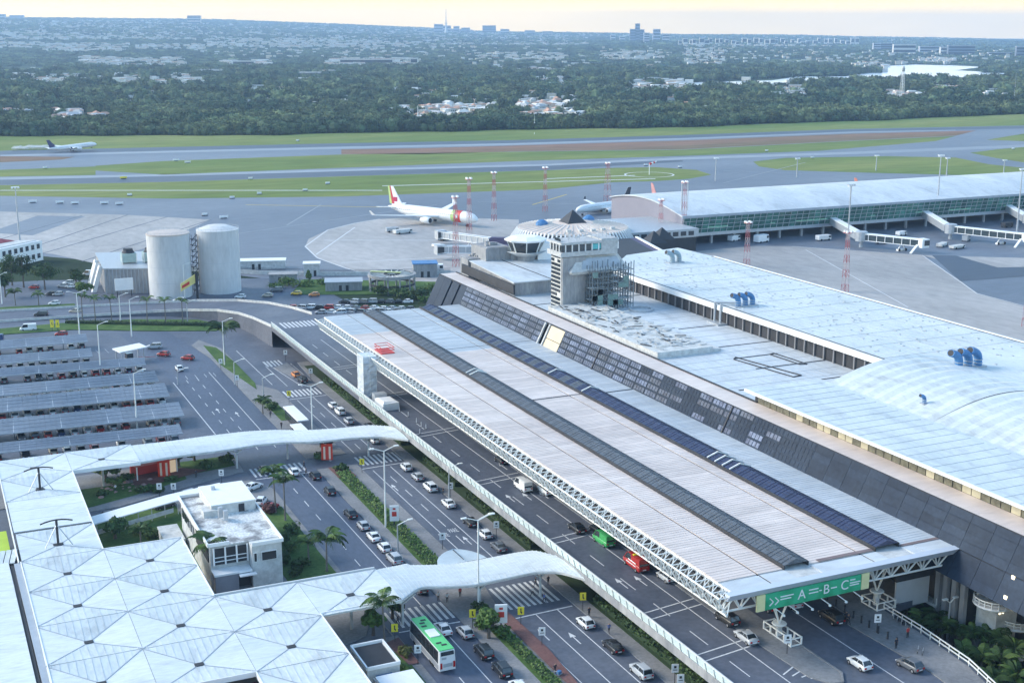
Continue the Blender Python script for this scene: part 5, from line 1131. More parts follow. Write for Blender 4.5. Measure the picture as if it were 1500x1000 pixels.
for k, (ax, ay, bx, by, lab) in enumerate(((221, 486, 205.2, 522.8, 'boarding bridge with pale tunnel reaching under the nose of the big white jet'), (219.5, 470, 190.5, 486, 'boarding bridge pointing left over the empty round apron'))):
    t = thing('boarding_bridge', lab, 'boarding bridge', (ax, ay, 0), 0, 'boarding bridges of the satellite')
    mx, my = ax*.45+bx*.55, ay*.45+by*.55
    q = MB(); q.beam((ax+8, ay-2, 5), (ax*.75+bx*.25, ay*.75+by*.25, 4.6), 3, 3); wbuild(q, 'dark_tunnel', t, mat('violet wall', (.07, .06, .13)))
    tunnel(t, (ax*.75+bx*.25, ay*.75+by*.25, 4.4), (bx, by, 4.2), 2.8, 2.7, M_GALV); q = MB(); q.cbox((bx, by, 4.1), (4, 4, 3.8)); wbuild(q, 'cab', t, M_GALV)
    q = MB(); q.cbox((bx-.4, by-2.05, 4.2), (2.8, .2, 2.4)); wbuild(q, 'cab_opening', t, M_GLASS); legs(t, mx, my, 3)
# ------------------------------------------------------------ aircraft
def airliner(name, lab, loc, rz, s, tailm, livery=0, pitch=0, gear=True):
    t = thing(name, lab, 'aircraft', loc, rz); t.scale = (s, s, s); t.rotation_euler = (0, pitch, rz)
    L = 29.0; prof = [(-L, .25, 5.6), (-26, .9, 5.3), (-21, 1.9, 4.9), (-15, 2.7, 4.6), (-8, 2.82, 4.5), (8, 2.82, 4.5), (20, 2.82, 4.5), (24, 2.6, 4.45), (26.8, 2.05, 4.25), (28.6, 1.2, 3.95), (29.4, .35, 3.7)]
    q = MB(); q.loft([[(x, r*math.cos(2*math.pi*k/20), z+r*math.sin(2*math.pi*k/20)) for k in range(20)] for x, r, z in prof]); q.build('fuselage', t, M_WHITE, smooth=True)
    for sd_ in (-1, 1):
        q = MB(); q.loft([[(7.5, sd_*2.4, 3.4), (-4.5, sd_*2.4, 3.3), (-4.5, sd_*2.4, 3.9), (7.5, sd_*2.4, 4.2)], [(-1.5, sd_*12, 4.1), (-6.5, sd_*12, 4.0), (-6.5, sd_*12, 4.3), (-1.5, sd_*12, 4.5)], [(-9.5, sd_*28.5, 5.5), (-12, sd_*28.5, 5.45), (-12, sd_*28.5, 5.6), (-9.5, sd_*28.5, 5.7)]]); q.build('wing', t, M_WHITE)
        q = MB(); q.loft([[(-9.5, sd_*28.5, 5.5), (-12, sd_*28.5, 5.5), (-12, sd_*28.6, 5.65), (-9.5, sd_*28.6, 5.7)], [(-11.6, sd_*29.4, 7.6), (-12.8, sd_*29.4, 7.6), (-12.8, sd_*29.5, 7.65), (-11.6, sd_*29.5, 7.65)]]); q.build('winglet', t, tailm)
        q = MB(); q.loft([[(x, sd_*9.2+r*math.cos(2*math.pi*k/14), 2.5+r*math.sin(2*math.pi*k/14)) for k in range(14)] for x, r in ((7.6, 1.35), (7.2, 1.6), (4.5, 1.65), (1.8, 1.1))]); e = q.build('engine', t, M_WHITE, smooth=True)
        q = MB(); q.loft([[(x, sd_*9.2+r*math.cos(2*math.pi*k/14), 2.5+r*math.sin(2*math.pi*k/14)) for k in range(14)] for x, r in ((7.63, 1.2), (7.45, 1.2))]); q.build('intake', e, M_DARK)
        q = MB(); q.loft([[(-22, sd_*1.2, 5.4), (-26.5, sd_*1.2, 5.4), (-26.5, sd_*1.2, 5.7), (-22, sd_*1.2, 5.8)], [(-26, sd_*9.5, 6.2), (-28.4, sd_*9.5, 6.2), (-28.4, sd_*9.5, 6.35), (-26, sd_*9.5, 6.4)]]); q.build('tailplane', t, M_WHITE)
        q = MB()
        for k in range(30): q.box(19-k*1.35, sd_*2.68 if sd_ > 0 else sd_*2.68-.12, 5.1, 19.35-k*1.35, sd_*2.68+.12 if sd_ > 0 else sd_*2.68, 5.5)
        q.build('window_row', t, M_GUT, kind='stuff')
    q = MB(); q.loft([[(-19.5, -.25, 7.0), (-26.5, -.2, 6.2), (-26.5, .2, 6.2), (-19.5, .25, 7.0)], [(-25.6, -.12, 15.6), (-29, -.12, 15.6), (-29, .12, 15.6), (-25.6, .12, 15.6)]]); q.build('fin', t, tailm)
    if livery:
        q = MB(); q.loft([[(-26.4, -.3, 7), (-27.9, -.25, 7), (-27.9, .25, 7), (-26.4, .3, 7)], [(-28.0, -.2, 15.7), (-29.1, -.2, 15.7), (-29.1, .2, 15.7), (-28.0, .2, 15.7)]]); q.build('rudder', t, mat('livery green', (.45, .60, .22), .4))
        for x0, x1, m in ((14.6, 16.8, mat('livery green', (.45, .60, .22))), (16.9, 20.6, M_RED)):
            q = MB(); q.loft([[(x, 2.87*math.cos(2*math.pi*k/20), 4.5+2.87*math.sin(2*math.pi*k/20)) for k in range(20)] for x in (x0, x1)], cap=False); q.build('livery_band', t, m)
        q = MB(); q.loft([[(-24.6, -.27, 7), (-26.4, -.26, 7), (-26.4, .26, 7), (-24.6, .27, 7)], [(-27.3, -.19, 15.65), (-28.0, -.19, 15.65), (-28.0, .19, 15.65), (-27.3, .19, 15.65)]]); q.build('fin_band', t, mat('livery red', (.50, .04, .06), .4))
        for sd_ in (-1, 1):
            q = MB(); q.cbox((18.6, sd_*2.95, 4.9), (1.4, .1, 1.4)); q.build('emblem', t, M_WHITE)
            q = MB(); q.cbox((-24, sd_*.26, 9.3), (2.6, .1, 2.2)); q.build('emblem', t, mat('crimson', (.42, .02, .08)))
    q = MB(); q.loft([[(27.0, -1.5, 4.75), (27.0, 1.5, 4.75), (26.6, 1.55, 5.6), (26.6, -1.55, 5.6)], [(28.2, -.9, 4.65), (28.2, .9, 4.65), (27.4, .9, 5.3), (27.4, -.9, 5.3)]]); q.build('cockpit_window', t, M_GLASS)
    for x, y in ((23, 0), (-1, 3.6), (-1, -3.6)):
        q = MB(); q.beam((x, y, .6), (x, y, 2.2), .35); q.build('gear_leg', t, M_GALV); q = MB(); q.beam((x, y-.6, .6), (x, y+.6, .6), 1.2, n=10); q.build('wheel', t, M_TYRE)
    return t
# nose at right, tail at left, seen three-quarter
airliner('airliner', 'large white parked jet with red and green nose bands and red tail', (225.5, 586, 0), math.radians(-64), 1.0, M_WHITE, 1)
lx, ly, _ = at(112, 222)
airliner('airliner', 'white jet touching down on the runway in a puff of smoke, dark tail', (lx-2, ly+6, .3), math.radians(14), .66, mat('navy tail', (.03, .03, .10), .4), 0, pitch=-.07)
ax_, ay_, _ = at(878, 314)
airliner('airliner', 'parked white jet behind the round satellite, black tail with white band', (ax_+6, ay_+6, 0), math.radians(200), .72, mat('black tail', (.02, .02, .03), .4), 0)
ax_, ay_, _ = at(1000, 288)
airliner('airliner', 'white jet hidden behind the pier with only its red tipped tail showing, nearer one', (365, 596, 0), math.radians(-88), .62, mat('pale red tail', (.5, .25, .24), .4), 0)
airliner('airliner', 'white jet hidden behind the pier roof with its orange red fin showing, farther right', (482, 570, 0), math.radians(-88), .62, mat('orange red tail', (.42, .14, .10), .4), 0)
# tyre smoke behind the landing jet
smk = MB(); sr = random.Random(3)
for k in range(14):
    c = at(22+k*4.2, 219.5-.1*k); smk.lathe((c[0], c[1], .4+sr.random()), [(.2, -1), (2.2, -.3), (2.4+sr.random(), .8), (1, 2), (.1, 2.3)], 9)
sm_ = mat('tyre smoke', (.85, .85, .86), 1, var=0); sm_.node_tree.nodes['Principled BSDF'].inputs['Alpha'].default_value = .35
o = smk.build('tyre_smoke', None, sm_); o['kind'] = 'stuff'
# ------------------------------------------------------------ lattice floodlight masts
def mast(x, y, h, lab, pole=0, w0=2.6):
    t = thing('lattice_mast', lab, 'mast', (x, y, 0), .2, 'red and white lattice floodlight masts')
    n = max(4, int(h/2.6)); w1 = w0*.45
    for i in range(n):
        z0, z1 = h*i/n, h*(i+1)/n; a, b = (w0+(w1-w0)*i/n)/2, (w0+(w1-w0)*(i+1)/n)/2; q = MB()
        for sx_, sy_ in ((-1, -1), (1, -1), (1, 1), (-1, 1)): q.beam((sx_*a, sy_*a, z0), (sx_*b, sy_*b, z1), .15)
        for (p1, p2) in (((-1, -1), (1, -1)), ((1, -1), (1, 1)), ((1, 1), (-1, 1)), ((-1, 1), (-1, -1))):
            q.beam((p1[0]*a, p1[1]*a, z0), (p2[0]*b, p2[1]*b, z1), .08); q.beam((p1[0]*b, p1[1]*b, z1), (p2[0]*b, p2[1]*b, z1), .08)
        q.build('lattice_section', t, M_MRED if i % 2 == 0 else M_MWH)
    q = MB(); q.cbox((0, 0, h+.1), (2.4, 2.4, .2)); q.build('platform', t, M_MRED)
    for k in range(4): a = k*math.pi/2+.4; q = MB(); q.cbox((1.2*math.cos(a), 1.2*math.sin(a), h+.6), (.7, .7, .7)); q.build('floodlight', t, M_WHITE)
    if pole:
        q = MB(); q.beam((0, 0, h), (0, 0, pole), .45, n=8); q.build('pole', t, M_GALV); q = MB(); q.cbox((0, 0, pole), (3.6, .8, .35))
        q.build('crossarm', t, M_GALV)
        for s in (-1.5, -.5, .5, 1.5): q = MB(); q.cbox((s, -.4, pole-.2), (.6, .5, .6)); q.build('floodlight', t, M_WHITE)
    return t
for x, y, h, lab, pole in ((190, 468, 27, 'red white lattice mast in front of the big jet nose', 0), (218, 521, 27.5, 'red white lattice mast just right of the big jet nose', 0), (255, 578, 23, 'faint red white lattice mast farther right behind the satellite', 0), (292.3, 597.6, 22, 'red white lattice mast beyond the satellite left of the pyramid', 0), (342.5, 623, 20, 'red white lattice mast behind the black tailed jet', 0),
                          (291.5, 482, 19, 'red lattice mast in front of the mauve pier end wall', 0), (298.5, 474.5, 27, 'grey red lattice mast at the corner of the pier', 0), (294.3, 421, 17, 'red lattice mast before the left part of the pier glass', 0), (296.4, 363.4, 21, 'red lattice mast with a tall slim pole on top, at the big roof edge', 38), (313, 294.5, 27, 'large red lattice mast at the right edge of the photo', 0)):
    mast(x, y, h, lab, pole, 1.9 if x < 310 else 3.0)
t = thing('plant_gantry', 'thin steel gantry holding lamps at the corner of the pier', 'mast', (300.5, 480, 0)); q = MB()
for z in (0,): q.beam((0, 0, 0), (0, 0, 27), .4); q.beam((3, 0, 0), (3, 0, 27), .3)
q.build('pole', t, M_GALV)
def slim(x, y, h, lab, grp='slim floodlight poles of the apron'):
    t = thing('floodlight_pole', lab, 'lamp post', (x, y, 0), 0, grp); q = MB(); q.lathe((0, 0, 0), [(.45, 0), (.2, h)], 8); q.build('pole', t, M_GALV); q = MB(); q.cbox((0, 0, h+.1), (3.4, .8, .3)); q.build('crossarm', t, M_WHITE)
    for s in (-1.3, 0, 1.3): q = MB(); q.cbox((s, -.4, h-.25), (.8, .6, .6)); q.build('floodlight', t, M_WHITE)
for px, py, h, lab in ((1371, 329, 33, 'tall slim floodlight pole rising over the middle of the pier'), (1489, 345, 30, 'slim floodlight pole near the right edge before the pier'), (1048, 265, 14, 'floodlight pole at the tip of the grass island'), (1167, 260, 12, 'short grey pole beyond the pier, left of three'), (1283, 250, 10, 'short grey pole on the edge of the far grass'), (1386, 262, 13, 'short pole right above the tall one, beyond the pier'), (29, 352, 23.5, 'floodlight pole with round head behind the white office block'), (1470, 255, 9, 'short lamp post on the far taxiway at right')):
    p = at(px, py); slim(p[0], p[1], h, lab)
# apron vehicles, dollies, signs
def box_vehicle(px, py, d, lab, m, cat='vehicle', rz=0, z=0):
    p = at(px, py, z); t = thing('service_vehicle', lab, cat, (p[0], p[1], z), rz); q = MB(); q.loft([[(-d[0]/2, -d[1]/2, .5), (d[0]/2, -d[1]/2, .5), (d[0]/2, d[1]/2, .5), (-d[0]/2, d[1]/2, .5)], [(-d[0]/2, -d[1]/2, d[2]), (d[0]/2-.3, -d[1]/2, d[2]), (d[0]/2-.3, d[1]/2, d[2]), (-d[0]/2, d[1]/2, d[2])]]); q.build('body', t, m)
    q = MB(); q.box(d[0]/2-1.6, -d[1]/2-.02, d[2]*.55, d[0]/2-.35, d[1]/2+.02, d[2]*.88); q.build('window', t, M_GLASS)
    for sx_ in (-1, 1):
        for sy_ in (-1, 1): q = MB(); q.beam((sx_*d[0]*.3, sy_*(d[1]/2)-.15, .45), (sx_*d[0]*.3, sy_*(d[1]/2)+.15, .45), .9, n=10); q.build('wheel', t, M_TYRE)
for a in ((1115, 355, (7, 3, 3.4), 'white conveyor truck under the left end of the pier', M_WHITE), (1075, 353, (6, 2.6, 2.6), 'white van parked under the left end of the pier', M_WHITE), (1206, 352, (7, 2.6, 2.4), 'white catering truck beside the left bridge column', M_WHITE), (1320, 345, (5, 2.4, 2), 'small white tug under the middle boarding corridor', M_WHITE),
          (1380, 361, (8, 2.6, 1.6), 'flat white loader parked beside the middle bridge rotunda', M_DIRTY), (1402, 364, (8, 2.6, 1.5), 'second flat white loader at the middle bridge', M_DIRTY), (1415, 353, (5, 2.4, 2.6), 'grey bus by the middle boarding bridge tunnel', M_GALV), (1290, 357, (5, 2.2, 2), 'grey tractor under the left boarding tunnel', M_GALV), (1475, 333, (6, 2.6, 2.4), 'dark dollies below the right boarding bridge', M_GUT),
          (590, 342, (9, 3, 2), 'white baggage loader below the wing of the big jet', M_DIRTY), (575, 340, (6, 2.6, 2.2), 'grey baggage tractor below the wing tip of the big jet', M_GALV), (650, 352, (6, 3, 1.8), 'low dark loader parked by the boarding bridge cab', M_GUT), (640, 362, (4, 2, 1.4), 'small pale cart on the round apron', M_WHITE), (635, 398, (8, 3, 3), 'white container cabin at the edge of the round apron', M_WHITE),
          (908, 302, (6, 3, 3), 'steps truck beside the black tailed jet', M_DIRTY), (872, 308, (5, 3, 2.5), 'white loader left of the black tailed jet', M_WHITE)):
    box_vehicle(a[0], a[1], a[2], a[3], a[4], rz=R.uniform(-.6, .6))
for k, (px, py) in enumerate(((48, 297), (88, 298), (110, 299), (153, 299), (175, 300), (328, 320), (181, 262), (258, 236), (275, 239), (367, 263), (480, 270), (190, 287), (380, 285), (946, 243), (1190, 232), (1123, 222), (1484, 219), (996, 246), (436, 207), (66, 247), (340, 291), (447, 280), (300, 316))):
    p = at(px, py); t = thing('field_marker', 'low white marker board, %s' % ['far left by the taxiway', 'second along the left taxiway', 'third along the left taxiway', 'fourth along the left taxiway', 'fifth along the left taxiway', 'beside the right tank', 'yellowish one on the far taxiway', 'one on grass left of centre', 'one just right of it on grass', 'one beyond the right tank on taxiway', 'one left of the big jet tail', 'one on the near grass edge', 'one right of the tanks on grass', 'by the windsock', 'on the grass above the pier', 'on the verge right of the windsock', 'at the right frame edge', 'near the windsock circle', 'beside the runway', 'under the landing jet', 'on the grass edge above the tanks', 'left of the big jet on grass', 'above the left tank'][k], 'marker', (p[0], p[1], 0))
    q = MB(); q.cbox((0, 0, .9), (4.2 if k < 9 else 2.6, .4, 1.1)); q.build('board', t, M_YELS if k == 6 else M_WHITE); q = MB(); q.cbox((0, 0, .2), (3, .6, .4)); q.build('foot', t, M_GUT)
p = at(951, 256); t = thing('windsock', 'red and white windsock on a pole inside a white circle on the grass', 'windsock', (p[0], p[1], 0)); q = MB(); q.beam((0, 0, 0), (0, 0, 7), .3); q.build('pole', t, M_WHITE)
for k in range(4): q = MB(); q.beam((k*1.3, 0, 6.8+k*.35), (k*1.3+1.3, 0, 7.15+k*.35), 1.5-k*.2, n=8); q.build('sock_band', t, M_RED if k % 2 == 0 else M_WHITE)
q = MB(); q.lathe((p[0], p[1], 0), [(15, .04), (16.2, .05)], 40, cap=False); struct(q, 'windsock_circle', M_LINE)
# ------------------------------------------------------------ vehicles
def car_proto(kind):
    t = thing('parked_car' if kind != 'van' else 'van', 'prototype', 'car'); L, Wd, H = dict(hatch=(3.9, 1.72, 1.5), sedan=(4.4, 1.76, 1.45), suv=(4.5, 1.84, 1.72), van=(5.0, 1.95, 2.15))[kind]
    hb = .98 if kind != 'suv' else 1.1; hd = .84 if kind != 'suv' else .98
    if kind == 'van': hb, hd = 1.15, 1.05
    def ring(x, w, z0, z1, cr=.05): return [(x, -w*.94, z0), (x, w*.94, z0), (x, w, z0+.2), (x, w, z1-.14), (x, w*.9, z1), (x, 0, z1+cr), (x, -w*.9, z1), (x, -w, z1-.14), (x, -w, z0+.2)]
    w = Wd/2; tr = hb-.04 if kind in ('hatch', 'suv', 'van') else hb-.02
    q = MB(); q.loft([ring(-L/2, w*.80, .40, tr-.26), ring(-L/2+.07, w*.92, .3, tr-.05), ring(-L/2+.3, w*.97, .26, tr), ring(-L*.3, w, .22, hb), ring(0, w, .22, hb), ring(L*.22, w, .22, hb-.01), ring(L*.30, w*.99, .24, hb-.07), ring(L*.40, w*.95, .26, hd-.04), ring(L/2-.16, w*.86, .3, hd-.14), ring(L/2-.04, w*.74, .34, hd-.30), ring(L/2, w*.66, .42, hd-.38)]); nl = len(q.f)
    rl = {'hatch': (-L/2+.14, -L/2+.62, .28, 1.12), 'sedan': (-L/2+.5, -L/2+1.15, .28, 1.2), 'suv': (-L/2+.1, -L/2+.42, .42, 1.25), 'van': (-L/2+.08, -L/2+.2, L*.26, L*.4)}[kind]
    a, b, c, d = rl
    q.hexa([(b-.03, -w*.75, H-.09), (c+.03, -w*.75, H-.09), (c+.03, w*.75, H-.09), (b-.03, w*.75, H-.09)], [(b+.12, -w*.62, H), (c-.15, -w*.62, H), (c-.15, w*.62, H), (b+.12, w*.62, H)])                              # roof skin
    for s in (-1, 1):
        q.beam((a+.05, s*w*.86, hb-.02), (b+.02, s*w*.74, H-.05), .09); q.beam((d, s*w*.86, hb-.02), (c, s*w*.74, H-.05), .07); q.beam(((a+d)/2, s*w*.87, hb), ((b+c)/2, s*w*.75, H-.05), .06)
        q.cbox((c+.35, s*(w+.1), hb+.08), (.16, .2, .13))
    if kind == 'van': q.box(a+.06, -w*.86, hb, (c+a)/2+.6, w*.86, H-.05)
    bo_ = q.build('body', t, PAINT['white']); bo_.data.polygons.foreach_set('use_smooth', [i < nl-2 for i in range(len(bo_.data.polygons))])
    q = MB(); q.hexa([(a+.03, -w*.85, hb-.05), (d, -w*.85, hb-.05), (d, w*.85, hb-.05), (a+.03, w*.85, hb-.05)], [(b, -w*.73, H-.06), (c, -w*.73, H-.06), (c, w*.73, H-.06), (b, w*.73, H-.06)]); q.build('window', t, M_GLASS)
    wm = MB(); wm.beam((0, -.1, 0), (0, .1, 0), .66, n=14); wm.mats = [M_TYRE]; wm = wm.mesh('wheel'); rm = MB(); rm.beam((0, -.11, 0), (0, .11, 0), .36, n=10); rm.mats = [M_RIM]; rm = rm.mesh('rim')
    for sx_ in (-1, 1):
        for sy_ in (-1, 1): wh = inst(wm, 'wheel', t, (sx_*L*.31, sy_*(w-.08), .31)); inst(rm, 'rim', wh)
    for s in (-1, 1):
        q = MB(); q.box(L/2-.22, s*w*.62-.17, hd-.36, L/2-.02, s*w*.62+.17, hd-.2); q.build('headlight', t, M_HEAD)
        q = MB(); q.box(-L/2-.02, s*w*.66-.15, tr-.36, -L/2+.14, s*w*.66+.15, tr-.14); q.build('tail_light', t, M_TAIL)
    q = MB(); q.box(-L/2-.03, -.28, .5, -L/2+.03, .28, .64); q.build('number_plate', t, M_WHITE); q = MB(); q.box(-L/2-.01, -w*.7, .3, -L/2+.1, w*.7, .44); q.build('bumper', t, M_GUT)
    return t
PROTO = {k: car_proto(k) for k in ('hatch', 'sedan', 'suv', 'van')}
ROAD_GRP = 'cars on the roads in front of the terminal'
def car(x, y, z, kind, paint, lab, rz=90, grp=ROAD_GRP):
    o = dup(PROTO[kind], (x, y, z), math.radians(rz+R.uniform(-1.5, 1.5)), lab, grp, paint); o['category'] = 'van' if kind == 'van' else 'car'; o.name = 'moving_car' if grp == ROAD_GRP else 'parked_car'; return o
for x, y, z, kd, pt, lab in (
    (60.6, 257.6, .02, 'hatch', 'grey', 'grey hatchback on the left part of the crosswalk under the north link canopy'), (66.0, 253.6, .02, 'hatch', 'white', 'white hatchback leaving the zebra crossing just below the north link canopy'),
    (69.4, 249.5, .02, 'hatch', 'black', 'black hatchback at the kerb, first below the crossing by the red paving'), (69.5, 239.4, .02, 'hatch', 'black', 'black hatchback at the kerb, second below the crossing'), (69.4, 225.6, .02, 'sedan', 'black', 'black sedan at the kerb beside the hedge lamp post, red tail lamps'),
    (69.6, 218.6, .02, 'hatch', 'silver', 'silver hatchback at the head of the queue before the south link canopy'), (69.6, 212.6, .02, 'sedan', 'white', 'white sedan second in the queue before the south link canopy'), (69.7, 207.0, .02, 'hatch', 'white', 'white hatchback third in the queue before the south link canopy'), (69.6, 201.4, .02, 'suv', 'silver', 'silver car fourth in the queue, nose at the south link canopy'), (69.6, 196.2, .02, 'hatch', 'white', 'white hatchback last in the queue, half under the south link canopy edge'),
    (88.4, 246.8, .02, 'hatch', 'white', 'white hatchback parked first in the row below the middle crosswalk'), (88.4, 240.0, .02, 'hatch', 'silver', 'pinkish silver hatchback parked second in the row by the arrivals kerb'), (88.5, 233.0, .02, 'suv', 'white', 'white car parked third in the row by the arrivals kerb, person behind it'), (88.4, 222.9, .02, 'sedan', 'white', 'white sedan with dark sunroof parked fourth by the arrivals kerb'),
    (88.4, 212.0, .02, 'hatch', 'black', 'black hatchback ahead of the white one near the white board sign'), (88.5, 205.3, .02, 'hatch', 'white', 'white hatchback beside the tall sign below the viaduct hedge'), (88.4, 198.8, .02, 'sedan', 'grey', 'dark grey sedan last before the south link canopy by the viaduct'),
    (88.3, 267.3, .02, 'hatch', 'white', 'white hatchback half hidden beyond the crosswalk below the north link canopy'), (90.2, 277.0, .14, 'hatch', 'black', 'dark hatchback parked on the kerb beyond the north link canopy'),
    (87.6, 330.6, .02, 'hatch', 'orange', 'orange hatchback far up the arrivals road by the kerb island'), (87.8, 324.6, .02, 'suv', 'black', 'black car right behind the orange one up the arrivals road'), (88.0, 298.0, .02, 'hatch', 'white', 'white hatchback with red tail beyond the north link canopy, farther one'), (88.0, 292.2, .02, 'suv', 'white', 'white car beyond the north link canopy, nearer of the close pair'), (87.6, 284.0, .02, 'hatch', 'silver', 'silver hatchback whose roof only shows past the north link canopy'),
    (69.4, 188.0, .02, 'hatch', 'grey', 'grey hatchback coming out from beneath the south link canopy'), (67.2, 172.4, .02, 'sedan', 'white', 'white sedan close beside the green roofed bus'), (69.9, 170.0, .02, 'hatch', 'silver', 'silver hatchback with dark glass right of the white sedan and bus'), (69.9, 162.8, .02, 'suv', 'black', 'black car at the kerb second behind the bus rear'), (70.1, 156.6, .02, 'suv', 'black', 'black car at the kerb nearest the bottom edge below the bus'), (70.1, 151.0, .02, 'hatch', 'white', 'white car cut by the bottom edge below the two black cars'),
    (88.2, 165.2, .02, 'hatch', 'white', 'white hatchback by the shaded kerb under the viaduct near the yellow sign'), (88.2, 156.4, .02, 'sedan', 'black', 'dark sedan between two white cars under the viaduct hedge'), (88.1, 147.8, .02, 'suv', 'silver', 'silver car near the bottom edge under the viaduct hedge'),
    (101.3, 226.4, DZ, 'hatch', 'black', 'black hatchback on the departures deck farthest up beside the truss'), (101.6, 206.9, DZ, 'suv', 'white', 'white car on the departures deck close against the truss'), (101.2, 185.6, DZ, 'hatch', 'black', 'small black hatchback on the deck just before the green van'),
    (98.2, 187.6, DZ, 'sedan', 'black', 'black sedan with lit red tail lamps on the departures deck'), (101.5, 163.4, DZ, 'hatch', 'silver', 'silver hatchback on the deck between the red van and canopy end'), (101.7, 146.6, DZ, 'suv', 'black', 'black car on the deck beside the long guard cage'), (100.9, 140.6, DZ, 'sedan', 'silver', 'silver sedan on the deck below the black car by the cage'),
    (115.9, 140.7, DZ, 'suv', 'black', 'black car on the right road just below the green banner'), (110.4, 127.6, DZ, 'hatch', 'white', 'white hatchback driving away at the bottom right road'), (116.3, 124.4, DZ, 'hatch', 'grey', 'grey hatchback beside the curved railing at bottom right'), (113.6, 147.6, DZ, 'suv', 'silver', 'silver car half hidden under the green banner'), (109.8, 147.8, DZ, 'hatch', 'black', 'black car in shade under the left part of the green banner'),
    (58.7, 378.8, .03, 'suv', 'silver', 'silver car leaving the toll booth'), (59.5, 368.5, .03, 'hatch', 'red', 'dark red hatchback queued right of the toll booth'), (64.9, 361.3, .03, 'hatch', 'red', 'maroon hatchback on the arrow lanes beside the lawn tip'), (60.5, 350.4, .03, 'hatch', 'white', 'white hatchback alone on the wide asphalt below the toll booth'), (32.9, 439.3, .06, 'suv', 'black', 'black car on the far approach road at left'), (38.7, 456.5, .03, 'hatch', 'white', 'white hatchback beyond the far approach road among palms'), (35.8, 407.3, .03, 'hatch', 'red', 'bright red car behind the first solar carport'), (17.0, 408.0, .03, 'van', 'blue', 'blue van at the left edge behind the first solar carport')):
    rz = 90
    if 'approach' in lab or 'beyond the far' in lab: rz = 165
    if 'bright red' in lab or 'blue van' in lab or 'leaving the toll' in lab: rz = 165
    if 'dark red' in lab or 'maroon' in lab: rz = 135
    if 'grey hatchback beside the curved' in lab: rz = 96
    car(x, y, z, kd, pt, lab, rz)
t = car(27.3, 419, .03, 'van', 'white', 'white pick-up van on the curved lane left of the yellow signs', 172)
t = car(98.6, 210.4, DZ, 'van', 'white', 'white rounded van in the middle lane of the departures deck', 90)
t = car(99.7, 180.6, DZ, 'van', 'green', 'bright green van next to the truss on the departures deck', 90); 
t = car(99.6, 169.6, DZ, 'van', 'red', 'red orange fire-style van with white markings by the truss', 90)
t.scale = (1.14, 1.08, 1.1)
for o, c in ((t, M_WHITE),):
    q = MB()
    for s in (-1, 1): q.box(-1.6, s*.985-.01, 1.25, .6, s*.985+.01, 1.42); q.box(-1.6, s*.985-.01, .8, 1.2, s*.985+.01, .92)
    q.build('marking', o, M_WHITE); q = MB(); q.box(-.6, -.7, 2.15, -.2, .7, 2.3); q.build('roof_bar', o, M_YELS)
for x, y, rz, pt, kd, lab in ((37.8, 245.0, 20, 'grey', 'suv', 'grey car on the street between garden and white house, right of two'), (44.0, 248.6, 20, 'silver', 'suv', 'silver car nearest the white house on the garden street'), (27.6, 243.6, 18, 'black', 'hatch', 'dark car half hidden by the bush tree on the garden street')): car(x, y, .04, kd, pt, lab, rz)
p = at(371, 712, .7); car(p[0], p[1], .14, 'sedan', 'white', 'white sedan parked behind the white house nearest the crossing', 30, 'cars parked by the white house'); p = at(383, 733, .7); car(p[0], p[1], .14, 'hatch', 'white', 'white hatchback under the palms behind the white house', 60, 'cars parked by the white house')
p = at(397, 742, .7); car(p[0], p[1], .14, 'hatch', 'red', 'dark red car in the shrubs behind the white house', 40, 'cars parked by the white house')
# cars in the carports
ORD = ['first', 'second', 'third', 'fourth', 'fifth', 'sixth', 'seventh', 'eighth', 'ninth', 'tenth', 'eleventh', 'twelfth', 'thirteenth', 'fourteenth', 'fifteenth', 'sixteenth', 'seventeenth', 'eighteenth', 'nineteenth']
cr = random.Random(5)
for k, r_ in enumerate(rows_):
    x = r_[2]-1.6; n = 0
    while x > 2:
        if cr.random() > .1:
            pt = cr.choice(['white', 'silver', 'black', 'black', 'grey', 'grey', 'white', 'red', 'silver', 'blue', 'beige']); kd = cr.choice(['hatch', 'sedan', 'suv'])
            y = r_[0]+(x-14)*r_[3]+3.6
            car(x, y+cr.uniform(-.4, .4), .02, kd, pt, '%s car, %s from the right under the %s solar carport counted from the far end' % (pt, ORD[n], ORD[k]), 90+(180 if cr.random() < .3 else 0), 'cars parked under the solar carports')
            n += 1
        x -= 2.85
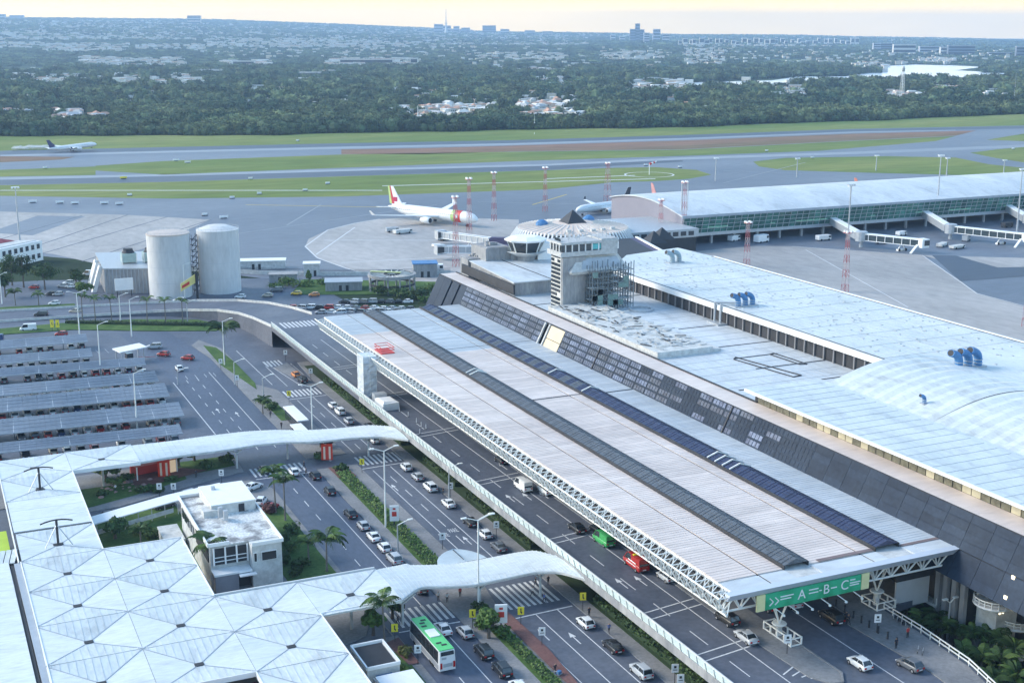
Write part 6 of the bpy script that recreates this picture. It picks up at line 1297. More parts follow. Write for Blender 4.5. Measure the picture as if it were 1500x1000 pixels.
# cars in the far yard and beside the tanks
yard = []
for k in range(17): yard.append((388+k*13.2, 449.5+.12*k+cr.uniform(-.6, .6)))
for k in range(10): yard.append((470+k*14, 456.5+cr.uniform(-.6, .6) if k < 5 else 455.5))
for k in range(8): yard.append((505+k*13, 441.5+cr.uniform(-.5, .5)))
for n, (px, py) in enumerate(yard):
    p = at(px, py, .7)
    if p[1] < 392 and p[0] > 103: continue
    pt = cr.choice(['white', 'white', 'silver', 'grey', 'black', 'white', 'silver', 'red']); row = 'nearest' if py > 453 else ('middle' if py > 446 else 'farthest')
    car(p[0], p[1], .03, cr.choice(['hatch', 'sedan', 'suv']), pt, '%s car in the %s row of the yard behind the ramp, %s from the left' % (pt, row, ORD[(n if n < 17 else n-17 if n < 27 else n-27)]), 150+cr.uniform(-14, 14), 'cars in the yard behind the ramp')
for px, py, pt, kd, lab in ((434, 429, 'yellow', 'hatch', 'yellow taxi-like car in the yard left of the solar patch'), (460, 431, 'orange', 'hatch', 'orange car just right of the yellow one in the yard'), (352, 434, 'white', 'hatch', 'white car at the foot of the right tank'), (262, 440, 'white', 'suv', 'white car between the billboard post and the left tank'),
                           (101, 414, 'white', 'suv', 'white car in the lot left of the plant, farthest of two white'), (103, 419, 'white', 'hatch', 'white car in the lot left of the plant, nearest of two white'), (92, 418, 'silver', 'hatch', 'silver car at the left of the two white ones in the lot'), (75, 430, 'black', 'hatch', 'black car under the tree in the left lot'), (131, 401, 'white', 'van', 'white van beside the slanted buttresses'), (85, 430, 'silver', 'hatch', 'silver car right of the black one in the left lot'),
                           (110, 455, 'beige', 'hatch', 'beige car behind the palms on the service strip'), (50, 420, 'red', 'hatch', 'red car glimpsed below the dark trees'), (405, 424, 'grey', 'suv', 'grey car at the right of the tank curb'), (392, 432, 'beige', 'hatch', 'beige car by the kerb right of the tanks')):
    p = at(px, py, .7); car(p[0], p[1], .03, kd, pt, lab, 160+cr.uniform(-10, 10), 'cars around the tanks and left lot')
# the bus
t = thing('coach', 'white and silver coach with bright green roof beside the crosswalk', 'bus', (63.0, 166.2, .03), math.radians(90))
q = MB(); L, w = 12.6, 1.28
q.loft([[(-L/2, -w*.96, .4), (-L/2, w*.96, .4), (-L/2-.1, w*.96, 1.4), (-L/2+.1, w*.9, 3.25), (-L/2+.1, -w*.9, 3.25), (-L/2-.1, -w*.96, 1.4)], [(-L/2+.5, -w, .35), (-L/2+.5, w, .35), (-L/2+.5, w, 1.4), (-L/2+.5, w*.95, 3.42), (-L/2+.5, -w*.95, 3.42), (-L/2+.5, -w, 1.4)], [(L/2-.5, -w, .35), (L/2-.5, w, .35), (L/2-.5, w, 1.4), (L/2-.5, w*.95, 3.42), (L/2-.5, -w*.95, 3.42), (L/2-.5, -w, 1.4)], [(L/2, -w*.9, .45), (L/2, w*.9, .45), (L/2, w*.9, 1.4), (L/2-.3, w*.85, 3.2), (L/2-.3, -w*.85, 3.2), (L/2, -w*.9, 1.4)]]); q.build('body', t, PAINT['white'])
q = MB(); q.box(-L/2+.3, -w*.88, 3.43, L/2-.6, w*.88, 3.52); q.build('roof', t, mat('coach green roof', (.10, .52, .16), .4, var=.08))
q = MB(); q.box(-1.6, -w*.6, 3.53, .9, w*.6, 3.66); q.build('roof_hatch', t, M_WHITE)
for x, y in ((3.5, .2), (4.4, -.3), (2.4, .3), (-3.6, .3), (-4.4, -.2)): q = MB(); q.box(x-.25, y-.4, 3.53, x+.15, y+.4, 3.58); q.build('roof_marking', t, M_GUT)
for s in (-1, 1):
    for k in range(7): q = MB(); q.hexa([(-L/2+.7+k*1.62, s*w*.995-.02, 1.55), (-L/2+2.2+k*1.62, s*w*.995-.02, 1.55), (-L/2+2.2+k*1.62, s*w*.995+.02, 1.55), (-L/2+.7+k*1.62, s*w*.995+.02, 1.55)], [(-L/2+.7+k*1.62, s*w*.955-.02, 3.2), (-L/2+2.2+k*1.62, s*w*.955-.02, 3.2), (-L/2+2.2+k*1.62, s*w*.955+.02, 3.2), (-L/2+.7+k*1.62, s*w*.955+.02, 3.2)]); q.build('window', t, M_GLASS)
    q = MB(); q.hexa([(-L/2+.5, s*w*.99-.02, 1.42), (L/2-.5, s*w*.99-.02, 1.42), (L/2-.5, s*w*.99+.02, 1.42), (-L/2+.5, s*w*.99+.02, 1.42)], [(-L/2+.5, s*w*.95-.02, 3.32), (L/2-.7, s*w*.95-.02, 3.32), (L/2-.7, s*w*.95+.02, 3.32), (-L/2+.5, s*w*.95+.02, 3.32)]); q.build('side_glass', t, M_GUT)
    q = MB(); q.box(-L/2+.4, s*1.285-.01, .5, L/2-.7, s*1.285+.01, 1.3); q.build('side_stripe', t, M_GALV)
    for x in (-3.7, -2.6, 4.0): wh = MB(); wh.beam((x, s*1.15-.14, .5), (x, s*1.15+.14, .5), 1.0, n=16); wh.build('wheel', t, M_TYRE)
    q = MB(); q.box(-L/2-.14, s*1.0-.14, .8, -L/2-.05, s*1.0+.14, 1.7); q.build('tail_light', t, M_TAIL)
q = MB(); q.hexa([(-L/2-.03, -1.0, 2.75), (-L/2+.08, -1.0, 2.75), (-L/2+.08, 1.0, 2.75), (-L/2-.03, 1.0, 2.75)], [(-L/2+.04, -.98, 3.3), (-L/2+.14, -.98, 3.3), (-L/2+.14, .98, 3.3), (-L/2+.04, .98, 3.3)]); q.build('rear_window', t, M_GLASS)
q = MB(); q.box(-L/2-.13, -.7, 1.0, -L/2-.06, .7, 1.5); q.build('engine_grille', t, M_GALV); q = MB(); q.box(-L/2-.1, .2, 2.2, -L/2-.02, .9, 2.5); q.build('emblem', t, M_GALV)
q = MB(); q.hexa([(L/2-.02, -1.05, 1.2), (L/2+.04, -1.05, 1.2), (L/2+.04, 1.05, 1.2), (L/2-.02, 1.05, 1.2)], [(L/2-.3, -1, 3.1), (L/2-.22, -1, 3.1), (L/2-.22, 1, 3.1), (L/2-.3, 1, 3.1)]); q.build('windscreen', t, M_GLASS)
# ------------------------------------------------------------ people
def person_mesh(pose):
    bm = {'stand': [(0, 0, .93), (0, 0, 1.15), (0, 0, 1.42), (0, 0, 1.52), (0, 0, 1.68), (.1, 0, .9), (.11, .02, .5), (.12, 0, .08), (.12, .14, .04), (-.1, 0, .9), (-.11, .02, .5), (-.12, 0, .08), (-.12, .14, .04), (.19, 0, 1.4), (.25, -.02, 1.12), (.25, .08, .86), (-.19, 0, 1.4), (-.25, -.02, 1.12), (-.25, .08, .86)],
          'walk': [(0, 0, .92), (0, .02, 1.15), (0, .04, 1.42), (0, .05, 1.52), (0, .07, 1.68), (.1, 0, .9), (.11, .22, .52), (.12, .3, .1), (.12, .44, .08), (-.1, 0, .9), (-.11, -.08, .5), (-.12, -.32, .14), (-.12, -.2, .04), (.19, .04, 1.4), (.24, -.14, 1.15), (.24, -.18, .9), (-.19, .04, 1.4), (-.24, .16, 1.14), (-.23, .32, .96)]}[pose]
    ed = [(0, 1), (1, 2), (2, 3), (3, 4), (0, 5), (5, 6), (6, 7), (7, 8), (0, 9), (9, 10), (10, 11), (11, 12), (2, 13), (13, 14), (14, 15), (2, 16), (16, 17), (17, 18)]
    rad_ = [.15, .14, .16, .065, .105, .11, .075, .05, .045, .11, .075, .05, .045, .075, .05, .04, .075, .05, .04]
    me = bpy.data.meshes.new('person'); me.from_pydata(bm, ed, []); o = bpy.data.objects.new('tmp', me); COL.objects.link(o)
    m = o.modifiers.new('s', 'SKIN'); sv = me.skin_vertices[0].data
    for i, r_ in enumerate(rad_): sv[i].radius = (r_, r_*.8 if i < 3 else r_)
    sv[0].use_root = True; o.modifiers.new('u', 'SUBSURF').levels = 1
    dg = bpy.context.evaluated_depsgraph_get(); res = bpy.data.meshes.new_from_object(o.evaluated_get(dg)); bpy.data.objects.remove(o)
    res.materials.clear(); res.materials.append(M_GUT); return res
SKIN = mat('skin', (.36, .22, .15), .7, var=0); CL = {'white shirt': mat('white cloth', (.7, .7, .7), .9, var=0), 'dark shirt': mat('dark cloth', (.03, .03, .045), .9, var=0), 'blue shirt': mat('blue cloth', (.08, .14, .34), .9, var=0), 'yellow vest': mat('vest cloth', (.7, .6, .05), .9, var=0), 'red shirt': mat('red cloth', (.45, .05, .05), .9, var=0)}
PM = {}
for pose in ('stand', 'walk'):
    me = person_mesh(pose)
    for top, cm in CL.items():
        m2 = me.copy(); m2.materials.clear()
        for mm in (M_GUT, cm, SKIN, M_DARK): m2.materials.append(mm)
        for pl in m2.polygons:
            z = pl.center.z; x = abs(pl.center.x)
            pl.material_index = 1 if (.96 < z < 1.46 and not (x > .2 and z < 1.1)) else (2 if (1.46 <= z < 1.72) or (x > .2 and z < 1.1 and z > .8) else 0)
            if z > 1.7 or (z > 1.6 and pl.center.y < 0.02): pl.material_index = 3
            pl.use_smooth = True
        PM[pose, top] = m2
def person(px, py, z, top, pose, lab, rz=0):
    p = at(px, py, z+.9); o = bpy.data.objects.new('person', PM[pose, top]); COL.objects.link(o); o.location = (p[0], p[1], z); o.rotation_euler = (0, 0, math.radians(rz)); tag(o, lab, 'person', 'people around the crossings'); return o
for a in ((588, 898, .03, 'dark shirt', 'stand', 'person in dark clothes at the left end of the south crosswalk', 90), (583, 906, .14, 'dark shirt', 'walk', 'person in dark clothes stepping out in front of the coach', 70), (642, 872, .13, 'white shirt', 'stand', 'person in white top under the south link canopy, left of two', 0), (655, 874, .13, 'white shirt', 'stand', 'person in white top under the south link canopy, right of two', 180),
          (780, 865, .04, 'white shirt', 'walk', 'person in white top on the right zebra crossing under the canopy', -90), (797, 875, .04, 'blue shirt', 'walk', 'person in blue top in the middle of the right zebra crossing', -80), (803, 849, .04, 'dark shirt', 'stand', 'person in dark clothes at the far end of the right zebra', 0), (785, 851, .04, 'dark shirt', 'walk', 'person in dark clothes just below the south link canopy edge', 90),
          (813, 978, .14, 'dark shirt', 'walk', 'person in dark clothes pushing a luggage cart on the brick walk', 200), (863, 895, .14, 'dark shirt', 'stand', 'person standing by the yellow sign under the viaduct', 0), (892, 919, .14, 'blue shirt', 'walk', 'person in blue walking between parked cars and hedge', 180), (445, 680, .04, 'dark shirt', 'walk', 'person in dark clothes crossing near the red paving', -90),
          (448, 690, .04, 'dark shirt', 'walk', 'second person in dark clothes at the kerb of the red paving', -90), (287, 693, .16, 'dark shirt', 'stand', 'person in dark clothes on the garden path right of the red kiosk', 30), (169, 714, .14, 'white shirt', 'walk', 'person in white top in the garden shrubs', 60), (649, 718, .14, 'dark shirt', 'stand', 'person standing behind the third white parked car', 90),
          (1240, 902, 6.1, 'dark shirt', 'stand', 'person in dark clothes on the terminal pavement, left of two', 0), (1244, 906, 6.1, 'dark shirt', 'walk', 'person in dark clothes on the terminal pavement, right of two', 40), (1313, 941, 6.1, 'dark shirt', 'stand', 'person at the far end of the bollard row', 0), (396, 606, .14, 'dark shirt', 'stand', 'person waiting by the far bus shelter', 0), (412, 622, .14, 'dark shirt', 'walk', 'person walking below the far bus shelter roof', 180),
          (674, 866, .14, 'red shirt', 'stand', 'person in red top in the shade by the kiosk counter', 0), (1330, 925, 6.1, 'red shirt', 'stand', 'person in red top leaning by the curved white rail', 0)): person(*a)
p = at(818, 986, .5); t = thing('luggage_cart', 'small metal luggage cart pushed along the brick walk', 'cart', (p[0], p[1], .14), .5); q = MB(); q.beam((-.5, -.3, .3), (.6, -.3, .3), .06); q.beam((-.5, .3, .3), (.6, .3, .3), .06); q.beam((-.5, -.3, .3), (-.7, -.3, 1), .06); q.beam((-.5, .3, .3), (-.7, .3, 1), .06); q.beam((-.7, -.3, 1), (-.7, .3, 1), .07); q.build('frame', t, M_GALV); q = MB(); q.cbox((.1, 0, .55), (.7, .5, .4)); q.build('suitcase', t, M_BLUE)
for s in (-.3, .3): q = MB(); q.beam((.5, s-.03, .1), (.5, s+.03, .1), .2, n=8); q.build('wheel', t, M_TYRE)
# ------------------------------------------------------------ street furniture
BP = None
for n, (x, y) in enumerate(((119.6, 146.4), (119.4, 144.1), (119.3, 141.9), (119.2, 139.8), (119.2, 138.0), (119.2, 136.3), (119.2, 134.3), (119.2, 132.3), (119.2, 130.4))):
    t = thing('bollard', 'dark bollard on the terminal kerb, %s from the canopy end' % ORD[n], 'bollard', (x, y, DZ+.14), 0, 'bollards along the terminal kerb'); q = MB(); q.lathe((0, 0, 0), [(.14, 0), (.14, .9), (.1, 1.0)], 8); q.build('shaft', t, M_GUT); q = MB(); q.lathe((0, 0, 1.0), [(.17, 0), (.17, .08), (.05, .14)], 8); q.build('cap', t, M_DARK)
for n, (px, py) in enumerate(((598, 607), (610, 616), (617, 622), (624, 625), (615, 632), (578, 595), (585, 600))):
    p = at(px, py, 6.5); t = thing('traffic_post', 'white flexible post on the departures deck, %s down from the wrapped plant' % ORD[n], 'traffic post', (p[0], p[1], DZ), 0, 'white posts below the wrapped plant'); q = MB(); q.lathe((0, 0, 0), [(.09, .06), (.07, 1.1)], 8); q.build('post', t, M_WHITE); q = MB(); q.lathe((0, 0, 0), [(.24, 0), (.2, .07)], 8); q.build('foot', t, M_GUT)
def sign(px, py, zc, zb, kind, lab, w_=1.0, h_=1.3, face=-.35):
    p = at(px, py, zc); t = thing('road_sign', lab, 'sign', (p[0], p[1], zb), face, 'sign boards on posts'); q = MB(); q.beam((0, .06, 0), (0, .06, zc-zb), .1); q.build('post', t, M_GUT)
    q = MB(); q.cbox((0, 0, zc-zb), (w_, .07, h_)); q.build('board', t, M_YELS if kind == 'y' else M_WHITE)
    q = MB(); q.mat(M_GUT if kind != 'r' else M_RED)
    if kind == 'y': q.cbox((0, -.05, zc-zb-.05), (.16, .03, .5)); q.cbox((0, -.05, zc-zb+.32), (.2, .03, .2)); q.cbox((.12, -.05, zc-zb-.3), (.14, .03, .3))
    elif kind == 'w': q.cbox((0, -.05, zc-zb+.2), (.35, .03, .35)); q.cbox((0, -.05, zc-zb-.25), (.6, .03, .1))
    else: q.lathe((0, 0, 0), [(0.0, 0)], 3, cap=False) if False else q.cbox((0, -.05, zc-zb-.15), (w_*.45, .03, h_*.35))
    q.build('symbol', t)
for a in ((578, 919, 2.6, .1, 'y', 'yellow pedestrian sign left of the coach front'), (692, 898, 2.6, .1, 'y', 'yellow pedestrian sign below the lamp post by the south crosswalk'), (763, 894, 2.6, .1, 'y', 'yellow pedestrian sign at the left end of the right zebra'), (854, 873, 2.6, .1, 'y', 'yellow pedestrian sign in the shade under the viaduct'), (530, 676, 2.6, .1, 'y', 'yellow pedestrian sign on the middle crosswalk by the red totem'), (423, 576, 2.6, .1, 'y', 'yellow pedestrian sign at the far crosswalk'),
          (612, 950, 2.6, .1, 'w', 'white sign board in front of the coach side'), (794, 924, 2.6, .1, 'w', 'white sign board standing in the grey arrivals lane'), (648, 785, 2.6, .1, 'w', 'white sign board above the small shelter roof in the arrivals lane'), (727, 768, 2.8, .1, 'w', 'white sign board on the kerb beside the white hatchback'), (660, 711, 2.8, .1, 'w', 'white sign board below the viaduct near the third white car'), (254, 712, 2.6, .1, 'w', 'white sign board on the garden lawn, right of two'), (233, 712, 2.6, .1, 'w', 'white sign board on the garden lawn, left of two'),
          (324, 692, 2.8, .1, 'w', 'white sign board on the column of the north link canopy'), (418, 516, 2.6, .1, 'w', 'white sign board at the far end of the arrivals road'), (455, 543, 2.6, .1, 'w', 'white sign board on the kerb island of the arrivals road'), (347, 553, 2.6, .1, 'w', 'white sign board on the lawn strip among lamp posts'), (323, 529, 2.6, .1, 'w', 'white sign board at the foot of the big palm'), (1286, 905, 8.4, 6.1, 'w', 'white sign board below the right guard cage'), (1154, 935, 8.4, 6.1, 'w', 'white sign board at the tip of the deck island'),
          (997, 993, 2.8, .1, 'w', 'white sign board at the bottom edge under the viaduct'), (989, 978, 2.8, .1, 'w', 'small white sign on a crooked post above the bottom board')): sign(*a)
for s, px in enumerate((76, 84)): sign(px, 474, 2.6, .1, 'y', '%s of the twin yellow signs on the hedge tip' % ('left', 'right')[s], 1.1, 2.4)
def panel_ad(px, py, zc, lab, w_, h_, zb=.1, kind=0, face=-.35):
    p = at(px, py, zc); t = thing('advert_panel', lab, 'billboard', (p[0], p[1], zb), face); q = MB(); q.beam((0, 0, 0), (0, 0, zc-h_/2), .22); q.build('post', t, M_GUT); q = MB(); q.cbox((0, 0, zc), (w_, .28, h_)); q.build('board', t, M_WHITE)
    q = MB(); q.mat(M_RED); q.cbox((0, -.16, zc-.1), (w_*.5, .04, h_*.3)); q.cbox((0, -.16, zc+h_*.3), (w_*.3, .04, h_*.12)); q.build('printed_emblem', t)
panel_ad(734, 899, 2.9, 'white advert panel with pink red print by the shrubs below the canopy', 1.9, 3.0); panel_ad(577.5, 752, 3.0, 'white advert panel with red emblem on the hedge median', 1.7, 3.0)
for px, py, lab in ((479, 662, 'glowing red and white totem on the median below the north link canopy'), (240, 686, 'glowing red and white totem in front of the red kiosk')):
    p = at(px, py, 2.0); t = thing('red_totem', lab, 'advert totem', (p[0], p[1], .15), -.35); q = MB(); q.cbox((0, 0, 2.0), (2.4, .6, 3.6)); q.build('body', t, mat('totem red', (.70, .05, .02), .5, var=.2))
    for s in (-.55, .6): q = MB(); q.cbox((s, -.32, 1.8), (.42, .06, 2.8)); q.build('light_strip', t, mat('warm light strip', (.85, .66, .52), .5, var=.1))
    q = MB(); q.cbox((0, 0, 4.1), (2.6, .8, .3)); q.build('cap', t, M_DARK)
p = at(238, 692, 0); t = thing('red_kiosk', 'small red kiosk with glass front and pink floor under the north canopy', 'kiosk', (39.6, 264.8, .15), .25)
q = MB(); q.box(-5, -1.5, 0, 4.4, 2.4, .2); q.build('floor', t, M_BRICKP); q = MB(); q.box(-4.6, 1.6, .2, 4.2, 2.2, 3.3); q.build('wall', t, M_RED); q = MB(); q.box(-4.8, -1.4, 3.0, 4.4, 2.4, 3.4); q.build('roof', t, mat('salmon roof', (.55, .18, .16), .7)); q = MB(); q.box(1.6, -1.3, .3, 4.0, -1.15, 2.9); q.build('window', t, mat('warm shop glass', (.5, .38, .25), .3, emit=.15))
for x in (-4.5, 1.4, 4.2): q = MB(); q.box(x-.1, -1.35, .2, x+.1, -1.15, 3.0); q.build('post', t, M_WHITE)
# lamp posts
def lamp(px, py, h, lab, arms=2, zb=0, L=2.4, face=0.0, xy=None):
    p = at(px, py, zb) if xy is None else xy; t = thing('lamp_post', lab, 'lamp post', (p[0], p[1], zb), face, 'street lamp posts'); q = MB(); q.lathe((0, 0, 0), [(.2, 0), (.1, h)], 8); q.build('pole', t, M_GALV if h < 9 else M_STEEL)
    for s in ((-1, 1) if arms == 2 else (1,)):
        q = MB(); q.beam((0, 0, h-.1), (s*L*.8, 0, h+.6), .12); q.build('arm', t, M_STEEL); q = MB(); q.cbox((s*L, 0, h+.65), (.9, .4, .18)); q.build('lamp_head', t, M_STEEL)
for a in ((117, 495, 13.8, 'tall double lamp post at left behind the first carports'), (148, 550, 14.0, 'tall single-arm lamp post among the middle carports', 1), (201, 628, 13.4, 'tall lamp post rising from the lowest carports', 1), (193, 493, 11.5, 'thin lamp post right of the toll booth road', 1), (261, 563, 3.6, 'short camera pole on the car park kerb', 1), (565, 772, 15, 'tall double lamp post on the hedge median'),
          (583, 811, 5.5, 'short lamp post on the pavement left of the hedge', 1), (701, 895, 15.5, 'tall lamp post standing below the south link canopy'), (458, 640, 12, 'double lamp post in front of the north link canopy'), (329, 535, 12.5, 'lamp post right beside the big palm', 1), (344, 563, 6, 'thin short post on the lawn strip below the big palm', 1), (386, 590, 6.5, 'thin post at the shrubs of the far bus shelter', 1),
          (701, 806, 6, 'thin post near the white hatchback and small shelter roof', 1), (658, 735, 7, 'dark post behind the viaduct sign board', 1), (177, 474, 9, 'lamp post standing between the row palms', 1), (271, 438, 12, 'slender lamp post in front of the gap between the tanks', 1), (275, 475, 7, 'thin white pole near the hedge end', 1)): lamp(*a)
lamp(0, 0, 7.5, 'lamp post by the palms at the bottom right railing', 2, .5, 1.0, 0, at(1386, 950, .5))
lamp(0, 0, 10, 'lamp post at the left edge beside the dark trees', 1, 0, 2, 0, at(3, 445, 0))
# far bus shelters and the small arched roof
for px, py, lx_, ly_, lab in ((433, 606, 2.6, 13, 'longer white flat shelter roof on the far median'), (429, 628, 0, 0, '')):
    if not lx_: continue
    p = at(px, py, 2.8); t = thing('bus_shelter', lab, 'shelter', (p[0], p[1], .1)); q = MB(); q.box(-lx_/2, -ly_/2, 2.7, lx_/2, ly_/2, 2.95); q.build('roof', t, M_WHITE)
    for y in (-5.6, -2, 2, 5.6): q = MB(); q.box(-1, y-.1, 0, -.8, y+.1, 2.7); q.build('post', t, M_GUT)
    q = MB(); q.box(-1, -6, .2, -.9, 6, 2.2); q.build('back_glass', t, M_GLASS); q = MB(); q.box(-.5, -5, .4, .1, 5, .5); q.build('bench', t, M_GUT)
p = at(438, 627, 2.8); t = thing('bus_shelter', 'shorter white flat shelter roof at the edge of the north link canopy', 'shelter', (p[0], p[1], .1)); q = MB(); q.box(-1.3, -3, 2.7, 1.3, 3, 2.95); q.build('roof', t, M_WHITE)
for y in (-2.4, 2.4): q = MB(); q.box(-1, y-.1, 0, -.8, y+.1, 2.7); q.build('post', t, M_GUT)
q = MB(); q.box(-1, -2.6, .2, -.9, 2.6, 2.2); q.build('back_glass', t, M_GLASS)
t = thing('arched_shelter', 'translucent arched shelter roof tucked behind the south link canopy', 'shelter', (78.2, 190.5, .1)); q = MB(); q.mats = [mat('translucent roof', (.50, .57, .60), .35, var=.12)]
q.loft([[(4.4*math.cos(math.pi*k/12+0)*1.0, 5.0*math.sin(math.pi*k/12), 2.9-.6*abs(math.cos(math.pi*k/12))+s) for k in range(13)] for s in (0, .12)]); q.build('roof', t)
q = MB(); q.beam((0, 0, 3.0), (0, 4.8, 2.96), .1, .1); q.beam((-4.3, 0, 2.4), (4.3, 0, 2.4), .2); q.build('roof_frame', t, M_GUT)
for s in (-3.5, 3.5): q = MB(); q.beam((s, .5, 0), (s, .5, 2.4), .16); q.build('post', t, M_GUT)
# curved railing at the right of the terminal pavement
t = thing('kerb_railing', 'double white railing curving down to the bottom edge along the terminal pavement', 'railing', (124, 125, DZ)); pts = [(125.2, 140.2), (125.0, 132), (124.0, 121.5), (121.4, 112), (118.0, 92.5)]
for z in (.55, 1.1):
    q = MB()
    for a, b in zip(pts, pts[1:]): q.beam((a[0], a[1], DZ+z), (b[0], b[1], DZ+z), .14)
    wbuild(q, 'rail', t, M_STEEL)
for a, b in zip(pts, pts[1:]):
    n = max(1, int(math.dist(a, b)/2))
    for i in range(n): q = MB(); x = a[0]+(b[0]-a[0])*i/n; y = a[1]+(b[1]-a[1])*i/n; q.beam((x, y, DZ), (x, y, DZ+1.15), .12); wbuild(q, 'post', t, M_STEEL)
t = thing('service_road_wall', 'low dark retaining wall following the railing beyond the palms', 'wall', (128, 118, 0)); q = MB(); pts = [(128.5, 137), (127.6, 128), (126.2, 118), (123, 106), (119, 92)]
for a, b in zip(pts, pts[1:]): q.beam((a[0], a[1], 2.1), (b[0], b[1], 2.1), .4, 4.2)
wbuild(q, 'wall', t, M_CONCW)
sheet('service_road', [(124, 60), (180, 60), (142, 142), (125, 142)], .05, M_ASPH2)
lawn([(129, 137), (128, 120), (124, 100), (150, 100), (136, 126), (136, 137)], m=M_WOODGR)
# motorcycles and trolleys by the rail
for n, (px, py) in enumerate(((1313, 902), (1318, 906), (1324, 911), (1345, 950), (1352, 953))):
    p = at(px, py, 6.6); t = thing('parked_bicycle' if n > 2 else 'luggage_trolley', ('luggage trolley stacked by the white rail, %s of three from the left' if n < 3 else 'bicycle leaning by the pavement edge, %s of the pair') % (ORD[n] if n < 3 else ('left', 'right')[n-3]), 'bicycle' if n > 2 else 'trolley', (p[0], p[1], DZ+.14), .7)
    if n > 2:
        for s in (-.5, .5): q = MB(); q.lathe((0, 0, 0), [(.32, -.02), (.32, .02), (.28, .02), (.28, -.02), (.32, -.02)], 14, cap=False); o = q.build('wheel', t, M_TYRE); o.rotation_euler = (math.pi/2, 0, 0); o.location = (s, 0, .33)
        q = MB(); q.beam((-.5, 0, .33), (-.1, 0, .75), .05); q.beam((-.1, 0, .75), (.4, 0, .78), .05); q.beam((.4, 0, .85), (.5, 0, .33), .05); q.beam((-.1, 0, .3), (.4, 0, .78), .05); q.build('frame', t, M_GALV)
    else:
        q = MB(); q.beam((-.4, -.3, .2), (.5, -.3, .2), .07); q.beam((-.4, .3, .2), (.5, .3, .2), .07); q.beam((-.4, -.3, .2), (-.5, -.3, 1), .07); q.beam((-.4, .3, .2), (-.5, .3, 1), .07); q.build('frame', t, M_GALV); q = MB(); q.box(-.4, -.3, .25, .5, .3, .35); q.build('tray', t, M_GUT)
# ------------------------------------------------------------ vegetation
vr = random.Random(17)
fq = MB(); pts_ = []
for i in range(9):
    s = i/8; c = Vector((s*2.3, 0, .9*math.sin(s*2.1)-.95*s*s)); wv = .42*math.sin(math.pi*min(1, s+.12))
    pts_.append((c, wv))
for a, b in zip(pts_, pts_[1:]):
    for sd_ in (-1, 1):
        for h_ in (0, .5):
            c = a[0].lerp(b[0], h_); fq.add([c, c+Vector((.16, 0, .0)), c+Vector((.34, sd_*a[1]*1.25, -.28)), c+Vector((.24, sd_*a[1]*1.3, -.3))], [(0, 1, 2, 3)])
fq.mats = [M_LEAF]; FROND = fq.mesh('frond'); fq.mats = [M_LEAFL]; FROND2 = fq.mesh('frond')
def palm(x, y, z, h, s, lab, grp='palms', n=14, light=False, rot=None):
    t = thing('palm_tree', lab, 'palm tree', (x, y, z), vr.uniform(0, 6), grp); q = MB(); lx_, ly2 = vr.uniform(-.03, .03)*h, vr.uniform(-.03, .03)*h
    q.loft([[(lx_*k/6*k/6+r_*math.cos(2*math.pi*i/8), ly2*k/6*k/6+r_*math.sin(2*math.pi*i/8), h*k/6) for i in range(8)] for k, r_ in enumerate((.24, .18, .16, .15, .14, .14, .17))]); q.build('trunk', t, M_PALMT)
    for i in range(n):
        a = 2*math.pi*i/n+vr.uniform(-.2, .2); el = vr.uniform(-.5, .35); o = inst(FROND2 if (light or vr.random() < .3) else FROND, 'frond', t, (lx_, ly2, h)); o.rotation_euler = (0, el, a); k = s*vr.uniform(.85, 1.1); o.scale = (k, k*1.15, k)
    return t
palm(73.9, 354.5, .15, 9.8, 1.9, 'big feathery palm by the road fork beside the hedge', n=20)
for n, (px, py) in enumerate(((140, 471), (164, 471), (216, 473), (243, 474), (268, 475), (121, 468))):
    p = at(px, py); palm(p[0], p[1], .03, 7.6, 1.05, 'slim palm in the row before the tanks, %s' % ['leftmost but one', 'third from the left', 'fourth from the left', 'fifth from the left', 'rightmost with a bare look', 'leftmost'][n], 'palms in the row before the tanks', 10, True)
for px, py, h, s, lab in ((23, 448, 4.6, 1.3, 'low palm under the dark trees at left'), (57, 448, 4.0, 1.0, 'small palm right of the low one by the far verge'), (404, 752, 8.5, 1.25, 'palm behind the white house, left of the close pair'), (418, 763, 8.0, 1.3, 'palm behind the white house, right of the close pair'), (479, 838, 6.2, 1.45, 'palm on the house lawn near the south link canopy'), (311, 852, 6.8, 1.5, 'palm between the canopy corner and the house porch'),
                       (563, 941, 6.6, 1.3, 'palm on the pavement left of the coach'), (385, 606, 3.2, 1.1, 'low dark palm by the far shelter roof'), (452, 820, 3.4, 1.1, 'short palm in the house garden near the road'), (207, 800, 3.2, 1.0, 'low palm behind the covered walk')):
    p = at(px, py); palm(p[0], p[1], .14, h, s, lab, 'single palms')
k = 0
for px, py in ((1372, 895), (1390, 885), (1408, 893), (1428, 900), (1447, 905), (1378, 915), (1402, 920), (1425, 925), (1450, 928), (1470, 935), (1440, 955), (1465, 965), (1488, 950), (1412, 948), (1350, 900), (1490, 985), (1455, 990), (1330, 880)):
    p = at(px, py, 4.6); pos = ORD[k]; palm(p[0], p[1], 0, vr.uniform(3.6, 4.8), 1.15, 'bushy palm in the planting below the dark facade, %s as counted from the board wall' % pos, 'palms below the dark facade', 15); k += 1
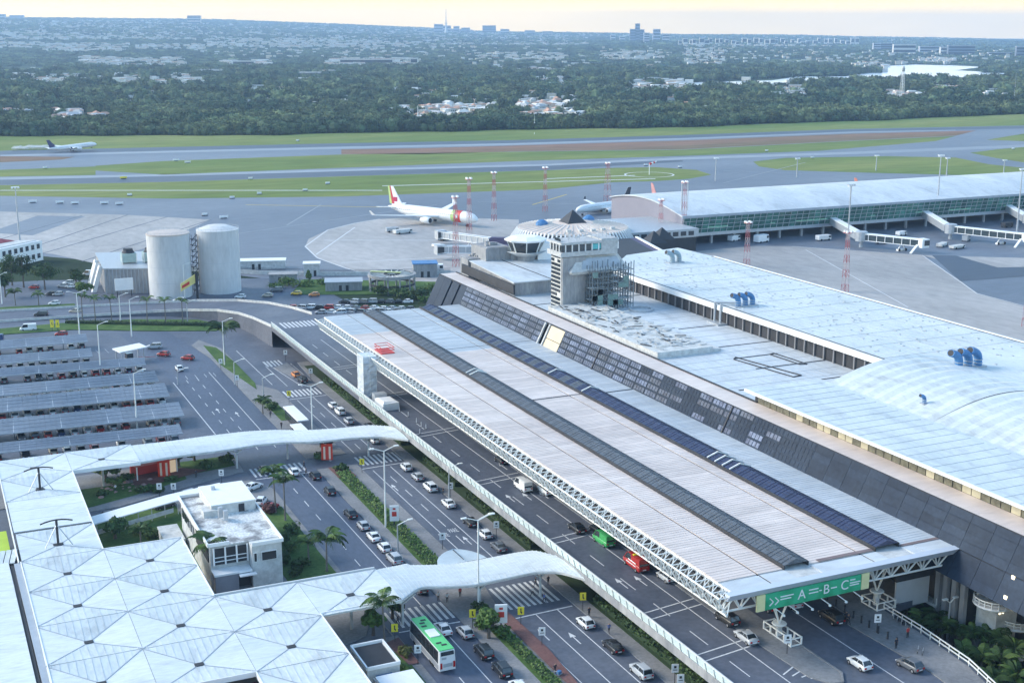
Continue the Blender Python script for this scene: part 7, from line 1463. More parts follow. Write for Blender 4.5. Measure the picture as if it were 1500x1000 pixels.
def bush(px, py, z, rx, ry, rz_, lab, m=M_LEAF, cat='shrub', n=None, name='shrub', grp=None, xy=None):
    p = at(px, py, z+rz_*.5) if xy is None else xy; t = thing(name, lab, cat, (p[0], p[1], z), 0, grp); q = MB(); bl = []
    for i in range(6): bl.append((vr.uniform(-.5, .5)*rx, vr.uniform(-.5, .5)*ry, rz_*vr.uniform(.45, .75), rx*vr.uniform(.45, .65), ry*vr.uniform(.45, .65), rz_*vr.uniform(.4, .55)))
    q.leaves(bl, n or 420, .2+.04*max(rx, ry), vr, .25); q.build('foliage', t, m); q = MB()
    for i in range(4): q.beam((0, 0, 0), (vr.uniform(-.4, .4)*rx, vr.uniform(-.4, .4)*ry, rz_*.8), .08)
    q.build('stem', t, M_BARK); return t
def tree(px, py, h, r_, lab, m=M_LEAF, n=1500, z=0, grp='broadleaf trees', xy=None):
    p = at(px, py, z) if xy is None else xy; t = thing('broadleaf_tree', lab, 'tree', (p[0], p[1], z), 0, grp); q = MB(); q.lathe((0, 0, 0), [(.32, 0), (.2, h*.45), (.1, h*.8)], 8)
    for i in range(6): a = vr.uniform(0, 6.28); q.beam((0, 0, h*.4), (r_*.6*math.cos(a), r_*.6*math.sin(a), h*vr.uniform(.6, .85)), .14)
    q.build('trunk', t, M_BARK); q = MB(); bl = []
    for i in range(11): a = vr.uniform(0, 6.28); d = r_*vr.uniform(.1, .7); bl.append((d*math.cos(a), d*math.sin(a), h*vr.uniform(.5, .85), r_*vr.uniform(.32, .5), r_*vr.uniform(.32, .5), h*vr.uniform(.13, .22)))
    q.leaves(bl, n, .34, vr, .3); q.build('crown', t, m); return t
for a in ((18, 418, 12, 6.5, 'big dark tree before the white office, leftmost'), (35, 421, 12.5, 6.5, 'big dark tree before the white office, middle of three'), (66, 424, 10, 5.5, 'dark tree in the left lot, rightmost of three'), (112, 420, 6.5, 3.6, 'round dark tree beside the lot road left of the plant'), (124, 436, 6, 3.2, 'greener tree before the slanted buttresses', M_LEAFL), (8, 435, 9, 4, 'tall thin tree at the left frame edge'),
          (169, 790, 4.2, 2.6, 'round leafy tree in front of the covered walk'), (196, 689, 3.6, 2.8, 'garden tree below the north canopy, left of the kiosk'), (155, 700, 3.0, 3.0, 'spreading low garden tree near the canopy corner', M_LEAFL), (262, 684, 4.6, 2.6, 'dark garden tree right of the red kiosk'), (285, 676, 4.2, 2.6, 'garden tree under the edge of the north canopy', M_LEAFL), (716, 935, 4.6, 2.3, 'bushy green tree at the foot of the lamp post below the canopy', M_LEAFL),
          (547, 930, 4.0, 1.9, 'bright green tree by the annex', M_LEAFL), (197, 395, 5, 2.5, 'small tree by the apron fence behind the yard'), (453, 415, 5, 1.4, 'small spindly tree before the apron wall', M_LEAFL), (470, 655, 3.2, 2.0, 'dark tree beside the red totem on the median'), (575, 905, 4.0, 2.2, 'shaded tree under the canopy near the crosswalk end')): tree(*a)
sh = [(560, 425, 0, 4.5, 4, 3.2, 'dark shrubs left of the round ramp'), (585, 428, 0, 5, 4, 3, 'shrubs below the round ramp, leftmost clump'), (600, 432, 0, 5, 4, 3, 'shrubs below the round ramp, middle clump'), (618, 430, 0, 5, 4, 3.4, 'shrubs right of the round ramp'), (632, 424, 0, 4, 4, 3.6, 'lighter shrubs against the end of the terminal', M_LEAFL), (628, 438, 0, 4, 3, 2.6, 'low green shrubs at the facade foot', M_LEAFL), (420, 412, 0, 5, 3, 2.6, 'green shrubs before the low shed', M_LEAFL), (440, 416, 0, 5, 3, 2.2, 'green verge shrubs in the middle of the yard edge', M_LEAFL), (405, 418, 0, 4, 3, 2, 'shrubs near the tank side kerb', M_LEAFL), (478, 412, 0, 4, 3, 2.2, 'shrubs right of the spindly tree', M_LEAFL),
      (186, 700, .15, 2, 1.6, 1.5, 'dense garden shrub under the canopy edge'), (215, 716, .15, 2.6, 1.4, 1.3, 'dark low shrubs beside the pink garden rocks'), (235, 716, .15, 1.8, 1.3, 1.2, 'shrub at the left sign board'), (150, 722, .15, 1.4, 1.2, 1.2, 'shrub left of the garden lawn'), (170, 706, .15, 2.2, 1.6, 1.6, 'light green shrub in the garden', M_LEAFL), (250, 700, .15, 1.4, 1, .9, 'tiny shrub by the red totem'), (330, 672, .15, 2.6, 2, 1.6, 'wide light shrubs right of the kiosk', M_LEAFL), (308, 680, .15, 2.2, 1.6, 1.5, 'shrub beside the person on the path', M_LEAFL),
      (205, 775, .15, 2.4, 2, 1.8, 'shrubs behind the covered walk, left clump'), (225, 782, .15, 2.4, 1.6, 1.6, 'shrubs behind the covered walk, right clump', M_LEAFL), (428, 775, .15, 2.0, 2.2, 1.7, 'dark shrub on the house lawn below the palm pair'), (415, 790, .15, 1.8, 2, 1.5, 'shrub on the house lawn beside the wall'), (425, 800, .15, 1.6, 1.6, 1.4, 'small shrub in the lawn centre', M_LEAFL), (413, 818, .15, 1.4, 2, 1.8, 'grey blue shrub at the corner of the house'), (440, 825, .15, 1.8, 1.6, 1.4, 'shrub near the canopy edge on the house lawn'), (430, 838, .15, 1.6, 1.2, 1.4, 'dark shrub just behind the canopy edge'), (395, 745, .15, 2.2, 1.6, 1.6, 'dark red shrub round the parked car', mat('dark red leaves', (.09, .035, .035), .8, var=.3)),
      (387, 585, .15, 2.2, 2.4, 1.6, 'round shrub at the upper end of the far shelter'), (397, 594, .15, 2.0, 2.2, 1.5, 'shrub beside the far shelter roof'), (470, 668, .15, 1.6, 1.8, 1.3, 'shrub around the foot of the red totem'), (500, 686, .15, 1.8, 2.0, 1.1, 'round shrub at the upper tip of the hedge median'), (735, 925, .15, 1.6, 2, 1.4, 'green shrub below the advert panel', M_LEAFL), (712, 912, .15, 1.8, 1.8, 1.7, 'dark shrub left of the advert panel'), (705, 890, .15, 1.4, 1.6, 1.4, 'shaded shrub under the canopy near the lamp post'),
      (585, 985, .15, 1.8, 2, 1.4, 'bright yellow green shrub left of the coach rear', mat('yellow leaves', (.14, .19, .03), .8, var=.3)), (570, 975, .15, 1.8, 2, 1.3, 'green shrub left of the yellow one'), (600, 998, .15, 1.8, 2, 1.3, 'shrub at the bottom edge beside the kerb', M_LEAFL), (592, 955, .15, 1.4, 2, 1.2, 'long kerb shrub beside the coach', mat('olive leaves', (.11, .12, .035), .8, var=.3)), (1330, 890, 0, 2.4, 2.4, 5.4, 'round shrub in front of the board wall'), (1470, 985, 0, 3, 3, 3.6, 'dark shrub mass in the bottom right corner'), (1400, 975, 0, 3, 2.4, 3.2, 'dark shrub mass beyond the retaining wall')]
for a in sh: bush(*a)
def hedge(x0, y0, x1, y1, z, h, w_, lab, m=M_LEAF, dens=26, pts=None):
    t = thing('hedge', lab, 'hedge', (x0, y0, z)); q = MB(); P_ = pts or [(x0, y0), (x1, y1)]; core = MB()
    for a, b in zip(P_, P_[1:]):
        L = math.dist(a, b); core.beam((a[0], a[1], z+h*.4), (b[0], b[1], z+h*.4), w_*.8, h*.8)
        d = Vector((b[0]-a[0], b[1]-a[1], 0))/L; nn = Vector((-d.y, d.x, 0))
        for i in range(int(L*dens*max(.6, w_/1.6))):
            c = Vector((a[0], a[1], z))+d*vr.uniform(0, L)+nn*vr.uniform(-.55, .55)*w_; c.z = z+h*vr.uniform(.45, 1.12); k = vr.uniform(.12, .26)
            u = Vector((vr.uniform(-1, 1), vr.uniform(-1, 1), vr.uniform(-.6, .6))).normalized(); v = u.orthogonal().normalized()
            q.add([c-u*k, c-v*k, c+u*k, c+v*k], [(0, 1, 2, 3)])
    wbuild(core, 'core', t, M_WOODGR); wbuild(q, 'foliage', t, m)
hedge(75.2, 190, 75.2, 249.5, .15, .75, 2.6, 'long bright green hedge strip down the median between the two roads', M_LEAFL)
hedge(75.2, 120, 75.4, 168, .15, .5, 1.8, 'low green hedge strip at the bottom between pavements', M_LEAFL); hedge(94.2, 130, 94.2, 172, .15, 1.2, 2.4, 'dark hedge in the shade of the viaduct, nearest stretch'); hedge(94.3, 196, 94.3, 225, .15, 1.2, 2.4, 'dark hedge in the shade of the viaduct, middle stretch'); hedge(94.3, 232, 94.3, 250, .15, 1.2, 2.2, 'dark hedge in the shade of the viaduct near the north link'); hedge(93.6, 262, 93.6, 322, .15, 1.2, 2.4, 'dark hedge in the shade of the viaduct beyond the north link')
a_, b_ = at(97, 474), at(376, 481); hedge(a_[0], a_[1], b_[0], b_[1], .02, 1.2, 1.8, 'long clipped dark hedge between ramp and lower road', M_LEAF, 20, [a_[:2], at(240, 477)[:2], at(330, 478)[:2], b_[:2]])
lawn([(-20, 424), (38, 425), (60, 421), (78, 412), (84, 400), (80, 394), (62, 402), (40, 414), (-20, 420)], m=M_LAWN); lawn([(-20, 457), (21, 453), (45, 448), (45, 455), (-20, 466)], m=M_LAWN); lawn([(116, 440), (160, 420), (172, 440), (128, 466)], m=M_LAWN)
t = thing('garden_rocks', 'pink rocks scattered in the garden bed below the canopy', 'rocks', (34, 258, .15))
for i in range(22):
    x, y = vr.uniform(-7, 4), vr.uniform(-3, 5); s = vr.uniform(.25, .7); q = MB(); q.lathe((x, y, -.05), [(s, 0), (s*.9, s*.4), (s*.4, s*.7), (.02, s*.75)], 6); q.build('rock', t, M_SOIL)
for k in PROTO.values():      # prototypes themselves go
    for ch in list(k.children):
        for g_ in list(ch.children): bpy.data.objects.remove(g_)
        bpy.data.objects.remove(ch)
    bpy.data.objects.remove(k)
# ------------------------------------------------------------ woodland beyond the runway, houses, city, haze
fr_ = random.Random(29)
def forest_edge(px): return float(np.interp(px, [p[0] for p in FE], [p[1] for p in FE]))
def crown_mesh(name, seed, flat=1.0, nl=240):
    rr = random.Random(seed); q = MB(); bl = []
    for i in range(7): a = rr.uniform(0, 6.28); d = rr.uniform(0, .62); bl.append((d*math.cos(a), d*math.sin(a), flat*rr.uniform(.35, .75), rr.uniform(.35, .55), rr.uniform(.35, .55), flat*rr.uniform(.25, .4)))
    q.leaves(bl, nl, .14, rr, .45); q.lathe((0, 0, 0), [(.05, 0), (.35, .15*flat), (.6, .45*flat), (.42, .75*flat), (.05, .85*flat)], 7)
    me = q.mesh(name); me.materials.append(M_FOREST); return me
CR = [crown_mesh('tree_crown', s, 1.0+.25*(s % 3), 200) for s in range(5)]; FAR = [crown_mesh('tree_crown', 40+s, .3, 70) for s in range(3)]
def scatter(name, pts, meshes, m=None):
    """one wood: a point cloud on which geometry nodes place the crown meshes"""
    me = bpy.data.meshes.new(name); me.from_pydata([(p[0], p[1], p[2]) for p in pts], [], [])
    for nm, k, ty in (('size', 3, 'FLOAT'), ('turn', 4, 'FLOAT'), ('pick', 5, 'INT')):
        at_ = me.attributes.new(nm, ty, 'POINT'); at_.data.foreach_set('value', [p[k] for p in pts])
    o = bpy.data.objects.new(name, me); COL.objects.link(o)
    grp = bpy.data.node_groups.new(name, 'GeometryNodeTree'); grp.interface.new_socket('Geometry', in_out='INPUT', socket_type='NodeSocketGeometry'); grp.interface.new_socket('Geometry', in_out='OUTPUT', socket_type='NodeSocketGeometry')
    n = grp.nodes; gi, go = n.new('NodeGroupInput'), n.new('NodeGroupOutput'); gm = n.new('GeometryNodeGeometryToInstance')
    for mesh in meshes[::-1]:
        ob = bpy.data.objects.new('crown_source', mesh); ob_i = n.new('GeometryNodeObjectInfo'); ob_i.inputs['Object'].default_value = ob; ob_i.inputs['As Instance'].default_value = True
        grp.links.new(ob_i.outputs['Geometry'], gm.inputs[0])
    mp = n.new('GeometryNodeMeshToPoints'); ip = n.new('GeometryNodeInstanceOnPoints'); ip.inputs['Pick Instance'].default_value = True
    def attr(nm, ty): a = n.new('GeometryNodeInputNamedAttribute'); a.data_type = ty; a.inputs['Name'].default_value = nm; return a
    a1, a2, a3 = attr('size', 'FLOAT'), attr('turn', 'FLOAT'), attr('pick', 'INT'); cx_ = n.new('ShaderNodeCombineXYZ')
    grp.links.new(gi.outputs[0], mp.inputs[0]); grp.links.new(mp.outputs[0], ip.inputs['Points']); grp.links.new(gm.outputs[0], ip.inputs['Instance'])
    grp.links.new(a3.outputs[0], ip.inputs['Instance Index']); grp.links.new(a1.outputs[0], ip.inputs['Scale']); grp.links.new(a2.outputs[0], cx_.inputs['Z']); grp.links.new(cx_.outputs[0], ip.inputs['Rotation']); grp.links.new(ip.outputs[0], go.inputs[0])
    md = o.modifiers.new('wood', 'NODES'); md.node_group = grp; o['kind'] = 'stuff'; return o
# settlement clusters on the survey sheet: (x0, x1, y0, y1, count, size)
CL_ = [(0, 260, 31, 38, 190, 14), (60, 480, 36, 45, 260, 14), (480, 700, 42, 50, 170, 14), (700, 1000, 50, 56, 130, 14), (0, 500, 42, 52, 160, 14), (0, 280, 50, 60, 240, 14), (0, 60, 64, 73, 40, 15), (60, 190, 66, 77, 130, 15), (200, 300, 67, 75, 60, 14), (120, 170, 86, 96, 40, 16), (170, 270, 88, 102, 60, 16), (300, 420, 50, 72, 160, 14), (410, 500, 55, 72, 130, 14), (20, 130, 113, 130, 60, 13), (165, 300, 113, 132, 80, 14), (330, 390, 92, 101, 22, 22), (440, 500, 107, 122, 26, 20), (480, 600, 50, 72, 190, 15), (600, 760, 48, 68, 240, 15), (480, 610, 88, 99, 60, 18),
       (760, 860, 54, 68, 140, 14), (700, 830, 80, 90, 50, 16), (715, 850, 100, 108, 34, 16), (880, 970, 78, 90, 50, 14), (900, 1010, 120, 140, 50, 13), (790, 850, 118, 134, 26, 12), (1000, 1120, 62, 70, 110, 12), (1005, 1060, 72, 98, 60, 12), (1120, 1230, 63, 70, 80, 12), (1130, 1180, 130, 150, 26, 11), (1250, 1300, 93, 108, 34, 10), (1345, 1400, 88, 94, 50, 9), (1300, 1360, 138, 150, 16, 11), (1370, 1400, 132, 138, 10, 11), (1430, 1500, 136, 152, 24, 11),
       (0, 45, 165, 178, 9, 12), (65, 120, 165, 183, 14, 12), (560, 860, 152, 180, 26, 11), (400, 1100, 135, 165, 40, 11), (130, 160, 170, 180, 8, 10), (610, 720, 158, 178, 36, 10), (760, 840, 148, 178, 36, 11), (570, 600, 160, 172, 6, 9), (525, 550, 155, 165, 4, 10), (0, 500, 100, 160, 70, 11), (500, 1000, 70, 150, 110, 11), (1000, 1500, 70, 95, 110, 10), (0, 1500, 45, 60, 330, 15), (1060, 1500, 120, 150, 30, 10), (280, 700, 60, 86, 120, 13)]
HP = []
for x0, x1, y0, y1, c, s in CL_:
    for _ in range(int(c*(1.25 if y1 < 84 else 1.7))):
        px, py = fr_.uniform(x0, x1), fr_.uniform(y0, y1)
        d3 = _fw*FPX+_rt*(px-750)-_up*(py-500); hh = math.hypot(d3.x, d3.y); dx, dy, sl_ = d3.x/hh, d3.y/hh, d3.z/hh
        D = 1180.0
        while D < 13000 and terr(dx*D, dy*D) < CAMH+sl_*D: D += 12+D*.004
        if D < 13000: HP.append((D, dx*D, dy*D, terr(dx*D, dy*D), s))
HP.sort()
RT = [mat('pale roof', (.62, .60, .56), .7, var=.1), mat('terracotta roof', (.50, .30, .22), .8, var=.2), mat('grey roof', (.42, .43, .44), .7, var=.1), mat('white roof', (.80, .80, .80), .6, var=.05)]; WL = [mat('house wall white', (.60, .59, .55), .8, var=.05), mat('house wall cream', (.58, .52, .43), .8, var=.05)]
hm = {}
for i in range(8):
    q = MB(); q.mat(WL[i % 2]); q.box(-.5, -.32, -1, .5, .32, .3); q.mat(M_GUT)
    for k in range(4): q.box(-.4+k*.22, -.325, .05, -.3+k*.22, -.31, .18)
    w_ = q.mesh('wall'); r2 = MB(); r2.mat(RT[(i*3) % 4 if i != 3 else 1])
    if i % 3 == 0: r2.add([(-.54, -.36, .3), (.54, -.36, .3), (.54, .36, .3), (-.54, .36, .3), (-.3, 0, .5), (.3, 0, .5)], [(0, 1, 5, 4), (1, 2, 5), (2, 3, 4, 5), (3, 0, 4), (3, 2, 1, 0)])
    else: r2.box(-.54, -.36, .3, .54, .36, .34)
    hm[i] = (w_, r2.mesh('roof'))
def hplace(x, y, D):
    px = 750+FPX*Vector((x, y, -CAMH)).dot(_rt)/Vector((x, y, -CAMH)).dot(_fw)
    a = ' in the front belt of trees' if D < 1500 else (' behind the front trees' if D < 2100 else ' in the far woodland')
    b = [(130, ' beyond the landing jet'), (330, ' above the round tanks'), (520, ' left of the big parked jet'), (680, ' beyond the big parked jet'), (850, ' beyond the round satellite'), (1000, ' above the windsock'), (1180, ' over the left half of the pier'), (1290, ' beside the near end of the lake'), (1400, ' around the lattice radio tower'), (9999, ' near the right edge of the woods')]
    return a+[t_ for l_, t_ in b if px < l_][0]
houses_near = HP[:290]; LB = ['small pale house with %s among the trees beyond the runway']
for n, (D, x, y, z, s) in enumerate(houses_near):
    i = fr_.randrange(8); t = thing('distant_house', ('small hipped-roof house' if i % 3 == 0 else 'small pale flat-roofed house')+hplace(x, y, D), 'house', (x, y, z+.5), fr_.uniform(0, 3.1), 'houses scattered in the woodland')
    k = s*fr_.uniform(.7, 1.4); t.scale = (k, k*.85, 5.5*fr_.uniform(.8, 1.3)+6)
    inst(hm[i][0], 'wall', t); inst(hm[i][1], 'roof', t)
q = MB()
for m in RT+WL: q.mat(m)
for D, x, y, z, s in HP[290:]:
    w_, d_, h_ = s*fr_.uniform(.6, 1.7), s*fr_.uniform(.5, .9), fr_.uniform(3.5, 7)+D*.0006; a = fr_.uniform(-.25, .25)+YAW*-1; ca, sa = math.cos(a), math.sin(a); c = [(-w_/2, -d_/2), (w_/2, -d_/2), (w_/2, d_/2), (-w_/2, d_/2)]; c = [(x+u*ca-v*sa, y+u*sa+v*ca) for u, v in c]
    q.mat(fr_.choice(WL)).hexa([(u, v, z-2) for u, v in c], [(u, v, z+h_) for u, v in c]); q.mat(fr_.choice(RT)).hexa([(u, v, z+h_) for u, v in c], [(u, v, z+h_+.8) for u, v in c])
o = q.build('distant_suburb', None); o['kind'] = 'stuff'; o['label'] = 'pale houses of the far suburb'
from collections import defaultdict
dl_ = defaultdict(list)
for o in COL.objects:
    if o.name.startswith('distant_house') and 'label' in o: dl_[o['label']].append(o)
for lab, os_ in dl_.items():
    os_.sort(key=lambda o: (o.location.x*_rt.x+o.location.y*_rt.y)/math.hypot(o.location.x, o.location.y))
    if 1 < len(os_) <= 19:
        for k, o in enumerate(os_): o['label'] = lab.replace('small ', '')+', %s from left' % ORD[k] if len(lab.split()) < 15 else lab.replace('small ', '').replace('pale ', '')+', %s leftwards' % ORD[k] if False else lab.replace('small ', '').replace('pale ', '').replace('the left half of ', '')+', %s from left' % ORD[k]
# bigger blocks and towers on the skyline
def block(px, py, D, w_, h_, d_, lab, m=0, name='distant_building', rows_n=0, cat='building'):
    a = math.atan((px-750)/FPX*math.cos(PITCH)) if 0 else math.atan2((px-750), FPX*math.cos(PITCH)-(py-500)*-0*1)
    p = at(px, 400); dd = math.hypot(p[0], p[1]); ux, uy = p[0]/dd, p[1]/dd; x, y = ux*D, uy*D; zt = terr(x, y)
    b = at(px, py) if py > 47 else None
    # base height from the sheet
    d3 = _fw*FPX+_rt*(px-750)-_up*(py-500); sl_ = d3.z/math.hypot(d3.x, d3.y); D0 = D; hit = None
    for kk in range(260):
        DD = 1400+kk*45
        if terr(ux*DD, uy*DD) >= CAMH+sl_*DD and CAMH+sl_*DD < 400: hit = DD; break
    if hit: D = hit
    f_ = D/D0; w_, h_, d_ = w_*f_, h_*f_*1.35, d_*f_; x, y = ux*D, uy*D; zt = terr(x, y); zb = zt
    t = thing(name, lab, cat, (x, y, zb), -YAW); q = MB(); q.box(-w_/2, -d_/2, min(-4, zt-zb-4), w_/2, d_/2, h_); q.build('wall', t, [WL[0], WL[1], mat('far dark glass', (.16, .19, .24), .5), mat('far grey', (.42, .44, .48), .7)][m]); q = MB(); q.box(-w_/2-.5, -d_/2-.5, h_, w_/2+.5, d_/2+.5, h_+1.2); q.build('roof', t, RT[2])
    for k in range(rows_n):
        q = MB(); z = h_*(k+.6)/(rows_n+.4); q.box(-w_/2+1, -d_/2-.3, z, w_/2-1, -d_/2, z+h_/(rows_n*2.2)); q.build('window_band', t, M_GUT)
    return t
for a in ((1263, 75, 6500, 34, 26, 20, 'blue grey slab building left of the government pair on the far shore', 3, 'distant_building', 3), (1276, 75, 6500, 60, 26, 20, 'dark glass slab building at the far lake shore', 2, 'distant_building', 3), (1302, 81, 6200, 100, 34, 20, 'wide framed building with white edges beyond the lake', 0, 'distant_building', 2), (1340, 78, 6400, 110, 22, 24, 'long low grey building right of the framed one', 3, 'distant_building', 2), (1358, 82, 6200, 34, 26, 20, 'pale square block in front of the long grey building', 0, 'distant_building', 2), (1382, 82, 6300, 120, 32, 24, 'wide dark block beyond the lake', 2, 'distant_building', 3), (1437, 82, 6500, 110, 10, 20, 'low long building near the right edge beyond the lake', 3, 'distant_building', 1), (1472, 84, 6400, 80, 34, 20, 'blue grey block at the right edge beyond the lake', 2, 'distant_building', 3),
          (920, 63, 8500, 40, 62, 30, 'tallest dark tower of the skyline pair right of centre', 2, 'distant_building', 5), (926, 63, 8600, 30, 88, 26, 'tall slim tower right in the skyline group', 2, 'distant_building', 6), (932, 63, 8500, 32, 60, 26, 'dark tower right of the tallest two', 2, 'distant_building', 5), (939, 64, 8500, 34, 48, 26, 'grey tower in the skyline group', 3, 'distant_building', 4), (953, 63, 8600, 46, 62, 26, 'wide grey tower right in the skyline group', 3, 'distant_building', 4), (966, 63, 8500, 44, 40, 26, 'low pale tower at the right of the skyline group', 0, 'distant_building', 3), (905, 62, 8600, 36, 26, 26, 'small pale block left of the skyline towers', 0, 'distant_building', 2), (892, 61, 8700, 30, 30, 26, 'pale block farther left of the skyline towers', 0, 'distant_building', 2),
          (305, 37, 9500, 90, 46, 30, 'pale wide block standing alone on the left skyline', 1, 'distant_building', 3), (647, 50, 9000, 60, 46, 30, 'grey block at the left foot of the television tower', 3, 'distant_building', 3), (658, 49, 9000, 60, 36, 30, 'grey podium block below the television tower', 3, 'distant_building', 2), (672, 48, 9100, 40, 30, 26, 'grey block right of the television tower', 3, 'distant_building', 2), (685, 49, 9100, 60, 26, 26, 'long grey block second right of the television tower', 3, 'distant_building', 2), (718, 50, 9000, 90, 40, 26, 'dark wide block on the skyline left of centre', 2, 'distant_building', 3), (740, 51, 9000, 60, 26, 26, 'pale block beside the dark wide one', 0, 'distant_building', 2), (775, 51, 9000, 70, 20, 26, 'long low pale block on the skyline near centre', 0, 'distant_building', 2), (800, 53, 9000, 70, 22, 26, 'cream block on the skyline right of the low one', 1, 'distant_building', 2),
          (26, 29, 11500, 170, 30, 30, 'long dark roofed block on the skyline at far left', 3, 'distant_building', 2), (57, 29, 11500, 110, 24, 30, 'second long block on the skyline at far left', 3, 'distant_building', 2), (324, 114, 2450, 44, 10, 20, 'white hall with red side among trees at left', 0, 'distant_building', 1), (467, 116, 2400, 58, 8, 16, 'long low white hall in the woods left of centre', 0, 'distant_building', 1), (372, 98, 2950, 46, 9, 16, 'long white block with dark gaps in the left woods', 0, 'distant_building', 1), (545, 96, 3050, 120, 10, 16, 'very long white building in the woods left of centre', 0, 'distant_building', 1), (612, 97, 3000, 16, 12, 14, 'white framed block at the end of the long white building', 0, 'distant_building', 1), (170, 191, 1270, 18, 3.5, 8, 'lone white shed on the grass before the trees', 0, 'distant_shed', 1)): block(*a)
for k in range(34):
    px = 985+k*7.6+fr_.uniform(-2, 2); block(px, 67+fr_.uniform(-.5, .8), 8300, fr_.uniform(16, 30), fr_.uniform(18, 34), 18, 'white slab block in the long row on the right skyline, %s number %s' % ('near', ORD[k % 19]) if False else 'white apartment slab in the long even row below the right skyline', 0, 'apartment_slab', 1)
for o in [o for o in COL.objects if o.name.startswith('apartment_slab')]: o['group'] = 'apartment slabs in the far row'
# television tower, radio mast, far pylons
def spire(px, py, D, h, lab, w0=24, m=None):
    p = at(px, 400); dd = math.hypot(p[0], p[1]); x, y = p[0]/dd*D, p[1]/dd*D; d3 = _fw*FPX+_rt*(px-750)-_up*(py-500); zb = CAMH+d3.z/math.hypot(d3.x, d3.y)*D
    t = thing('tall_mast', lab, 'mast', (x, y, zb)); m = m or M_GALV; q = MB(); q.lathe((0, 0, -10), [(w0*.5, 0), (w0*.22, h*.3), (w0*.14, h*.5)], 6); q.build('base', t, m); q = MB(); q.lathe((0, 0, h*.35), [(w0*.14, 0), (w0*.04, h*.65)], 6); q.build('spire', t, m); q = MB(); q.lathe((0, 0, h*.33), [(w0*.45, 0), (w0*.45, h*.03)], 8); q.build('platform', t, m)
spire(657.5, 46, 9000, 150, 'tall pointed television tower standing on the skyline', 26); spire(32, 30, 11000, 110, 'thin mast on the left skyline under the glow', 10); spire(1284, 72, 6400, 60, 'thin white mast by the far lakeside buildings', 5, M_WHITE); spire(1361, 80, 6300, 70, 'thin grey mast behind the lakeside blocks', 5); spire(145, 90, 3400, 22, 'short mast above the left suburb', 2); spire(1276, 110, 2700, 18, 'slim pole by the lake shore houses', 1.5); spire(1463, 138, 1800, 28, 'grey pole above the right woods', 1.5); spire(782, 187, 1180, 12, 'pale post at the forest edge near centre', 1.2, M_WHITE); spire(616, 178, 1270, 15, 'white pillar at the forest edge', 4, M_WHITE)
p = at(1320, 150); t = thing('radio_mast', 'white lattice radio tower with round head rising from the woods', 'mast', (p[0], p[1], 0)); q = MB(); H_ = 42
for k in range(12):
    z0, z1 = H_*k/12, H_*(k+1)/12; a, b = 2.6-1.6*k/12, 2.6-1.6*(k+1)/12
    for s, u in ((-1, -1), (1, -1), (1, 1), (-1, 1)): q.beam((s*a, u*a, z0), (s*b, u*b, z1), .35); q.beam((s*a, u*a, z0), (-u*b, s*b, z1), .22)
q.build('lattice', t, M_WHITE); q = MB(); q.lathe((0, 0, H_), [(1.6, -3), (2.2, -1), (2.2, 2), (1, 4)], 10); q.build('head', t, M_GALV)
# pale fields and streets between the woods
for n, (x0, x1, y0, y1) in enumerate(((0, 70, 98, 108), (680, 740, 94, 101), (760, 830, 105, 108.5), (350, 420, 86, 89), (930, 1000, 100, 106), (560, 650, 96.5, 99), (130, 300, 121, 124), (1050, 1100, 106, 110), (900, 960, 84, 88), (240, 330, 98, 100), (420, 520, 128, 130.5), (1120, 1200, 86, 90), (820, 900, 92, 94))):
    sheet('field', pxs([(x0, (y0+y1)/2), (x0*.6+x1*.4, y0), (x1, y0+1), (x1-(x1-x0)*.2, y1), (x0+(x1-x0)*.15, y1-.5)]), 1.5+.01*n, M_GRASS)
FLD = [(0, 70, 98, 108), (680, 740, 94, 101), (760, 830, 105, 108.5), (350, 420, 86, 89), (930, 1000, 100, 106), (560, 650, 96.5, 99), (130, 300, 121, 124), (1050, 1100, 106, 110), (900, 960, 84, 88), (240, 330, 98, 100), (420, 520, 128, 130.5), (1120, 1200, 86, 90), (820, 900, 92, 94)]
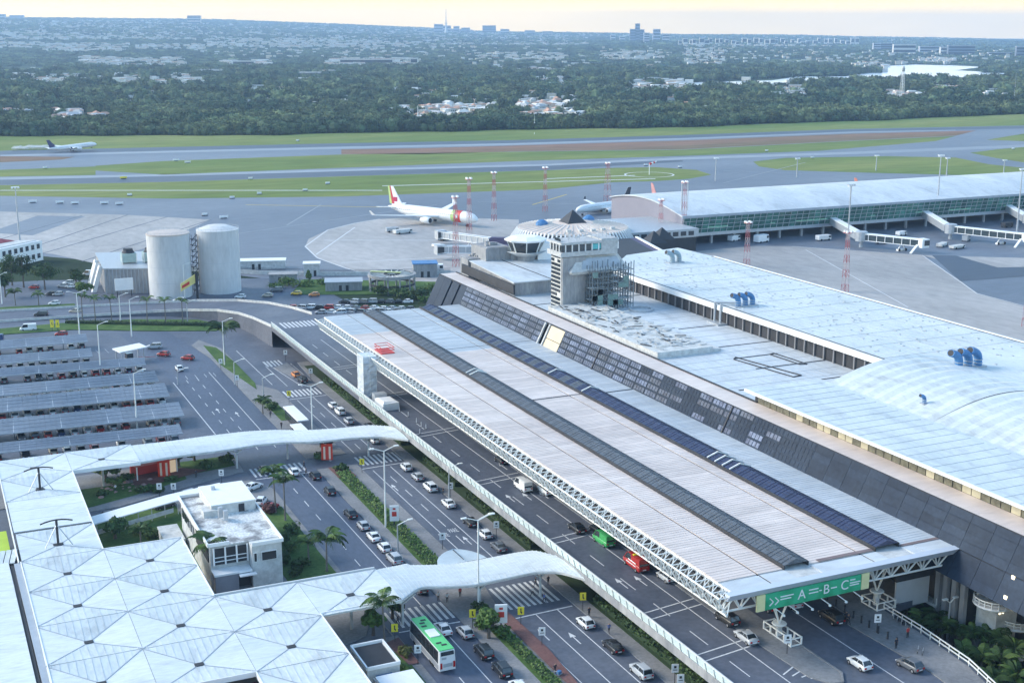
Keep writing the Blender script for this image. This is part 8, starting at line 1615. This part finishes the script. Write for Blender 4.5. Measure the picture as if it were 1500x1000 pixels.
# the woods
NP_, FP_ = [], []
blk = [(h[1], h[2]) for h in HP[:400]]
from mathutils import kdtree
kd_ = kdtree.KDTree(len(HP)); [kd_.insert((h[1], h[2], 0), i) for i, h in enumerate(HP)]; kd_.balance()
LK = [at(960, 130), at(1500, 113), at(1500, 97), at(1300, 97)]
def in_lake(px, py): return (px > 955 and 108 < py < float(np.interp(px, [960, 1180, 1420, 1500], [130, 121.5, 116, 113])) and py > float(np.interp(px, [955, 1010, 1170, 1240, 1292], [127, 121.5, 113, 112, 106]))) or (1290 < px < 1440 and 95 < py < 113)
def add_trees(n, D0, D1, s0, s1, store, npick):
    for _ in range(n):
        a = YAW+fr_.uniform(-.46, .46); D = math.sqrt(fr_.uniform(D0*D0, D1*D1)); x, y = D*math.sin(a), D*math.cos(a); px = 750+(FPX/math.cos(0))*math.tan(a-YAW)*math.cos(PITCH)*1.0
        z = terr(x, y); v = Vector((x, y, z-CAMH)); dz = v.dot(_fw); px = 750+FPX*v.dot(_rt)/dz; py = 500-FPX*v.dot(_up)/dz
        if py > forest_edge(px)-.3: continue
        if in_lake(px, py-(7 if px < 1200 else 4)) or in_lake(px, py): continue
        if any(a_ < px < b_ and c0 < py < c1+2 for a_, b_, c0, c1 in FLD): continue
        g_ = math.sin(x*.006+2)*math.sin(y*.005+1)+.6*math.sin(x*.017)*math.cos(y*.013)
        if g_ > 1.05 and D > 1500: continue
        c_, i_, d_ = kd_.find((x, y, 0))
        if d_ < (HP[i_][4]*.9 if D < 3500 else HP[i_][4]*.8): continue
        if D < 3600 and kd_.find((x+math.sin(a)*16, y+math.cos(a)*16, 0))[2] < 17: continue
        s = fr_.uniform(s0, s1); store.append((x, y, z-.4, s, fr_.uniform(0, 6.28), fr_.randrange(npick)))
add_trees(26000, 1130, 1750, 5, 9.5, NP_, 5); add_trees(26000, 1700, 3200, 6, 14, NP_, 5); add_trees(24000, 3100, 6500, 14, 26, FP_, 3); add_trees(18000, 6400, 13400, 26, 46, FP_, 3)
# a ragged fringe right at the forest edge
for _ in range(2600):
    px = fr_.uniform(-120, 1620); py = forest_edge(px)-abs(fr_.gauss(0, 1.6))+.7*math.sin(px*.05)+.6*math.sin(px*.021); p = at(px, py); NP_.append((p[0], p[1], -.3, fr_.uniform(2.5, 7.5), fr_.uniform(0, 6.28), fr_.randrange(5)))
scatter('woodland', NP_, CR); scatter('distant_woodland', FP_, FAR)
# haze
hz = MB(); hz.box(-12000, -2500, -12, 13500, 13600, 300); ho = hz.build('haze', None); ho['kind'] = 'stuff'
hm_ = bpy.data.materials.new('haze'); hm_.use_nodes = True; n_ = hm_.node_tree; n_.nodes.clear(); vo = n_.nodes.new('ShaderNodeVolumePrincipled'); vo.inputs['Color'].default_value = (.48, .70, 1, 1); vo.inputs['Density'].default_value = 8.5e-5; vo.inputs['Anisotropy'].default_value = .2
ou = n_.nodes.new('ShaderNodeOutputMaterial'); n_.links.new(vo.outputs[0], ou.inputs['Volume']); ho.data.materials.append(hm_)
SC.cycles.volume_bounces = 2
